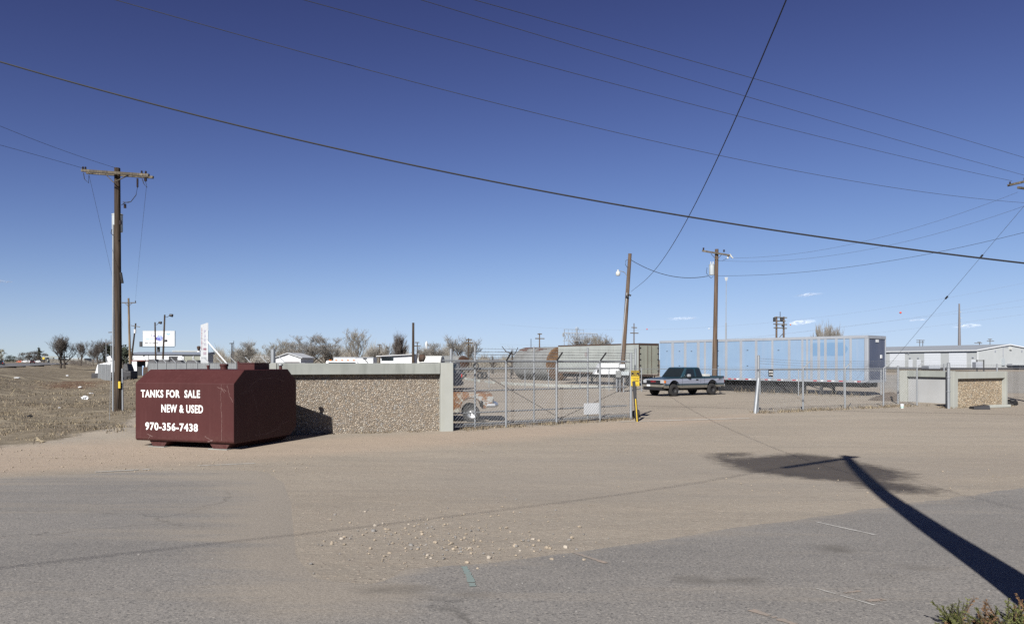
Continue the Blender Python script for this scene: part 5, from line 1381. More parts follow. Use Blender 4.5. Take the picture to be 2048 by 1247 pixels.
# twin pole transformer frame
b = gp(1560, 120)
o = thing('pole_frame', 'two brown poles joined by crossarms carrying dark transformers, above the blue trailer', 'utility pole', b)
for x_, yt in ((1553, 632.5), (1567.5, 633)): 
    q = MB(b); q.bar(gp(x_ - .3, 120), at(x_, yt, 120), .18, .14, n=10); q.build('pole_shaft', M['wood_brown'], o, smooth=True)
for x0, y0, x1, y1 in ((1549, 634, 1574, 635), (1547, 647.7, 1574, 648.7), (1547.5, 655, 1573.5, 656.3), (1554, 641.5, 1571, 642)):
    q = MB(b); q.beam(at(x0, y0, 119.8), at(x1, y1, 119.8), .15, .16); q.build('crossarm', M['crossarm'], o)
for x_, y0, y1 in ((1548.5, 634.5, 643), (1563, 634.5, 641), (1565.5, 649.5, 653)):
    q = MB(b); q.bar(at(x_, y1, 119.6), at(x_, y0, 119.6), .19, n=10); q.build('transformer', M['black'], o)
q = MB(b); q.bar(at(1560.3, 640, 119.8), at(1560.3, 623, 119.8), .05, n=6); q.beam(at(1559, 674, 119.8), at(1566, 667, 119.8), .09, .09); q.build('frame_rod', M['steel_dark'], o)
# tall steel transmission pole
b = gp(1919, 420)
o = thing('transmission_pole', 'very tall tapering grey steel pole behind the warehouse', 'transmission pole', b)
q = MB(b); q.bar(b, at(1918.5, 607, 420), .95, .38, n=12); q.build('pole_shaft', mat('weathering_steel', (.17, .16, .165), .7), o, smooth=True)
for y_ in (623.5, 635.5, 646): 
    q = MB(b); q.bar(at(1918.5, y_, 420), at(1922.5, y_ + .4, 420), .16, n=6); q.build('line_post', M['dirty_white'], o)
# lattice sign gantry
b = gp(1135, 210)
o = thing('sign_gantry', 'open steel lattice sign frame with a catwalk, above the big rusty tank', 'gantry', b)
q = MB(b)
Yg = 210
for x_ in (1128.5, 1137.5): q.bar(gp(x_, Yg), at(x_, 658 if x_ < 1130 else 665, Yg), .10, n=6)
q.bar(at(1126, 665.5, Yg), at(1195, 667, Yg), .12, n=6); q.bar(at(1126, 681, Yg), at(1166, 681.5, Yg), .09, n=6)
for k in range(7):
    x_ = 1128 + k * 5.6; q.bar(at(x_, 666, Yg), at(x_ + 5.6, 681, Yg), .055, n=4); q.bar(at(x_ + 5.6, 666, Yg), at(x_, 681, Yg), .055, n=4)
for k in range(5):
    x_ = 1167 + k * 5.6; q.bar(at(x_, 667, Yg), at(x_ + 5.6, 687, Yg), .04, n=4)
q.bar(at(1195, 667, Yg), at(1195, 690, Yg), .05, n=5)
q.build('lattice_truss', M['galv'], o)
q = MB(b); q.bar(at(1129, 658, Yg), at(1168, 660, Yg), .05, n=5)
for k in range(6): q.bar(at(1129 + k * 7.6, 658, Yg), at(1129 + k * 7.6, 665.5, Yg), .045, n=4)
q.bar(at(1154, 656, Yg), at(1154, 675, Yg), .20, n=8); q.lathe([(.35, -.1), (.5, 0), (.35, .1)], tuple(at(1154, 657, Yg)), 'y', 14, closed=True); q.bar(at(1126.5, 666, Yg), at(1126.5, 673, Yg), .25, n=6); q.build('catwalk_rail', M['galv'], o)
# small poles over the warehouse
def far_pole(px, py_t, Y, arms, label):
    o, b, t = simple_pole(px, py_t, Y, label, px, .2, arms, 'wood', armw=.25)
far_pole(1839.5, 679, 400, ((1833, 680, 1849, 680.3), (1833, 684, 1848, 684.3)), 'far pole with two wide arms above the left part of the warehouse roof')
far_pole(1845.5, 680, 401, (), 'far bare pole close to the two armed pole above the warehouse roof')
far_pole(1980, 677, 380, ((1974, 681.5, 1988, 681.7), (1976, 678, 1984, 678)), 'far pole with a clear crossarm above the warehouse gable')
far_pole(1959, 684, 390, ((1949, 685.5, 1964, 686), (1955, 683.8, 1962, 684)), 'squat far pole with transformers left of the warehouse gable')

# ================================================================ big tanks, sheds and buildings behind
def cyl_tank(name, label, c0, axis, ln, r, body, end, base_m='steel_dark', top=None):
    """horizontal cylinder; c0 centre of the near end, axis points away"""
    c0 = Vector(c0); ax_ = Vector(axis).normalized()
    g = Vector((c0.x, c0.y, gz(c0.x, c0.y)))
    o = thing(name, label, 'tank', g)
    n = 40
    sx = Vector((ax_.y, -ax_.x, 0)); up = Vector((0, 0, 1))
    q = MB(g); vs = []; fs = []
    for k, t in enumerate((0, .02, .98, 1.0)):
        rr = r * (.985 if t in (0, 1.0) else 1)
        for i in range(n):
            a = 2 * math.pi * i / n; vs.append(c0 + ax_ * (ln * t) + sx * (rr * math.cos(a)) + up * (rr * math.sin(a)))
    for k in range(3):
        for i in range(n): fs.append((k * n + i, k * n + (i + 1) % n, (k + 1) * n + (i + 1) % n, (k + 1) * n + i))
    fs.append(tuple(range(3 * n, 4 * n)))
    q.add(vs, fs); q.build('tank_shell', body, o, smooth=True)
    q = MB(g); vs = []
    rows_ = 6
    fs = []
    for k in range(rows_ + 1):
        rr = r * .985 * math.cos(k / rows_ * math.pi / 2) + 1e-3; dd = -.10 * r * math.sin(k / rows_ * math.pi / 2)
        for i in range(n):
            a = 2 * math.pi * i / n; vs.append(c0 + ax_ * dd + sx * (rr * math.cos(a)) + up * (rr * math.sin(a)))
    for k in range(rows_):
        for i in range(n): fs.append((k * n + i, k * n + (i + 1) % n, (k + 1) * n + (i + 1) % n, (k + 1) * n + i))
    fs.append(tuple(range(rows_ * n, (rows_ + 1) * n)))
    q.add(vs, fs); q.build('tank_end', end, o, smooth=True)
    for t in (.33, .66):
        q = MB(g)
        for i in range(n):
            a0 = 2 * math.pi * i / n; a1 = 2 * math.pi * (i + 1) / n; rr = r + .012
            P_ = lambda a, d: c0 + ax_ * (ln * t + d) + sx * (rr * math.cos(a)) + up * (rr * math.sin(a))
            q.quad(P_(a0, -.04), P_(a1, -.04), P_(a1, .04), P_(a0, .04))
        q.build('weld_band', body, o)
    for t in (.2, .8):
        q = MB(g); c = c0 + ax_ * (ln * t); zb2 = gz(c.x, c.y) - .1; zt3 = c0.z - r * .86
        if zt3 - zb2 > .05: q.hexa([c + sx * s * r * .6 + ax_ * d + Vector((0, 0, z - c.z)) for z in (zb2, zt3) for s, d in ((-1, -.15), (1, -.15), (1, .15), (-1, .15))])
        if q.v: q.build('saddle', M[base_m], o)
    return o
bt_c = at(1118, 727.5, 85.0)
big = cyl_tank('storage_tank', 'big horizontal grey steel tank with a rusted round end, behind the sliding gate', bt_c, (-.60, .80, 0), 6.4, 2.02, M['tank_grey'], M['rust_end'])
ax_ = Vector((-.6, .8, 0)); sx = Vector((ax_.y, -ax_.x, 0))
q = MB(big.location)   # paint peeled off the upper flank, a skin 12 mm proud
for k in range(14):
    a0 = math.pi * (.42 + .30 * k / 14); a1 = math.pi * (.42 + .30 * (k + 1) / 14)
    P_ = lambda a, d: Vector(bt_c) + ax_ * d + sx * (2.032 * math.cos(a)) + Vector((0, 0, 2.032 * math.sin(a)))
    l0 = 1.0 + 1.4 * rnd.random() if k > 2 else 2.6
    for j in range(6):
        d0 = l0 + (6.2 - l0) * j / 6; d1 = l0 + (6.2 - l0) * (j + 1) / 6
        if rnd.random() < .75 - .03 * k: q.quad(P_(a0, d0), P_(a1, d0), P_(a1, d1), P_(a0, d1))
q.build('peeled_patch', M['rust_patch'], big)
cyl_tank('storage_tank', 'smaller grey tank with a dark rusted end, just right of the pale end pier', at(926.5, 723.5, 120), (-.55, .83, 0), 7.0, 1.08, M['tank_grey'], M['rust_dark'])
wt = cyl_tank('tanker_tank', 'white rounded tanker tank showing over the right part of the pebble wall', at(885, 724, 80), (-.97, .24, 0), 2.7, .72, M['dirty_white'], M['dirty_white'])
q = MB(wt.location); c = at(843, 716, 80); q.lathe([(.3, -.3), (.42, -.2), (.42, .25), (.3, .4)], tuple(c), 'x', 16); q.bar(at(838, 714, 79.6), at(846, 719, 79.6), .1, n=8); q.build('pump_gear', M['rusty_steel'], wt)
# frame that carries it
q = MB(wt.location); q.box(at(836, 0, 80).x, at(885, 0, 80).x, 79.6, 81, .5, 1.65); q.build('truck_frame', M['steel_dark'], wt)
for px_ in (842, 868, 880):
    c = gp(px_, 79.5); q = MB(wt.location); q.lathe([(.25, 0), (.48, .03), (.48, .25), (.25, .28)], (c.x, c.y, c.z + .48), 'y', 20, closed=True); q.build('wheel', M['rubber'], wt, smooth=True)

def gable_house(name, label, cat, px0, px1, Y, py_e, py_r, depth, wall, roof, yaw=0, peak=.5, oh=.25):
    """gable end facing the camera"""
    a = gp(px0, Y); e = gp(px1, Y); wd = e.x - a.x; z0 = min(a.z, e.z)
    ze = HC - (py_e - HZ) / F * Y - z0; zr = HC - (py_r - HZ) / F * Y - z0
    o = thing(name, label, cat, (a.x, Y, z0), yaw)
    q = MB(); q.prism([(0, -.2), (wd, -.2), (wd, ze), (wd * peak, zr), (0, ze)], 0, depth); q.build('wall', wall, o)
    q = MB(); pk_ = (wd * peak, zr + .02); 
    for (x0, z0_), (x1, z1_) in (((-oh, ze + .02 - oh * (zr - ze) / (wd * peak)), pk_), (pk_, (wd + oh, ze + .02 - oh * (zr - ze) / (wd * (1 - peak))))):
        q.prism([(x0, z0_), (x1, z1_), (x1, z1_ + .09), (x0, z0_ + .09)], -oh, depth + oh)
    q.build('roof', roof, o)
    return o, wd, ze, zr
M['roof_pale'] = streak_mat('pale_roof_sheet', (.52, .54, .56), (.46, .48, .5), (.4, .4, .4), .6)
o, wd, ze, zr = gable_house('shed', 'small white gable shed with a brown door, behind the long pebble wall', 'shed', 551.5, 601.5, 95, 715, 706.5, 6, M['shed_white'], M['roof_pale'])
q = MB(); q.box(wd * .32, wd * .955, -.03, -.003, 0, ze * .80); d_ = q.build('barn_door', mat('brown_door', (.07, .045, .035), .7), o)
q = MB(); q.box(wd * .63, wd * .64, -.045, -.031, 0, ze * .8); q.build('door_seam', M['steel_dark'], d_)

# lean-to shed
Y = 86; a = gp(758.5, Y); wd = at(825, 0, Y).x - a.x; z = lambda py: HC - (py - HZ) / F * Y - a.z
o = thing('shed', 'white lean-to shed with a dark opening behind the pebble wall', 'shed', a)
q = MB(); q.prism([(0.15, -.2), (wd, -.2), (wd, z(709.2)), (.15, z(712.6))], 0, 4.0); q.build('wall', M['shed_white'], o)
q = MB(); q.prism([(-.3, z(712.6)), (wd + .15, z(708.6)), (wd + .15, z(708.6) + .07), (-.3, z(712.6) + .07)], -.35, 4.2); q.build('roof', M['white'], o)
xo = lambda px: at(px, 0, Y).x - a.x
q = MB(); q.box(xo(763), xo(787), -.012, -.003, z(721), z(713.5)); q.build('window_opening', M['glass'], o)
q = MB(); 
for px_ in range(790, 825, 4): q.box(xo(px_), xo(px_) + .05, -.02, -.004, 0, z(711.5))
q.build('siding_batten', M['white'], o)

# white box trailers behind the wall
def wbox(label, px0, px1, py_t, Y, dp, m='white'):
    a = gp(px0, Y); wd = at(px1, 0, Y).x - a.x; zt4 = HC - (py_t - HZ) / F * Y - a.z
    o = thing('box_trailer', label, 'trailer', a)
    q = MB(); q.box(0, wd, 0, dp, .75, zt4); q.build('trailer_box', M[m], o, bevel=.03)
    q = MB(); q.box(-.03, wd + .03, -.03, .02, zt4 - .08, zt4 + .02); q.build('box_trim', M['trailer_rib'], o); q = MB(); q.box(-.03, wd + .03, -.03, .02, .68, .8); q.build('box_trim', M['trailer_rib'], o)
    for x in (wd * .35, wd * .65):
        q = MB(); q.lathe([(.2, 0), (.36, .02), (.36, .2), (.2, .22)], (x, .0, .36), 'y', 18, closed=True); q.build('wheel', M['rubber'], o, smooth=True)
    q = MB(); q.box(.1, wd - .1, .1, dp - .1, .5, .75); q.build('chassis', M['steel_dark'], o)
    return o, a, wd
wbox('long white box trailer behind the white pickup', 667, 711.5, 713.8, 82, 2.3)
o, a, wd = wbox('short white box trailer with a dark ladder strap, right of the long white one', 712, 746.5, 714.2, 80, 2.2, 'shed_white')
q = MB(a); q.beam(at(727, 715.5, 79.9), at(735, 724, 79.9), .18, .05); q.beam(at(725, 715.5, 79.9), at(733, 715.5, 79.9), .12, .05); q.build('ladder_strap', M['steel_dark'], o)

# long white industrial building
Y = 170; a = gp(250, Y); wd = at(402, 0, Y).x - a.x; z = lambda py: HC - (py - HZ) / F * Y - a.z; xo = lambda px: at(px, 0, Y).x - a.x
o = thing('industrial_building', 'long low white building with grey blue roof, behind the slatted fence', 'building', a)
q = MB(); q.box(0, wd, 0, 7, -.5, z(708)); q.build('wall', M['shed_white'], o)
q = MB(); q.prism([(0, 0), (0, 0), ], 0, 1) if False else q.add([(-.3, -.4, z(708.3)), (wd + .3, -.4, z(708.3)), (wd + .3, 7, z(703.4)), (-.3, 7, z(703.4)), (-.3, -.4, z(707.6)), (wd + .3, -.4, z(707.6)), (wd + .3, 7, z(702.8)), (-.3, 7, z(702.8)), (-.3, 7.3, z(707.6)), (wd + .3, 7.3, z(707.6))],
      [(0, 1, 5, 4), (4, 5, 6, 7), (7, 6, 9, 8), (0, 4, 7, 8), (1, 9, 6, 5), (0, 8, 9, 1)]); q.build('roof', streak_mat('grey_blue_roof', (.22, .25, .30), (.2, .225, .27), (.27, .29, .33), .5), o)
for x0, x1, y0, m__ in ((339, 355, 713.5, 'black'), (369, 385, 711.8, 'door_beige'), (388.5, 400, 711.8, 'door_beige'), (297, 298, 708, 'steel_dark')):
    q = MB(); q.box(xo(x0), xo(x1), -.03, -.004, 0, z(y0)); d_ = q.build('bay_door' if x1 - x0 > 3 else 'wall_seam', M[m__], o)
    if x1 - x0 > 3: 
        q = MB(); q.box(xo(x0) - .15, xo(x1) + .15, -.06, -.031, z(y0), z(y0) + .15); q.box(xo(x0) - .15, xo(x0), -.06, -.031, 0, z(y0)); q.build('door_frame', M['steel_dark'], d_)
for px_ in (287, 365): 
    q = MB(); q.box(xo(px_) - .15, xo(px_) + .2, -.25, -.004, z(710.8), z(709.6)); q.build('wall_lamp', M['steel_dark'], o)

# dark shed with red brown roof left of the fence
Y = 118; a = gp(266, Y); wd = at(296.5, 0, Y).x - a.x; z = lambda py: HC - (py - HZ) / F * Y - a.z
o = thing('shed', 'low dark shed with a red brown fascia left of the slatted fence', 'shed', a)
q = MB(); q.box(0, wd, 1.2, 4, -.4, z(721.5)); q.build('back_wall', M['black'], o)
q = MB(); q.box(-.3, wd + .1, 0, 4.2, z(722), z(719.6)); q.build('roof', M['red_shed'], o)
q = MB(); q.box(wd - .5, wd - .1, .1, 1.3, -.3, z(722)); q.build('corner_post', M['dirty_white'], o)
q = MB(); q.box(wd * .42, wd * .52, .9, 1.19, 0, z(731)); q.build('barrel', mat('pale_blue_drum', (.3, .42, .6), .5), o)

# slatted fence with barbed wire arms
A_ = Vector((at(298, 0, 74).x, 74, 0)); B_ = Vector((at(610, 0, 47).x, 47, 0)); A_.z = gz(A_.x, A_.y); B_.z = 0
fdv = Vector((B_.x - A_.x, B_.y - A_.y, 0)); fl = fdv.length; fdv.normalize(); fnv = Vector((fdv.y, -fdv.x, 0))
o = thing('slatted_fence', 'grey slatted chain link fence with slanting barbed wire arms behind the red tank', 'fence', A_)
q = MB(A_); x = 0.0
while x < fl:
    p = A_ + fdv * x; g = gz(p.x, p.y); t_ = rnd.uniform(-.012, .012); e = p + fdv * .085
    q.hexa([(p.x, p.y + t_, g), (e.x, e.y + t_, g), (e.x + fnv.x * -.012, e.y + .012 + t_, g), (p.x - fnv.x * .012, p.y + .012 + t_, g), (p.x, p.y + t_, 2.22), (e.x, e.y + t_, 2.22), (e.x - fnv.x * .012, e.y + .012 + t_, 2.22), (p.x - fnv.x * .012, p.y + .012 + t_, 2.22)])
    x += .098
q.build('slat_panel', M['slats'], o)
k = 0
while k * 3.0 < fl:
    p = A_ + fdv * (k * 3.0) + fnv * .06; g = gz(p.x, p.y)
    q = MB(A_); q.bar((p.x, p.y, g - .2), (p.x, p.y, 2.3), .045, n=8); q.beam((p.x, p.y, 2.28), (p.x - .42, p.y - .05, 2.72), .035, .05); q.build('fence_post', M['galv'], o); k += 1
q = MB(A_); a = A_.copy(); a.z = 2.28; e = B_.copy(); e.z = 2.28; q.bar(a, e, .025, n=6); q.build('top_rail', M['galv'], o)
q = MB(A_)
for f_ in (.4, .7, 1): q.bar(Vector((A_.x - .42 * f_, A_.y, 2.28 + .44 * f_)), Vector((B_.x - .42 * f_, B_.y, 2.28 + .44 * f_)), .006, n=4)
q.build('barbed_wire', M['barb'], o)
# end return of the fence and the scrap that shows over it
def scrap(px, py, Y, s, label, m):
    c = at(px, py, Y); g = gp(px, Y)
    o = thing('scrap_vehicle', label, 'scrap', g)
    q = MB(g); h_ = c.z - g.z
    q.add([(c.x - s, Y, g.z), (c.x + s, Y, g.z), (c.x + s, Y + 1.8, g.z), (c.x - s, Y + 1.8, g.z), (c.x - s * .95, Y, g.z + h_ * .6), (c.x + s * .98, Y, g.z + h_ * .55), (c.x + s * .98, Y + 1.8, g.z + h_ * .55), (c.x - s * .95, Y + 1.8, g.z + h_ * .6)], [(0, 3, 2, 1), (4, 5, 6, 7), (0, 1, 5, 4), (1, 2, 6, 5), (2, 3, 7, 6), (3, 0, 4, 7)])
    q.build('scrap_body', M[m], o, bevel=.12)
    q = MB(g); q.add([(c.x - s * .6, Y + .1, g.z + h_ * .57), (c.x + s * .5, Y + .1, g.z + h_ * .57), (c.x + s * .5, Y + 1.7, g.z + h_ * .57), (c.x - s * .6, Y + 1.7, g.z + h_ * .57), (c.x - s * .4, Y + .25, c.z), (c.x + s * .2, Y + .25, c.z), (c.x + s * .2, Y + 1.5, c.z), (c.x - s * .4, Y + 1.5, c.z)], [(0, 3, 2, 1), (4, 5, 6, 7), (0, 1, 5, 4), (1, 2, 6, 5), (2, 3, 7, 6), (3, 0, 4, 7)])
    q.build('scrap_cab', M['steel_dark'], o, bevel=.08)
    for dx in (-.6, .6):
        q = MB(g); q.lathe([(.15, 0), (.33, .03), (.33, .2), (.15, .22)], (c.x + s * dx, Y - .1, g.z + .33), 'y', 16, closed=True); q.build('wheel', M['rubber'], o, smooth=True)
    return o
scrap(303, 718, 95, 1.2, 'rusty scrap vehicle at the left end of the slatted fence', 'rusty_steel')
scrap(328, 719, 92, 2.0, 'dark scrap vehicle behind the slatted fence below the billboard', 'steel_dark')
scrap(352, 719.5, 90, 2.2, 'grey scrap vehicle behind the slatted fence before the dark doorway', 'tank_grey')
scrap(386, 719.5, 84, 2.0, 'dark rusty scrap vehicle behind the slatted fence beside the tall white sign', 'rusty_steel')
scrap(250, 727, 96, .8, 'dark scrap vehicle right behind the big dark pole', 'steel_dark')
# small slatted fence piece with white wreck, left of the big pole
A2 = gp(197, 112); B2 = gp(222, 96)
o = thing('slatted_fence', 'short grey slatted fence panel left of the big dark pole', 'fence', A2)
q = MB(A2); n_ = 60
for k in range(n_):
    p = A2.lerp(B2, k / n_); e = A2.lerp(B2, (k + .86) / n_); g = gz(p.x, p.y); q.hexa([(p.x, p.y, g), (e.x, e.y, g), (e.x, e.y + .03, g), (p.x, p.y + .03, g), (p.x, p.y, 1.95), (e.x, e.y, 1.95), (e.x, e.y + .03, 1.95), (p.x, p.y + .03, 1.95)])
q.build('slat_panel', M['slats'], o)
q = MB(A2)
for k in (0, .33, .66, 1):
    p = A2.lerp(B2, k); q.bar((p.x, p.y - .06, gz(p.x, p.y) - .2), (p.x, p.y - .06, 2.1), .05, n=8)
q.build('fence_post', M['galv'], o)
g = gp(209, 116); o = thing('wrecked_car', 'white wrecked car piled behind the short slatted fence', 'car', g)
q = MB(g); q.hexa([(g.x - 1.6, g.y, .4), (g.x + 1.8, g.y, .6), (g.x + 1.8, g.y + 1.6, .6), (g.x - 1.6, g.y + 1.6, .4), (g.x - 1.2, g.y, 1.9), (g.x + 1.8, g.y, 2.55), (g.x + 1.8, g.y + 1.6, 2.55), (g.x - 1.2, g.y + 1.6, 1.9)]); q.build('car_body', M['white'], o, bevel=.15)
q = MB(g); q.hexa([(g.x + .5, g.y, 2.3), (g.x + 1.3, g.y, 2.5), (g.x + 1.3, g.y + 1.2, 2.5), (g.x + .5, g.y + 1.2, 2.3), (g.x + .3, g.y, 3.1), (g.x + .9, g.y, 3.3), (g.x + .9, g.y + 1.0, 3.3), (g.x + .3, g.y + 1.0, 3.1)]); q.build('raised_hood', M['white'], o, bevel=.06)
q = MB(g); q.box(g.x - 2.2, g.x + 2.2, g.y + .1, g.y + 1.5, g.z - .1, .5); q.build('crushed_base', M['steel_dark'], o, bevel=.1)

# billboard
Y = 250; g = gp(317, Y)
o = thing('billboard', 'large white billboard with a blue globe picture on a single dark post', 'billboard', g)
q = MB(g); q.bar(g - Vector((0, 0, .5)), at(317, 693, Y + .6), .48, n=14); q.build('billboard_post', M['steel_dark'], o, smooth=True)
a = at(285.5, 692, Y); e = at(349.5, 661, Y)
q = MB(g); q.box(a.x, e.x, Y, Y + .5, a.z, e.z); pn = q.build('sign_panel', M['white'], o)
q = MB(g)
fr_w = .42
q.box(a.x - .01, e.x + .01, Y - .06, Y - .003, e.z - .12, e.z + .02); q.box(a.x - .01, e.x + .01, Y - .06, Y - .003, a.z - .02, a.z + .12); q.box(a.x - .01, a.x + .12, Y - .06, Y - .003, a.z + .12, e.z - .12); q.box(e.x - .12, e.x + .01, Y - .06, Y - .003, a.z + .12, e.z - .12); q.build('panel_frame', M['transformer'], o)
q = MB(g); q.box(a.x + .3, e.x + .0, Y - .9, Y - .05, a.z - .35, a.z - .22); q.box(a.x - 1.0, a.x - .2, Y - .3, Y + .2, a.z - .2, a.z + 1.6); q.build('catwalk', M['steel_dark'], o)
M['globe'] = rust_mat('printed_globe', (.10, .12, .40), (.08, .09, .34), (.20, .27, .60), (.5, .6, .8), .45, .8, .6)
c = at(319.5, 675.5, Y); q = MB(g); n_ = 28; q.add([(c.x + 1.0 * math.cos(2 * math.pi * i / n_), Y - .012, c.z + 1.05 * math.sin(2 * math.pi * i / n_)) for i in range(n_)], [tuple(range(n_))]); q.build('printed_globe', M['globe'], pn)
M['print_blue'] = mat('printed_blue', (.13, .33, .62), .6, 0, .15, 2); M['print_purple'] = mat('printed_purple', (.09, .07, .30), .6, 0, .15, 2); M['print_grey'] = mat('printed_grey', (.30, .32, .36), .6); M['print_black'] = mat('printed_black', (.06, .06, .07), .6)
def bpoly(pts, m, nm='printed_shape'):
    q = MB(g); q.add([tuple(Vector((at(x, y, Y).x, Y - .015, at(x, y, Y).z))) for x, y in pts], [tuple(range(len(pts)))]); q.build(nm, M[m], pn)
bpoly([(330, 664.5), (336.5, 667.5), (344.5, 664.5), (338.5, 668.8), (336.3, 670), (334, 668.6)], 'print_blue')
bpoly([(304.5, 670), (309, 670.5), (314, 675), (316, 680.5), (312, 679), (309, 673)], 'print_purple')
bpoly([(302.6, 666.5), (303.9, 666.5), (304.4, 672.5), (302.3, 672.5)], 'print_grey')
bpoly([(286 + 4.5, 664.8), (304, 664.8), (304, 665.2), (290.5, 665.2)], 'print_grey')
def btext(s_, x0, x1, y0, y1, m):
    A0 = at(x0, y1, Y); B0 = at(x1, y0, Y); t = text_mb(s_, A0.x, B0.x, A0.z, B0.z, Y - .012, .02, .01); t.o = g.copy(); t.build('lettering', M[m], pn)
btext('$29.95', 291, 305.5, 676, 679.5, 'print_blue'); btext('888-GETBLEW', 289.5, 317, 684, 687, 'print_black'); btext('SKY BEAM', 328, 347, 671.5, 673.3, 'print_grey')

# tall white sign with a slanting brace
Y = 82; g = gp(413.5, Y)
o = thing('tall_sign', 'tall narrow white sign panel with faded vertical lettering and a slanting white brace', 'sign', g)
L0 = at(401.3, 727.5, 84.5); L1 = at(401.3, 649.5, 84.5); R0 = at(413.8, 727.8, 79.8); R1 = at(413.8, 645.2, 79.8)
bk = Vector((.12, .07, 0))
q = MB(g); q.hexa([L0, R0, R0 + bk, L0 + bk, L1, R1, R1 + bk, L1 + bk]); pn = q.build('sign_panel', M['shed_white'], o)
q = MB(g); q.bar(gp(415.2, 79.7), at(415.2, 661, 79.7), .075, n=8); q.build('sign_post', M['white'], o)
q = MB(g); q.bar(at(415.5, 683, 79.3), at(454, 727, 76.0), .075, n=8); q.bar(at(454, 727, 76.0), gp(456, 76), .075, n=8); q.build('sign_brace', M['white'], o)
nrm = Vector((R0.y - L0.y, -(R0.x - L0.x), 0)).normalized() * .012
def spq(u0, u1, y0, y1, m, nm='printed_block'):
    f = lambda u, py: Vector((L0.x + (R0.x - L0.x) * u, L0.y + (R0.y - L0.y) * u, HC - (py - HZ) / F * (L0.y + (R0.y - L0.y) * u))) + nrm
    q = MB(g); q.quad(f(u0, y1), f(u1, y1), f(u1, y0), f(u0, y0)); q.build(nm, M[m], pn)
M['print_pink'] = mat('faded_pink_print', (.48, .36, .44), .7, 0, .2, 3); M['print_lilac'] = mat('faded_lilac_print', (.50, .48, .60), .7, 0, .2, 3); M['print_maroon'] = mat('faded_maroon_print', (.36, .12, .18), .7, 0, .2, 3)
def sp_text(s_, u0, u1, y0, y1, m, bold=.04):
    t = text_mb(s_, 0, 1, 0, 1, 0, bold, 0); out = []
    for x, y, z in t.v:
        u = u0 + (u1 - u0) * x; py = y1 + (y0 - y1) * z; Yy = L0.y + (R0.y - L0.y) * u
        out.append(Vector((L0.x + (R0.x - L0.x) * u, Yy, HC - (py - HZ) / F * Yy)) + nrm * (1.2 + y * -40))
    t.v = [tuple(p) for p in out]; t.o = g.copy(); t.build('lettering', M[m], pn)
for ch_, y0, y1 in (('P', 659, 665), ('A', 668, 674), ('R', 677, 682)): sp_text(ch_, .55, .88, y0, y1, 'print_lilac')
sp_text('TS', .50, .90, 687, 690.5, 'print_lilac'); sp_text('USED', .45, .95, 695.5, 699.8, 'print_maroon', .06); sp_text('CARS', .42, .92, 703, 709, 'print_pink', .06)
y_ = 655.0
for ch_ in 'AUTOSALVAGEYARD': sp_text(ch_, .14, .28, y_, y_ + 2.3, 'print_maroon'); y_ += 3.0
spq(.1, .9, 687.0 - 1.2, 686.2, 'print_grey', 'printed_line'); spq(.1, .92, 714.5, 715.3, 'print_grey', 'printed_line')

# grey metal warehouse at the right
W0 = Vector((160.5, 250, 0)); W0.z = .33
o = thing('warehouse', 'grey metal warehouse with white roll-up doors at the right', 'warehouse', W0)
ld = Vector((-.34, .94, 0)).normalized(); gd = Vector((.94, .34, 0)).normalized()
Lw, Gw = 70.0, 31.0; ze, zr = 6.30, 8.30
def wpt(l, g_, z): p = W0 + ld * l + gd * g_; return (p.x, p.y, z)
q = MB(W0); q.add([wpt(0, 0, 0), wpt(0, Gw, 0), wpt(Lw, Gw, 0), wpt(Lw, 0, 0), wpt(0, 0, ze), wpt(0, Gw, ze), wpt(Lw, Gw, ze), wpt(Lw, 0, ze), wpt(0, Gw / 2, zr), wpt(Lw, Gw / 2, zr)],
      [(0, 1, 5, 8, 4), (1, 2, 6, 5), (2, 3, 7, 9, 6), (3, 0, 4, 7), (4, 8, 9, 7), (8, 5, 6, 9)]); q.build('wall', M['warehouse'], o)
q = MB(W0)
def rl(g0, z0_, g1, z1_):
    q.hexa([wpt(-.25, g0, z0_ + .02), wpt(-.25, g1, z1_ + .02), wpt(Lw + .2, g1, z1_ + .02), wpt(Lw + .2, g0, z0_ + .02), wpt(-.25, g0, z0_ + .14), wpt(-.25, g1, z1_ + .14), wpt(Lw + .2, g1, z1_ + .14), wpt(Lw + .2, g0, z0_ + .14)])
sl_ = (zr - ze) / (Gw / 2); rl(-.5, ze - .5 * sl_, Gw / 2, zr); rl(Gw / 2, zr, Gw + .5, ze - .5 * sl_)
q.build('roof', M['warehouse_roof'], o)
q = MB(W0); q.hexa([wpt(-.3, -.62, ze - .34), wpt(-.3, -.50, ze - .34), wpt(Lw, -.50, ze - .34), wpt(Lw, -.62, ze - .34), wpt(-.3, -.62, ze + .02), wpt(-.3, -.50, ze + .02), wpt(Lw, -.50, ze + .02), wpt(Lw, -.62, ze + .02)])
for g0, z0_, g1, z1_ in ((-.5, ze - .5 * sl_, Gw / 2, zr), (Gw / 2, zr, Gw + .5, ze - .5 * sl_)):
    q.hexa([wpt(-.42, g0, z0_ - .2), wpt(-.42, g1, z1_ - .2), wpt(-.26, g1, z1_ - .2), wpt(-.26, g0, z0_ - .2), wpt(-.42, g0, z0_ + .16), wpt(-.42, g1, z1_ + .16), wpt(-.26, g1, z1_ + .16), wpt(-.26, g0, z0_ + .16)])
q.build('roof_trim', M['white'], o)
q = MB(W0); q.hexa([wpt(-.06, -.06, 0), wpt(-.06, .3, 0), wpt(-.005, .3, 0), wpt(-.005, -.06, 0), wpt(-.06, -.06, ze - .4), wpt(-.06, .3, ze - .4), wpt(-.005, .3, ze - .4), wpt(-.005, -.06, ze - .4)]); q.build('corner_trim', M['white'], o)
def wl_(px):
    u = (px - 1024) / F; return (u * W0.y - W0.x) / (ld.x - u * ld.y)
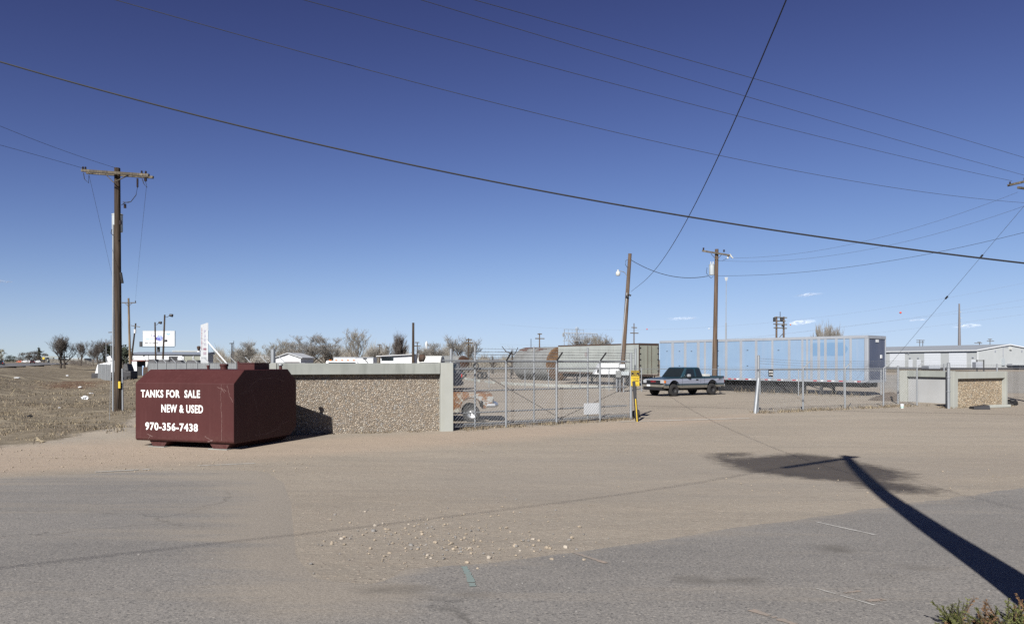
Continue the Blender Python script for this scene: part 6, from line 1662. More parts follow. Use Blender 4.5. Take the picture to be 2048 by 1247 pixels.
def wz(py, l): return HC - (py - HZ) / F * (W0.y + ld.y * l)
def wdoor(nm, x0, x1, y0, m, frame_=True, z0_=0.0):
    l0, l1 = sorted((wl_(x0), wl_(x1))); zt5 = wz(y0, (l0 + l1) / 2)
    q = MB(W0); q.hexa([wpt(l0, -.05, z0_), wpt(l1, -.05, z0_), wpt(l1, -.005, z0_), wpt(l0, -.005, z0_), wpt(l0, -.05, zt5), wpt(l1, -.05, zt5), wpt(l1, -.005, zt5), wpt(l0, -.005, zt5)])
    d_ = q.build(nm, M[m], o)
    if frame_:
        q = MB(W0); q.hexa([wpt(l0 - .1, -.12, zt5), wpt(l1 + .1, -.12, zt5), wpt(l1 + .1, -.052, zt5), wpt(l0 - .1, -.052, zt5), wpt(l0 - .1, -.12, zt5 + .2), wpt(l1 + .1, -.12, zt5 + .2), wpt(l1 + .1, -.052, zt5 + .2), wpt(l0 - .1, -.052, zt5 + .2)])
        for k in range(1, 6):
            zz = zt5 * k / 6; q.hexa([wpt(l0 + .05, -.062, zz), wpt(l1 - .05, -.062, zz), wpt(l1 - .05, -.052, zz), wpt(l0 + .05, -.052, zz), wpt(l0 + .05, -.062, zz + .03), wpt(l1 - .05, -.062, zz + .03), wpt(l1 - .05, -.052, zz + .03), wpt(l0 + .05, -.052, zz + .03)])
        q.build('door_track', M['transformer'], d_)
M['bright_white'] = mat('fresh_white_door', (.60, .63, .67), .5, 0, .03, 1)
for x0, x1 in ((1779.5, 1809.5), (1848.5, 1881), (1898, 1933)): wdoor('roll_up_door', x0, x1, 704.5 if x0 > 1850 else 705.3, 'bright_white')
for x0, x1 in ((1817, 1825), (1833.5, 1841.5), (1942.5, 1951)): wdoor('entry_door', x0, x1, 719, 'bright_white', False)
for px_, py_ in ((1813, 705), (1817.5, 706.5), (1838, 702.5), (1865.5, 701), (1916.5, 700.5), (1820.5, 715), (1837, 715), (1946.5, 714)):
    l = wl_(px_); z_ = wz(py_, l); q = MB(W0); q.hexa([wpt(l - .3, -.25, z_ - .22), wpt(l + .3, -.25, z_ - .22), wpt(l + .3, -.01, z_ - .22), wpt(l - .3, -.01, z_ - .22), wpt(l - .3, -.2, z_ + .2), wpt(l + .3, -.2, z_ + .2), wpt(l + .3, -.01, z_ + .2), wpt(l - .3, -.01, z_ + .2)]); q.build('wall_lamp', M['print_grey'], o)
def wg(px):
    u = (px - 1024) / F; return (u * W0.y - W0.x) / (gd.x - u * gd.y)
def gzz(py, g_): return HC - (py - HZ) / F * (W0.y + gd.y * g_)
def gbox(nm, x0, x1, y0, y1, m, d=.25):
    g0, g1 = wg(x0), wg(x1); za = gzz(y1, g0); zb3 = gzz(y0, g0)
    q = MB(W0); q.hexa([wpt(-d, g0, za), wpt(-d, g1, za), wpt(-.01, g1, za), wpt(-.01, g0, za), wpt(-d, g0, zb3), wpt(-d, g1, zb3), wpt(-.01, g1, zb3), wpt(-.01, g0, zb3)]); q.build(nm, M[m], o)
gbox('conduit', 2005.3, 2006.3, 693.5, 718, 'print_grey', .12); gbox('conduit', 2005.3, 2016, 693, 694.2, 'print_grey', .12); gbox('meter_box', 2002.5, 2008, 717, 731, 'transformer', .4)
gbox('gable_vent', 1989, 1991.5, 700, 704, 'print_grey', .1); gbox('gable_vent', 2042, 2044.5, 700, 704, 'print_grey', .1); gbox('wall_lamp', 2018, 2021.5, 694, 699, 'dirty_white', .5); gbox('gas_meter', 2014, 2022, 727, 733, 'galv', .5)
gbox('fence_rail', 2012, 2048, 729.5, 730.2, 'print_grey', 1.2)
# grey electrical cabinet and tray trailer seen over the walls
g = gp(1960, 120); a = at(1952, 735, 120); e = at(1965.5, 723.5, 120)
o = thing('equipment_cabinet', 'grey box on a small frame between the warehouse corner and the right pebble wall', 'cabinet', g)
q = MB(g); q.box(a.x, e.x, 120, 121, a.z, e.z); q.build('cabinet_body', M['print_grey'], o, bevel=.03)
q = MB(g)
for px_ in (1954, 1967.5): q.bar(gp(px_, 120.2), at(px_, 719, 120.2), .09, n=6)
q.bar(at(1954, 720.5, 120.2), at(1968, 720.5, 120.2), .06, n=6); q.build('cabinet_frame', M['steel_dark'], o)
g = gp(1870, 110); a = at(1858, 737, 110); e = at(1881, 731, 110)
o = thing('utility_trailer', 'low grey utility trailer seen over the plain concrete wall', 'trailer', g)
q = MB(g); q.box(a.x, e.x, 110, 112, a.z, e.z); q.build('trailer_bed', M['trailer_rib'], o, bevel=.03)
q = MB(g); q.box(a.x - .2, e.x + 1.3, 110.3, 111.7, a.z - .22, a.z - .003); q.build('trailer_frame', M['steel_dark'], o)
for x_ in (a.x + .5, e.x - .5):
    q = MB(g); q.lathe([(.15, 0), (.34, .03), (.34, .2), (.15, .22)], (x_, 109.9, g.z + .34), 'y', 16, closed=True); q.build('wheel', M['rubber'], o, smooth=True)

# far white water tower, silo and low buildings
g = gp(853, 1000); o = thing('water_tower', 'small far white tower rising above the bare trees', 'tower', g)
q = MB(g); q.lathe([(1.0, 0), (.9, 20), (1.5, 23), (1.7, 27), (1.2, 29.5), (.3, 30)], tuple(g), 'z', 20); q.build('tower_shell', M['white'], o, smooth=True)
g = gp(397.5, 330); o = thing('silo', 'small far white silo left of the tall white sign', 'silo', g)
q = MB(g); q.lathe([(1.1, 0), (1.1, 6.2), (.3, 7.0)], tuple(g), 'z', 16); q.build('silo_wall', M['white'], o, smooth=True)
q = MB(g); q.lathe([(.2, 6.8), (.5, 7.4), (.9, 8.6), (.5, 9.2)], tuple(g), 'z', 10); q.build('silo_cowl', M['rusty_steel'], o)
def lowb(px0, px1, py0, Y, label, m, rm='roof_pale'):
    a = gp(px0, Y); wd = at(px1, 0, Y).x - a.x; h_ = HC - (py0 - HZ) / F * Y - a.z
    o = thing('low_building', label, 'building', a)
    q = MB(); q.box(0, wd, 0, 12, -1, h_ - .5); q.build('wall', M[m], o); q = MB(); q.box(-.3, wd + .3, -.3, 12.3, h_ - .5, h_); q.build('roof', M[rm], o)
    q = MB(); q.box(wd * .2, wd * .3, -.03, -.004, 0, h_ * .5); q.box(wd * .6, wd * .75, -.03, -.004, 0, h_ * .6); q.build('doorway', M['print_grey'], o)
lowb(496, 548, 711, 230, 'far low white building left of the white gable shed', 'shed_white')
lowb(345, 398, 700.5, 600, 'far beige flat building behind the roof of the long white building', 'trailer_beige')
lowb(604, 668, 719, 260, 'far low white building right of the white gable shed', 'shed_white')
lowb(118, 168, 716, 700, 'far pale low building behind the two left trees', 'trailer_beige')

# concrete parking blocks in a curve across the yard
blk = [(923, 753, 932, 756), (936, 757, 958, 760.5), (971, 762, 988, 764), (1004, 765, 1031, 767.5), (1034, 767, 1046, 768), (1048, 767.5, 1076, 769), (1077, 769, 1089, 770), (1091, 770, 1143, 771.8), (1145, 772, 1160, 772.6), (1162, 772.8, 1197, 773.6), (1198, 773.8, 1226, 774.5)]
nm = ['leftmost, curving away', 'second from the left', 'third from the left', 'fourth from the left', 'fifth and short', 'sixth from the left', 'seventh and short', 'eighth and longest', 'ninth and short', 'second from the right', 'rightmost by the meter rack']
for (x0, y0, x1, y1), n_ in zip(blk, nm):
    a = ground_at(x0, y0 + 2.6); e = ground_at(x1, y1 + 2.6); q = MB(a); q.beam(a + Vector((0, 0, .10)), e + Vector((0, 0, .10)), .24, .26)
    tag(q.build('parking_block', M['pier'], bevel=.03), 'pale concrete parking block, ' + n_ + ' in the row behind the gate', 'parking block', 'parking blocks in the yard')

# flatbed trailer behind the gate
g = gp(975, 92); o = thing('flatbed_trailer', 'long dark flatbed trailer with wheels behind the left half of the gate', 'trailer', g)
a = at(912, 738.5, 92); e = at(1043, 735, 95)
q = MB(g); q.beam(a, e, 2.4, .26); q.build('trailer_deck', M['steel_dark'], o)
for px_ in (918, 926, 960, 968):
    c = gp(px_, 91.2); q = MB(g); q.lathe([(.2, 0), (.46, .03), (.46, .28), (.2, .3)], (c.x, c.y, c.z + .46), 'y', 20, closed=True); q.build('wheel', M['rubber'], o, smooth=True)
q = MB(g); q.bar(at(1012, 739, 92), gp(1012, 92), .08, n=6); q.bar(at(1022, 739, 92.4), gp(1022, 92.4), .08, n=6); q.build('landing_gear', M['steel_dark'], o)

# white camper shell propped in front of the beige trailer
Y = 59.5; g = gp(1216, Y); a = at(1188.5, 748.5, Y); e = at(1243, 726, Y)
o = thing('camper_shell', 'white truck camper shell propped on dark trestles before the beige trailer', 'camper shell', g)
q = MB(g); q.add([(a.x, Y, a.z), (e.x, Y, a.z), (e.x, Y + 1.7, a.z), (a.x, Y + 1.7, a.z), (a.x + .5, Y + .12, e.z), (e.x - .1, Y + .12, e.z), (e.x - .1, Y + 1.58, e.z), (a.x + .5, Y + 1.58, e.z)], [(0, 3, 2, 1), (4, 5, 6, 7), (0, 1, 5, 4), (1, 2, 6, 5), (2, 3, 7, 6), (3, 0, 4, 7)]); q.build('shell_body', M['white'], o, bevel=.06)
q = MB(g); c = at(1196.5, 741.5, Y); q.box(c.x - .10, c.x + .12, Y - .02, Y + .02, c.z - .14, c.z + .14); q.build('vent_window', M['black'], o)
for x_ in (a.x + .4, e.x - .4):
    for y_ in (Y + .2, Y + 1.5):
        q = MB(g); q.beam((x_, y_, gz(x_, y_) - .1), (x_, y_, a.z), .07, .07); q.build('trestle', M['steel_dark'], o)

# cars and trucks built from one recipe
def car(name, label, cat, loc, rotz, L, W, H, paint, hood=.30, tail=.88, belt=.58, roof=(.42, .80), wr=.34, suv=False, group=None, lights=True):
    o = thing(name, label, cat, loc, rotz, group); h = W / 2; zb = H * belt; fx, rx = L * .19, L * .80
    poly = [(.02, .42), (.05, .30), (fx - wr * 1.25, .28)] + arch(fx, wr * 1.2, .30, 8) + [(fx + wr * 1.25, .26), (rx - wr * 1.25, .26)] + arch(rx, wr * 1.2, .30, 8) + [(rx + wr * 1.25, .30), (L - .03, .38), (L, zb - .05), (L * tail, zb + .02), (L * hood, zb), (.10, zb - .14), (.0, zb - .24)]
    q = MB(); q.prism(poly, -h, h); q.build('body', paint, o, bevel=.05)
    P8 = [(L * hood, -h + .06, zb - .02), (L * tail, -h + .06, zb - .02), (L * tail, h - .06, zb - .02), (L * hood, h - .06, zb - .02), (L * roof[0], -h + .22, H), (L * roof[1], -h + .22, H), (L * roof[1], h - .22, H), (L * roof[0], h - .22, H)]
    q = MB(); q.hexa(P8); q.build('cabin', paint, o, bevel=.06)
    A, B, C_, D, E, F_, G, H_ = P8
    pane('windshield', face_quad(D, A, E, H_, .06, .94, .08, .90), M['glass'], o); pane('rear_window', face_quad(B, C_, G, F_, .08, .92, .15, .9), M['glass'], o)
    for side in ((A, B, F_, E), (C_, D, H_, G)):
        pane('side_window', sq([(.12, .08), (.48, .08), (.48, .88), (.08, .88)], side), M['glass'], o); pane('side_window', sq([(.52, .08), (.90, .08), (.93, .88), (.52, .88)], side), M['glass'], o)
    for sy in (-1, 1):
        for x in (fx, rx):
            c = sy * (h - .11); q = MB(); q.lathe([(wr * .55, -.10), (wr * .9, -.105), (wr, -.07), (wr, .07), (wr * .9, .105), (wr * .55, .10)], (x, c, wr), 'y', 22, closed=True); wo = q.build('wheel', M['rubber'], o, smooth=True)
            q = MB(); q.lathe([(0, .05 * sy), (wr * .3, .07 * sy), (wr * .58, .085 * sy), (wr * .58, -.05 * sy), (0, -.05 * sy)], (x, c, wr), 'y', 18); q.build('rim', M['galv'], wo, smooth=True)
        y0, y1 = sorted((sy * (h - .35), sy * (h - .06)))
        q = MB(); q.box(-.012, .08, y0, y1, zb - .36, zb - .22); q.build('headlight', M['lens'], o)
        q = MB(); y0, y1 = sorted((sy * (h - .22), sy * (h + .006))); q.box(L - .06, L + .012, y0, y1, zb - .32, zb - .04); q.build('tail_light', M['red_lens'], o)
    q = MB(); q.box(-.09, .05, -h + .04, h - .04, .34, .52); q.box(L - .05, L + .10, -h + .04, h - .04, .40, .62); q.build('bumper', M['black'], o, bevel=.02)
    return o
M['dark_blue'] = mat('dark_navy_paint', (.012, .014, .022), .3, 0, .1, 2, spec=.5); M['dark_red'] = mat('dark_red_paint', (.05, .015, .015), .35, 0, .1, 2, spec=.5); M['silver'] = mat('silver_paint', (.35, .36, .38), .4, .2, .1, 2)
e = gp(924, 57.5); car('parked_suv', 'dark parked SUV whose tail with a red lamp shows past the pale end pier', 'SUV', (e.x - 5.4, e.y, e.z), R(3), 5.4, 2.0, 2.14, M['dark_blue'], .27, .985, .62, (.38, .96), .40)
# white pickup roof with clearance lamps
e = gp(681, 37); wv = car('white_pickup', 'white pickup roof with amber clearance lamps, just above the pebble wall', 'pickup truck', (e.x - 1.0, e.y + 4.4, e.z + .02), R(-76), 5.6, 2.05, 2.36, M['white'], .30, .62, .62, (.40, .60), .42)
q = MB()
for y_ in (-.6, -.3, 0, .3, .6): q.box(5.6 * .59, 5.6 * .60 + .02, y_ - .06, y_ + .06, 2.355, 2.40)
q.build('clearance_lamp', M['amber'], wv)
# highway traffic and cars far along it
def hw(px, Y): 
    X = (px - 1024) / F * Y; return Vector((X, Y, gz(X, Y) + .10))
ang = math.atan2(1, -.55)
car('highway_car', 'dark sedan on the highway at the left edge', 'car', hw(3, 225), ang + math.pi, 4.8, 1.85, 1.5, M['dark_blue'])
car('highway_car', 'dark SUV driving away in the middle of the highway', 'car', hw(66, 362), ang + math.pi, 4.8, 1.95, 1.8, M['dark_red'])
car('highway_car', 'small dark car farthest along the highway', 'car', hw(97, 560), ang, 4.6, 1.9, 1.6, M['dark_blue'])
for px_, Y, pm, lb in ((44, 680, M['white'], 'far white parked car left of the dark SUV'), (53, 690, M['white'], 'far white parked van by the roadside trees'), (70, 690, M['white'], 'far white parked car behind the dark SUV'), (34, 700, mat('orange_paint', (.5, .12, .05), .4), 'far orange red parked truck by the dark evergreens')):
    car('parked_car', lb, 'car', hw(px_, Y), R(10), 5.2, 2.0, 2.2, pm)
g = hw(87, 640); o = thing('road_sign', 'far yellow diamond road sign at the roadside trees', 'sign', g)
q = MB(g); q.add([(g.x - 1.3, g.y, g.z + 3.6), (g.x, g.y, g.z + 2.3), (g.x + 1.3, g.y, g.z + 3.6), (g.x, g.y, g.z + 4.9), (g.x - 1.3, g.y + .1, g.z + 3.6), (g.x, g.y + .1, g.z + 2.3), (g.x + 1.3, g.y + .1, g.z + 3.6), (g.x, g.y + .1, g.z + 4.9)], [(0, 1, 2, 3), (7, 6, 5, 4), (0, 4, 5, 1), (1, 5, 6, 2), (2, 6, 7, 3), (3, 7, 4, 0)]); q.build('sign_plate', M['yellow'], o)
q = MB(g); q.bar(g, g + Vector((0, .2, 4)), .15, n=6); q.build('sign_post', M['steel_dark'], o)
g = hw(110, 700); o = thing('overpass', 'far road overpass where the highway meets the trees', 'bridge', g)
q = MB(g); a = at(92, 713, 700); e = at(128, 713.5, 690); q.beam(a, e, 9, 1.1); q.build('bridge_deck', M['concrete'], o)
q = MB(g)
for px_ in (96, 107, 118): q.beam(gp(px_, 697), at(px_, 713.4, 697), 1.0, 1.0)
q.build('bridge_pillar', M['concrete'], o)

# ================================================================ bare trees
def bark(name, d, l): return wood_mat(name, d, l)
M['bark_grey'] = bark('grey_bark', (.10, .085, .07), (.22, .19, .16)); M['bark_dark'] = bark('dark_bark', (.045, .037, .031), (.10, .085, .072))
M['twig_grey'] = mat('grey_twigs', (.22, .205, .185), .95, 0, .25, .5); M['twig_dark'] = mat('dark_twigs', (.10, .085, .075), .95, 0, .3, .5); M['twig_tan'] = mat('tan_twigs', (.235, .215, .18), .95, 0, .25, .5)
def grow_tree(seed, H, spread, trunk_r, up=.55, forks=6, levels=4, lean=0, twig=.018, low=.28, dens=1.0):
    """trunk with tapering limbs in one mesh, the fine twigs in another"""
    rg = random.Random(seed); T = MB(); C = MB()
    def wob(d, k): return (d + Vector((rg.uniform(-k, k), rg.uniform(-k, k), rg.uniform(-k * .6, k * .8)))).normalized()
    def rec(p, d, ln, r, lv):
        n = 4 if lv < 2 else 3
        pts = [p]; rs = [r]; cur = p; dd = d
        for k in range(n):
            dd = wob(dd, .20 if lv else .06)
            if lv > 0: dd = (dd + Vector((0, 0, .10 * up))).normalized()
            cur = cur + dd * (ln / n); pts.append(cur); rs.append(max(twig * .5, r * (1 - .75 * (k + 1) / n)))
        if lv <= 1: T.tube(pts, rs, 7 if lv == 0 else 5)
        elif lv == 2: T.tube(pts, rs, 4)
        else: C.tube(pts, [max(twig * .45, q) for q in rs], 3)
        if lv >= levels: return
        m = int((forks if lv == 0 else (5 if lv < 3 else 6)) * (dens if lv > 1 else 1) + .5)
        for k in range(m):
            f = (low + (1 - low) * (k + rg.random()) / m) if lv == 0 else (.25 + .75 * (k + rg.random()) / m)
            i = min(n - 1, int(f * n)); q = pts[i].lerp(pts[i + 1], f * n - i); rr = rs[i] * (1 - (f * n - i)) + rs[i + 1] * (f * n - i)
            a = rg.uniform(0, 2 * math.pi); out = Vector((math.cos(a), math.sin(a), 0))
            dirn = (dd * (.45 + up * .5) + out * spread * rg.uniform(.7, 1.2) + Vector((0, 0, up * rg.uniform(.2, .9)))).normalized()
            l2 = (H * .52 if lv == 0 else ln * rg.uniform(.48, .74)) * rg.uniform(.75, 1.1)
            if lv == 0: l2 *= (1.15 - .45 * f)
            rec(q, dirn, l2, max(twig, rr * rg.uniform(.5, .72)), lv + 1)
    rec(Vector((0, 0, -.3)), Vector((lean, 0, 1)).normalized(), H * .62, trunk_r, 0)
    zmax = max(v[2] for v in T.v + C.v); s = H / zmax
    for b_ in (T, C): b_.v = [(x * s, y * s, z * s) for x, y, z in b_.v]
    return T, C
def tree_proto(seed, label, loc, tm, cm, name='bare_tree', group='bare trees along the horizon', **kw):
    T, C = grow_tree(seed, **kw)
    o = thing(name, label, 'tree', loc, 0, group); T.build('trunk', M[tm], o, smooth=True); C.build('crown', M[cm], o); return o
def tl(px, Y): return tuple(gp(px, Y))
tA = tree_proto(11, 'larger leafless tree of the close dark pair at the left', tl(121.5, 186), 'bark_dark', 'twig_dark', H=9.3, spread=.75, trunk_r=.42, up=.6, forks=8, levels=5, twig=.016, low=.35, dens=.9)
tB = tree_proto(12, 'big leafless grey tree right above the white gable shed', tl(625, 120), 'bark_grey', 'twig_grey', H=7.1, spread=1.15, trunk_r=.32, up=.40, forks=11, levels=5, twig=.014, low=.12, dens=.9)
tC = tree_proto(13, 'tall spreading leafless tree behind the short white box trailer', tl(716, 130), 'bark_grey', 'twig_tan', H=8.4, spread=.85, trunk_r=.26, up=.65, forks=9, levels=5, twig=.013, low=.15, dens=.85)
tD = tree_proto(14, 'oval leafless tree behind the white lean-to shed', tl(800, 140), 'bark_dark', 'twig_dark', H=8.7, spread=.55, trunk_r=.2, up=.75, forks=18, levels=4, twig=.022, low=.08, dens=1.3)
tE = tree_proto(15, 'gnarled leafless tree behind the post above the pale end pier', tl(913, 150), 'bark_grey', 'twig_grey', H=8.0, spread=.85, trunk_r=.30, up=.5, forks=8, levels=4, twig=.022, low=.3, dens=1.3)
tF = tree_proto(16, 'leafless tree left of centre in the upright clump above the blue trailer', tl(1640, 200), 'bark_grey', 'twig_grey', H=14.4, spread=.22, trunk_r=.25, up=1.3, forks=15, levels=4, twig=.024, low=.05, dens=1.2, group='upright trees above the blue trailer')
GROUP = 'bare trees along the horizon'
for (src, px, Y, s, rz, lb) in ((tA, 129, 190, 0.963, 2.1, 'smaller leafless tree of the close dark pair at the left'), (tA, 162, 280, 1.130, 4.0, 'lone leafless dark tree between the left pair and the big pole'),
        (tE, 186, 320, 1.183, 1.0, 'thin leafless tree left of the dark trees behind the big pole'), (tA, 196, 250, 1.148, .7, 'tall leafless dark tree just left of the big pole'), (tA, 210, 235, 1.129, 2.9, 'leafless dark tree touching the left side of the big pole'),
        (tB, 491, 190, 1.113, 1.2, 'small leafless tree between the white sign brace and the tank hatch'), (tC, 541, 200, 0.910, 2.2, 'slender leafless tree left of the white gable shed'), (tC, 573, 165, 0.909, .5, 'leafless tree right behind the white gable shed'),
        (tB, 650, 124, 0.988, 3.3, 'leafless grey tree at the right of the big grey one'), (tB, 596, 128, 0.860, 5.0, 'leafless grey tree at the left of the big grey one'), (tE, 748, 160, 0.741, 2.0, 'low leafless tree right of the tall spreading tree'),
        (tC, 775, 190, 0.863, 1.4, 'low leafless tree left of the oval tree'), (tE, 848, 200, 0.852, 3.0, 'low leafless tree behind the white tanker'), (tB, 872, 190, 1.076, 4.1, 'bushy leafless tree right of the white tanker'),
        (tE, 942, 145, 0.875, 1.9, 'leafless tree with the three armed pole in its crown'), (tE, 1160, 300, 1.826, .4, 'leafless tree behind the lattice sign frame'), (tC, 1182, 300, 1.640, 2.6, 'leafless tree seen through the right of the lattice sign frame'),
        (tE, 1204, 310, 1.850, 5.2, 'leafless tree right of the lattice sign frame'), (tB, 287, 420, 1.154, .9, 'far leafless tree under the left corner of the billboard'), (tE, 335, 500, 1.119, 2.2, 'far small leafless tree below the billboard'),
        (tF, 1651, 205, 0.972, 2.0, 'leafless tree in the middle of the upright clump above the blue trailer'), (tF, 1663, 198, 0.982, 4.4, 'leafless tree right of centre in the upright clump above the blue trailer'), (tF, 1674, 202, 0.931, 1.1, 'rightmost leafless tree in the upright clump above the blue trailer'), (tB, 425, 260, 0.767, 4.6, 'low leafless tree behind the foot of the tall white sign')):
    o = dup(src, tl(px, Y), rz, lb, s); 
# two pruned stubs behind the gate
for px, Y, sd, lb, h_ in ((985, 130, 31, 'pruned stubby tree behind the barbed wire left of the big rusty tank', 3.2), (1024, 118, 32, 'pruned stubby tree close to the left of the big rusty tank', 4.2)):
    rg = random.Random(sd); q = MB(); q.tube([(0, 0, -.3), (.05, 0, h_ * .5), (0, .1, h_)], [.24, .19, .07], 7)
    for k in range(9):
        a = rg.uniform(0, 6.28); z_ = h_ * rg.uniform(.3, .85); l = h_ * rg.uniform(.2, .42)
        q.tube([(0, 0, z_), (math.cos(a) * l * .6, math.sin(a) * l * .6, z_ + l * .25), (math.cos(a) * l, math.sin(a) * l, z_ + l * .75)], [.10, .08, .05], 5)
    o = thing('pruned_tree', lb, 'tree', tl(px, Y), 0, 'pruned trees behind the gate'); q.build('trunk', M['bark_dark'], o, smooth=True)
    q = MB()
    for k in range(60):
        a = rg.uniform(0, 6.28); z_ = h_ * rg.uniform(.4, 1); l = rg.uniform(.3, .9) * h_ * .2; c = Vector((math.cos(a) * h_ * .2 * rg.random(), math.sin(a) * h_ * .2, z_)); q.bar(c, c + Vector((rg.uniform(-1, 1), rg.uniform(-1, 1), 1)) * l, .015, n=3, cap=False)
    q.build('crown', M['twig_grey'], o)

# leafy evergreens far along the highway
def leafy(seed, H, W, n, m, cone=False):
    rg = random.Random(seed); T = MB(); C = MB(); T.tube([(0, 0, -.5), (0, 0, H * .4), (0, 0, H * .85)], [H * .03, H * .022, H * .006], 6)
    cl = []
    for k in range(16):
        t = rg.random(); r_ = W * (1 - t if cone else math.sin(math.pi * min(1, .15 + t * .8))) * rg.uniform(.4, 1); a = rg.uniform(0, 6.28); cl.append(Vector((math.cos(a) * r_, math.sin(a) * r_, H * (.15 + .8 * t))))
        T.tube([(0, 0, cl[-1].z * .6), cl[-1] * .6 + Vector((0, 0, cl[-1].z * .25)), cl[-1]], [H * .01, H * .006, H * .003], 4)
    for k in range(n):
        c = rg.choice(cl); p = c + Vector((rg.gauss(0, W * .2), rg.gauss(0, W * .2), rg.gauss(0, H * .07))); s = H * rg.uniform(.02, .045)
        u = Vector((rg.uniform(-1, 1), rg.uniform(-1, 1), rg.uniform(-1, 1))).normalized(); v = u.orthogonal().normalized() * s * .6; u = u * s
        C.quad(p - u, p - v, p + u, p + v)
    return T, C
M['ever'] = mat('dark_evergreen', (.035, .045, .028), .9, 0, .4, .3); M['brown_fol'] = mat('brown_foliage', (.085, .07, .055), .9, 0, .35, .3); M['pale_fol'] = mat('pale_foliage', (.26, .25, .19), .9, 0, .3, .3)
fa = thing('evergreen_tree', 'low dark evergreen nearest the left edge beyond the highway', 'tree', tl(20, 720), 0, 'far trees beyond the highway'); T, C = leafy(1, 7.5, 4.2, 800, 'ever'); T.build('trunk', M['bark_dark'], fa); C.build('crown', M['ever'], fa)
fb = thing('far_tree', 'broad brown tree left of the brown group beyond the highway', 'tree', tl(46, 740), 0, 'far trees beyond the highway'); T, C = leafy(2, 9.6, 6.0, 1000, 'brown_fol'); T.build('trunk', M['bark_dark'], fb); C.build('crown', M['brown_fol'], fb)
fc = thing('far_tree', 'pale bare looking tree cut by the left edge', 'tree', tl(2, 760), 0, 'far trees beyond the highway'); T, C = leafy(3, 15, 5.0, 700, 'pale_fol'); T.build('trunk', M['bark_grey'], fc); C.build('crown', M['pale_fol'], fc)
for (src, px, Y, s, rz, lb) in ((fa, 28, 735, .92, 2, 'second dark evergreen from the left edge beyond the highway'), (fa, 14, 730, .8, 4, 'lowest dark evergreen beside the left edge'), (fb, 58, 750, 1.05, 1, 'middle broad brown tree of the group beyond the highway'), (fb, 68, 745, 1.12, 3, 'brown tree second from the right in the group beyond the highway'), (fb, 79, 760, 1.25, 5, 'tallest brown tree of the group beyond the highway'), (fb, 89, 770, .95, 2.4, 'rightmost brown tree of the group beyond the highway')):
    dup(src, tl(px, Y), rz, lb, s)
ft = thing('spruce_tree', 'pointed dark spruce peeping over the brown trees beyond the highway', 'tree', tl(78, 755), 0, 'far trees beyond the highway'); T, C = leafy(5, 15.0, 2.4, 500, 'ever', True); T.build('trunk', M['bark_dark'], ft); C.build('crown', M['ever'], ft)
# dark evergreens behind the big pole
fd_ = thing('juniper_tree', 'dark ragged evergreen half hidden by the big pole', 'tree', tl(236, 170), 0, 'dark evergreens by the pole'); T, C = leafy(6, 7.0, 1.9, 900, 'ever'); T.build('trunk', M['bark_dark'], fd_); C.build('crown', M['ever'], fd_)
dup(fd_, tl(248, 160), 2.0, 'dark evergreen just right of the big pole', .85); dup(fd_, tl(224, 175), 4.0, 'dark evergreen just left of the big pole', 1.0)

# ragged scrub along the horizon: nobody could count it
q = MB(); rg = random.Random(5)
def scrub(px0, px1, Y0, Y1, hmin, hmax, n, r):
    for k in range(n):
        px = rg.uniform(px0, px1); Y = rg.uniform(Y0, Y1); p = gp(px, Y); cl_ = .55 + .45 * mnoise.noise(Vector((px * .045, 2.2, 0)))
        h_ = rg.uniform(hmin, hmax) * max(.25, cl_); dx = rg.gauss(0, .35); dy = rg.gauss(0, .35)
        z0_ = p.z + h_ * rg.uniform(0, .6); a = Vector((p.x, p.y, z0_)); b_ = a + Vector((dx, dy, 1)).normalized() * (h_ * rg.uniform(.25, .5)); q.bar(a, b_, r, r * .4, n=3, cap=False)
scrub(420, 900, 200, 330, 7.0, 13.0, 24000, .036); scrub(900, 1120, 180, 300, 5.0, 8.0, 7000, .034); scrub(100, 300, 330, 600, 3, 6, 4000, .04); scrub(1100, 1330, 300, 420, 3, 6, 2500, .04); scrub(-100, 120, 800, 1000, 4, 9, 2500, .08)
o = q.build('scrub', M['twig_tan']); tag(o, 'hazy line of bare scrub and brush along the horizon', None, kind='stuff')
q = MB()
scrub(420, 1000, 210, 340, 5.0, 9.0, 14000, .036); scrub(140, 300, 250, 420, 2, 5, 4000, .035)
o = q.build('scrub', M['twig_dark']); tag(o, 'darker brush thicket along the horizon', None, kind='stuff')
# low dun ridge behind everything
mb = MB(); prev = None
for k in range(81):
    an = R(-48 + 96 * k / 80); rr = 3200; hgt = 9 + 7 * mnoise.noise(Vector((k * .17, .3, 0))) + 4 * mnoise.noise(Vector((k * .6, 1.3, 0)))
    c = (Vector((math.sin(an) * rr, math.cos(an) * rr, -2)), Vector((math.sin(an) * (rr + 150), math.cos(an) * (rr + 150), hgt)), Vector((math.sin(an) * (rr + 500), math.cos(an) * (rr + 500), -2)))
    if prev:
        mb.quad(prev[0], c[0], c[1], prev[1]); mb.quad(prev[1], c[1], c[2], prev[2])
    prev = c
struct(mb.build('hills', mat('far_hills', (.17, .165, .16), .95, 0, .2, .004), smooth=True), 'low far ridge on the horizon')

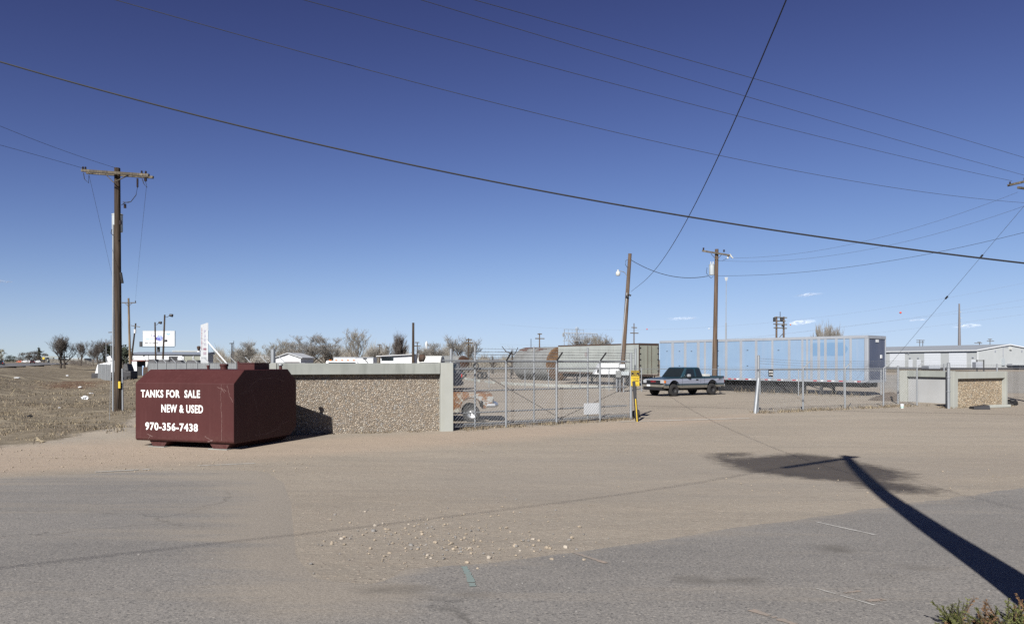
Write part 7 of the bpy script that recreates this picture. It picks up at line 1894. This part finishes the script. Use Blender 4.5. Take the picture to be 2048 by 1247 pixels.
# ================================================================ dry grass
def blades(n, region, h0, h1, wd, seed, mats, name, label, keep=None):
    rg = np.random.default_rng(seed)
    V = []; Fc = []; mi = []
    x0, x1, y0, y1 = region
    X = rg.uniform(x0, x1, n); Y = rg.uniform(y0, y1, n)
    if keep is not None:
        k = keep(X, Y, rg); X, Y = X[k], Y[k]
    Z = zt(X, Y); n = len(X)
    hh = rg.uniform(h0, h1, n) * (0.5 + rg.random(n)); a = rg.uniform(0, 6.283, n); ln = rg.uniform(.2, 1.3, n)
    ww = wd * rg.uniform(.6, 1.4, n); ca, sa = np.cos(a), np.sin(a); b_ = rg.uniform(0, 6.283, n)
    bx, by = np.cos(b_) * ww, np.sin(b_) * ww
    P0 = np.stack([X - bx, Y - by, Z - .01], 1); P1 = np.stack([X + bx, Y + by, Z - .01], 1)
    mx = X + ca * ln * hh * .3; my = Y + sa * ln * hh * .3
    P2 = np.stack([mx + bx * .7, my + by * .7, Z + hh * .6], 1); P3 = np.stack([mx - bx * .7, my - by * .7, Z + hh * .6], 1)
    P4 = np.stack([X + ca * ln * hh * .8, Y + sa * ln * hh * .8, Z + hh], 1)
    vs = np.stack([P0, P1, P2, P3, P4], 1).reshape(-1, 3)
    i = np.arange(n) * 5
    me = bpy.data.meshes.new(name)
    loops = np.concatenate([np.stack([i, i + 1, i + 2, i + 3], 1), np.stack([i + 3, i + 2, i + 4, i + 4], 1)[:, :3]], 1).reshape(-1)
    tot = np.tile([4, 3], n); st_ = np.concatenate([[0], np.cumsum(tot)[:-1]])
    me.vertices.add(len(vs)); me.vertices.foreach_set('co', vs.ravel()); me.loops.add(len(loops)); me.loops.foreach_set('vertex_index', loops)
    me.polygons.add(len(tot)); me.polygons.foreach_set('loop_start', st_); me.polygons.foreach_set('loop_total', tot)
    m_i = np.repeat(rg.choice(len(mats), n, p=[.22, .48, .30][:len(mats)] if len(mats) == 3 else None), 2)
    for m__ in mats: me.materials.append(m__)
    me.polygons.foreach_set('material_index', m_i.astype(np.int32)); me.update(calc_edges=True)
    o = bpy.data.objects.new(name, me); COL.objects.link(o); return tag(o, label, None, kind='stuff')
M['straw'] = mat('straw_blades', (.36, .30, .20), .9, 0, .25, 3); M['drybrown'] = mat('dry_brown_blades', (.215, .17, .115), .9, 0, .3, 3); M['darkweed'] = mat('dark_weed_blades', (.085, .068, .047), .9, 0, .3, 3)
GM = [M['straw'], M['drybrown'], M['darkweed']]
def keep_field(X, Y, rg):
    g = sdf_poly(X, Y, grass_poly)
    cl = np.array([mnoise.noise(Vector((x * .55, y * .55, 0))) + .5 * mnoise.noise(Vector((x * 2.1, y * 2.1, 4))) for x, y in zip(X, Y)])
    return (g > rg.uniform(-.2, .5, len(X))) & (cl > rg.uniform(-.5, .7, len(X)))
blades(70000, (-30, -8, 19.5, 42), .025, .085, .009, 3, GM, 'dry_grass', 'tangled dry grass and weeds on the near field', keep_field)
blades(45000, (-62, -14, 40, 95), .04, .13, .020, 4, GM, 'dry_grass', 'dry grass on the field towards the highway', keep_field)
edge_b = gpoly([(-80, 900), (0, 893), (60, 886), (130, 873), (200, 862), (262, 842)])
def keep_edge(X, Y, rg):
    d = np.full(len(X), 1e9)
    for a, b_ in zip(edge_b[:-1], edge_b[1:]):
        a = np.array(a); b_ = np.array(b_); e = b_ - a; P = np.stack([X, Y], 1) - a; t = np.clip(P @ e / (e @ e), 0, 1); d = np.minimum(d, np.hypot(*(P - t[:, None] * e).T))
    cl = np.array([mnoise.noise(Vector((x * .8, y * .8, 7))) for x, y in zip(X, Y)])
    return (d < rg.uniform(0, .9, len(X))) & (cl > .12)
blades(12000, (-17, -9, 18.5, 25.5), .04, .17, .010, 6, GM, 'dry_grass', 'tufts of straw along the edge of the field', keep_edge)
def near_line(A, B, wd, thr):
    A = np.array(A[:2]); B = np.array(B[:2]); e = B - A
    def k(X, Y, rg):
        P = np.stack([X, Y], 1) - A; t = P @ e / (e @ e); tc = np.clip(t, 0, 1); d = np.hypot(*(P - tc[:, None] * e).T)
        cl = np.array([mnoise.noise(Vector((x * 1.1, y * 1.1, 9))) for x, y in zip(X, Y)])
        return (d < rg.uniform(0, wd, len(X))) & (cl > thr)
    return k
blades(16000, (-2.4, 5.2, 24.6, 30.6), .04, .14, .009, 8, GM, 'weeds', 'dry weeds under the sliding gate', near_line(FA, FB, .55, -.15))
blades(22000, (11, 22.5, 32.5, 39), .04, .15, .010, 9, GM, 'weeds', 'dry weeds under the right chain link fence', near_line(RA, RB, .7, -.2))
blades(9000, (21, 27, 35, 39), .04, .13, .010, 10, GM, 'weeds', 'dry weeds along the right pebble wall', near_line(at(1890, 0, 36.3), at(2012, 0, 37.6), .5, -.2))
blades(9000, (13.0, 24.5, 43.5, 60), .10, .45, .012, 11, GM, 'weeds', 'tall dry weeds under the blue trailer', near_line((tr0.x - 1.0, tr0.y - .5), (tl0.x - 1.0, tl0.y - .5), .9, -.1))
blades(7000, (-8, -2, 22.8, 25.2), .02, .07, .008, 12, GM, 'weeds', 'sparse weeds at the foot of the long pebble wall', near_line(WL, WR, .35, .05))

# ================================================================ stones and small litter
M['stone_a'] = mat('pale_stone', (.38, .335, .28), .85, 0, .2, 12); M['stone_b'] = mat('grey_stone', (.22, .21, .20), .85, 0, .2, 12); M['stone_c'] = mat('tan_stone', (.33, .275, .21), .85, 0, .2, 12)
def stone_mb(mb, c, s, rg, sub=1):
    bm = bmesh.new(); bmesh.ops.create_icosphere(bm, subdivisions=sub, radius=1.0)
    ph = rg.uniform(0, 50); sx_, sy_, sz_ = s * rg.uniform(.8, 1.3), s * rg.uniform(.7, 1.1), s * rg.uniform(.5, .8); rot = Matrix.Rotation(rg.uniform(0, 6.28), 3, 'Z')
    vs = []
    for v in bm.verts:
        k = 1 + .28 * mnoise.noise(v.co * 1.3 + Vector((ph, 0, 0))); p = rot @ Vector((v.co.x * sx_ * k, v.co.y * sy_ * k, v.co.z * sz_ * k)); vs.append((c[0] + p.x, c[1] + p.y, c[2] + p.z + sz_ * .45))
    fs = [tuple(v.index for v in f.verts) for f in bm.faces]; bm.free(); mb.add(vs, fs)
rg = random.Random(21)
for (px, py, r_, m__) in ((750, 1051, .045, 'stone_a'), (747, 1062, .05, 'stone_b'), (683, 1077, .045, 'stone_a'), (766, 1047, .035, 'stone_a'), (771, 1058, .035, 'stone_c'), (822, 1090, .045, 'stone_b'), (934, 1125, .04, 'stone_c'), (978, 1116, .05, 'stone_a'), (1031, 1092, .045, 'stone_c'), (1066, 1078, .04, 'stone_a'), (1078, 1081, .035, 'stone_c'), (1131, 1095, .045, 'stone_a'), (1100, 1097, .035, 'stone_c'), (940, 1096, .035, 'stone_a'), (817, 1048, .03, 'stone_a'), (730, 1023, .035, 'stone_a'), (670, 1029, .03, 'stone_b'), (779, 1106, .03, 'stone_c'), (855, 1110, .03, 'stone_a'), (1068, 1102, .03, 'stone_c'), (1153, 1098, .03, 'stone_b'), (1040, 1101, .03, 'stone_a'), (700, 1045, .03, 'stone_c'), (862, 1116, .03, 'stone_a')):
    c = ground_at(px, py); q = MB(c); stone_mb(q, c, r_ * .56, rg, 2); o = q.build('stone', M[m__], smooth=True); tag(o, 'loose rounded stone lying on the dirt near the asphalt edge', 'stone', 'loose stones on the dirt')
def scatter(n, region, s0, s1, m__, label, keep=None, seed=1):
    rg = random.Random(seed); q = MB(); k = 0
    while k < n:
        px = rg.uniform(region[0], region[1]); py = rg.uniform(region[2], region[3])
        if keep and not keep(px, py, rg): k += .2; continue
        c = ground_at(px, py); s = s0 + (s1 - s0) * rg.random() ** 3; stone_mb(q, (c.x, c.y, c.z + .004), s, rg, 1); k += 1
    tag(q.build('gravel', M[m__]), label, None, kind='stuff')
def kt(px, py, rg): return rg.random() < math.exp(-((px - 900) / 190) ** 2 - ((py - 1075) / 42) ** 2)
scatter(420, (620, 1250, 990, 1140), .006, .022, 'stone_c', 'small gravel scattered over the dirt tongue', kt, 3)
scatter(260, (620, 1250, 990, 1140), .005, .018, 'stone_b', 'dark gravel scattered over the dirt tongue', kt, 4)
def kv(px, py, rg): return True
scatter(420, (0, 640, 895, 945), .007, .024, 'stone_c', 'gravel on the verge in front of the red tank', kv, 5)
scatter(240, (600, 1240, 862, 905), .008, .022, 'stone_c', 'gravel on the verge below the pebble wall', kv, 6)
scatter(110, (1200, 2048, 835, 1000), .007, .02, 'stone_c', 'pale gravel scattered across the yard entrance', kv, 7)
scatter(200, (0, 2048, 1000, 1240), .004, .011, 'stone_b', 'tiny dark grit on the asphalt', kv, 8)
# clods and flattened straw in the field
def crumple(name, px, py, s, m__, label, cat, flat=.5):
    c = ground_at(px, py); rg = random.Random(int(px * 7 + py)); q = MB(c)
    bm = bmesh.new(); bmesh.ops.create_icosphere(bm, subdivisions=3, radius=1.0); ph = rg.uniform(0, 40); vs = []
    for v in bm.verts:
        k = .8 + .45 * mnoise.noise(v.co * 2.2 + Vector((ph, 0, 0))) + .2 * mnoise.noise(v.co * 5 + Vector((0, ph, 0))); vs.append((c.x + v.co.x * s * k * 1.25, c.y + v.co.y * s * k, c.z + max(-.02, (v.co.z * k + .6) * s * flat)))
    q.add(vs, [tuple(v.index for v in f.verts) for f in bm.faces]); bm.free(); return tag(q.build(name, M[m__], smooth=True), label, cat, 'plastic bags on the field' if cat == 'bag' else None)
M['bag_white'] = mat('white_plastic', (.72, .74, .76), .4, 0, .08, 6)
crumple('plastic_bag', 170, 798, .20, 'bag_white', 'biggest crumpled white plastic bag on the field left of the big pole', 'bag', .8)
crumple('plastic_bag', 182, 787, .16, 'bag_white', 'flatter white plastic bag right behind the biggest one', 'bag', .35)
crumple('plastic_bag', 34, 756, .35, 'bag_white', 'white plastic scrap on the field near the left edge', 'bag', .3)
crumple('plastic_bag', 134.5, 752, .22, 'bag_white', 'tiny white plastic scrap beyond the red brown weed patch', 'bag', .8)
crumple('plastic_bag', 160, 774.5, .18, 'bag_white', 'tiny white plastic scrap below the red brown weed patch', 'bag', .5)
crumple('plastic_bag', 119, 815.5, .06, 'bag_white', 'white speck of paper on the near part of the field', 'bag', .5)
crumple('rag', 60, 834, .12, 'black', 'small dark rag lying in the near dry grass', 'rag', .6)
crumple('paper_scrap', 941, 840, .10, 'bag_white', 'torn white paper under the rusty car by the gate', 'paper', .9)
crumple('trash_bag', 2024, 810, .26, 'black', 'shiny black trash bag at the right end of the pebble wall', 'bag', .9)
def stick(px0, py0, px1, py1, r, m__, label, lift=.03, top=None):
    a = ground_at(px0, py0); e = ground_at(px1, py1) if top is None else Vector(top)
    q = MB(a); q.beam(a + Vector((0, 0, lift)), e + Vector((0, 0, lift)), r * 2, r * 1.2); return tag(q.build('wood_stick', M[m__]), label, 'stick', 'sticks in the dry grass')
stick(74, 881, 88, 884, .022, 'straw', 'right one of two pale broken sticks at the field edge'); stick(73, 876, 84, 885, .02, 'straw', 'left one of two pale broken sticks at the field edge')
a = ground_at(20, 791); stick(20, 791, 0, 0, .02, 'straw', 'pale stake leaning in the field near the left edge', .0, at(32, 776, a.y))
# low stake wire in front of the big pole
g = gp(219, 30); o = thing('wire_stake', 'thin upright wire stake just left of the big pole', 'stake', g); q = MB(g); q.bar(g, at(222, 735, 30), .008, n=5); q.build('stake_rod', M['galv'], o)
# broken slab, bucket, rail by the right wall
c = ground_at(1960, 818); o = thing('broken_slab', 'broken dark concrete slab lying before the right pebble wall', 'slab', c)
q = MB(c); q.add([(c.x - .35, c.y - .1, c.z), (c.x + .42, c.y - .15, c.z), (c.x + .45, c.y + .35, c.z), (c.x - .30, c.y + .4, c.z), (c.x - .33, c.y - .08, c.z + .13), (c.x + .40, c.y - .12, c.z + .20), (c.x + .42, c.y + .3, c.z + .22), (c.x - .3, c.y + .38, c.z + .12)], [(0, 3, 2, 1), (4, 5, 6, 7), (0, 1, 5, 4), (1, 2, 6, 5), (2, 3, 7, 6), (3, 0, 4, 7)]); q.build('slab_body', M['steel_dark'], o, bevel=.02)
a = ground_at(1976, 815); e = ground_at(2020, 814); q = MB(a); q.beam(a + Vector((0, 0, .07)), e + Vector((0, 0, .08)), .14, .14); tag(q.build('concrete_curb', M['pier'], bevel=.02), 'pale concrete kerb piece lying before the right pebble wall', 'kerb')
c = ground_at(1804, 816); o = thing('bucket', 'small white plastic bucket before the plain concrete wall', 'bucket', c)
q = MB(c); q.lathe([(.07, 0), (.085, .19), (.092, .19), (.092, .215), (.06, .22)], tuple(c), 'z', 18); q.build('bucket_body', M['bag_white'], o, smooth=True)
q = MB(c); q.lathe([(.078, .03), (.0835, .10)], tuple(c), 'z', 18); q.build('bucket_band', mat('pale_green_band', (.35, .52, .47), .6), o, smooth=True)
q = MB(c); q.tube([(c.x - .085, c.y, c.z + .19), (c.x - .05, c.y - .07, c.z + .13), (c.x + .05, c.y - .07, c.z + .13), (c.x + .085, c.y, c.z + .19)], .004, 5); q.build('bucket_handle', M['galv'], o)
c = ground_at(1697, 814); q = MB(c); q.bar(c, c + Vector((.12, 0, .22)), .03, .02, n=6); tag(q.build('pipe_stub', M['steel_dark']), 'short dark pipe stub by the second fence post', 'pipe')
# heap of dark soil past the last fence post
c = ground_at(1781, 800); q = MB(c); n_ = 22; vs = []
for j in range(8):
    for i in range(n_):
        a = 6.283 * i / n_; r_ = 1.0 * (1 - j / 8) * (1 + .2 * mnoise.noise(Vector((math.cos(a) * 1.5, math.sin(a) * 1.5, j * .4)))); vs.append((c.x + r_ * math.cos(a) * 1.2, c.y + r_ * math.sin(a), c.z - .03 + .55 * (j / 8) ** .8 + .06 * mnoise.noise(Vector((a * 2, j, 3)))))
q.add(vs, [(j * n_ + i, j * n_ + (i + 1) % n_, (j + 1) * n_ + (i + 1) % n_, (j + 1) * n_ + i) for j in range(7) for i in range(n_)] + [tuple(range(7 * n_, 8 * n_))]); tag(q.build('soil_heap', mat('dark_soil', (.10, .08, .065), .95, 0, .3, 5, bmp=.02)), 'small heap of dark soil by the last fence post on the right', 'soil heap')

# ================================================================ juniper in the bottom right corner
rg = random.Random(77)
jc = ground_at(1992, 1262)
o = thing('juniper_shrub', 'low green brown juniper shrub in the bottom right corner', 'shrub', jc)
T = MB(jc); C = MB(jc); C2 = MB(jc)
for k in range(150):
    a = rg.uniform(0, 6.283); el = rg.uniform(.15, 1.1); ln = rg.uniform(.12, .25); d = Vector((math.cos(a) * math.cos(el), math.sin(a) * math.cos(el), math.sin(el)))
    base = jc + Vector((rg.uniform(-.25, .45), rg.uniform(-.3, .12), .0)); pts = [base]
    for j in range(5):
        d = (d + Vector((rg.uniform(-.18, .18), rg.uniform(-.18, .18), .03))).normalized(); pts.append(pts[-1] + d * ln / 5 * .85)
    T.tube(pts, [.006, .005, .004, .003, .002, .0015], 5)
    CC = C2 if rg.random() < .22 else C
    for j in range(1, 6):
        for s in range(16):
            t = rg.random(); p = pts[j - 1].lerp(pts[j], t); dd = (pts[j] - pts[j - 1]).normalized()
            sd_ = (dd * .8 + Vector((rg.uniform(-1, 1), rg.uniform(-1, 1), rg.uniform(-.6, 1))) * .75).normalized(); l = rg.uniform(.014, .04) * (1.15 - j * .12)
            w_ = sd_.orthogonal().normalized() * rg.uniform(.0025, .005); e = p + sd_ * l; m_ = p + sd_ * l * .5
            CC.quad(p, m_ + w_, e, m_ - w_)
            for u in range(2):
                f = rg.uniform(.3, .9); pp = p + sd_ * l * f; s2 = (sd_ + Vector((rg.uniform(-1, 1), rg.uniform(-1, 1), rg.uniform(-1, 1))) * .6).normalized() * l * .5; w2 = s2.orthogonal().normalized() * .0025
                CC.quad(pp, pp + s2 * .5 + w2, pp + s2, pp + s2 * .5 - w2)
M['juniper'] = mat('juniper_green', (.105, .115, .030), .8, 0, .4, 4); M['juniper_brown'] = mat('juniper_dead_brown', (.17, .095, .045), .85, 0, .3, 4)
T.build('stem', M['bark_dark'], o); C.build('crown', M['juniper'], o); C2.build('dead_sprays', M['juniper_brown'], o)

# ================================================================ small fair weather clouds
def cloud(px, py, wpx, hpx, label, seed):
    rg = random.Random(seed); Y = 7000.0; c = at(px, py, Y); Wm = wpx / F * Y; Hm = hpx / F * Y
    bm = bmesh.new(); bmesh.ops.create_icosphere(bm, subdivisions=4, radius=1.0); vs = []
    for v in bm.verts:
        k = .62 + .55 * mnoise.fractal(v.co * 1.1 + Vector((seed * 3.1, 0, 0)), 1.0, 2.0, 4) + .25 * mnoise.noise(v.co * 3 + Vector((0, seed, 0)))
        k = max(.15, k); vs.append((c.x + v.co.x * Wm * .62 * k, c.y + v.co.y * 120 * k, c.z + v.co.z * Hm * (.6 if v.co.z > 0 else .35) * k + v.co.x * Hm * .35))
    q = MB(c); q.add(vs, [tuple(v.index for v in f.verts) for f in bm.faces]); bm.free()
    o = q.build('cloud', M['cloud'], smooth=True); return tag(o, label, None, 'clouds', 'stuff')
m = bpy.data.materials.new('thin_cloud'); nt, N, L, P = nodes_of(m); P.inputs['Base Color'].default_value = (.95, .95, .97, 1); P.inputs['Roughness'].default_value = 1; P.inputs['Specular IOR Level'].default_value = 0
tc = N.new('ShaderNodeTexCoord'); mp = N.new('ShaderNodeMapping'); mp.vector_type = 'POINT'; mp.inputs['Location'].default_value = (-1, -1, -1); mp.inputs['Scale'].default_value = (2, 2, 2); L.new(tc.outputs['Generated'], mp.inputs[0])
vl = N.new('ShaderNodeVectorMath'); vl.operation = 'LENGTH'; sq_ = N.new('ShaderNodeVectorMath'); sq_.operation = 'MULTIPLY'; sq_.inputs[1].default_value = (1, 0, 1); L.new(mp.outputs[0], sq_.inputs[0]); L.new(sq_.outputs[0], vl.inputs[0])
fall = mrange(N, L, vl.outputs['Value'], .9, .1, 0, 1, True); cn = nz(N, L, tc.outputs['Object'], .014, 6, .65)
L.new(mth(N, L, 'MULTIPLY', fall, mrange(N, L, cn, .38, .72, 0, .26)), P.inputs['Alpha']); M['cloud'] = m
cloud(1614, 590, 62, 10, 'thin wisp of cloud high above the blue trailer', 1); cloud(1365, 637, 74, 9, 'long thin wisp of cloud left of the transformer pole', 2); cloud(1606, 645, 62, 16, 'small cloud between the twin pole frame and the upright trees', 3); cloud(1935, 652, 64, 12, 'small cloud beside the tall steel pole', 4); cloud(6, 563, 26, 7, 'tiny cloud at the left edge', 5); cloud(1835, 640, 40, 5, 'faint wisp of cloud left of the tall steel pole', 6)
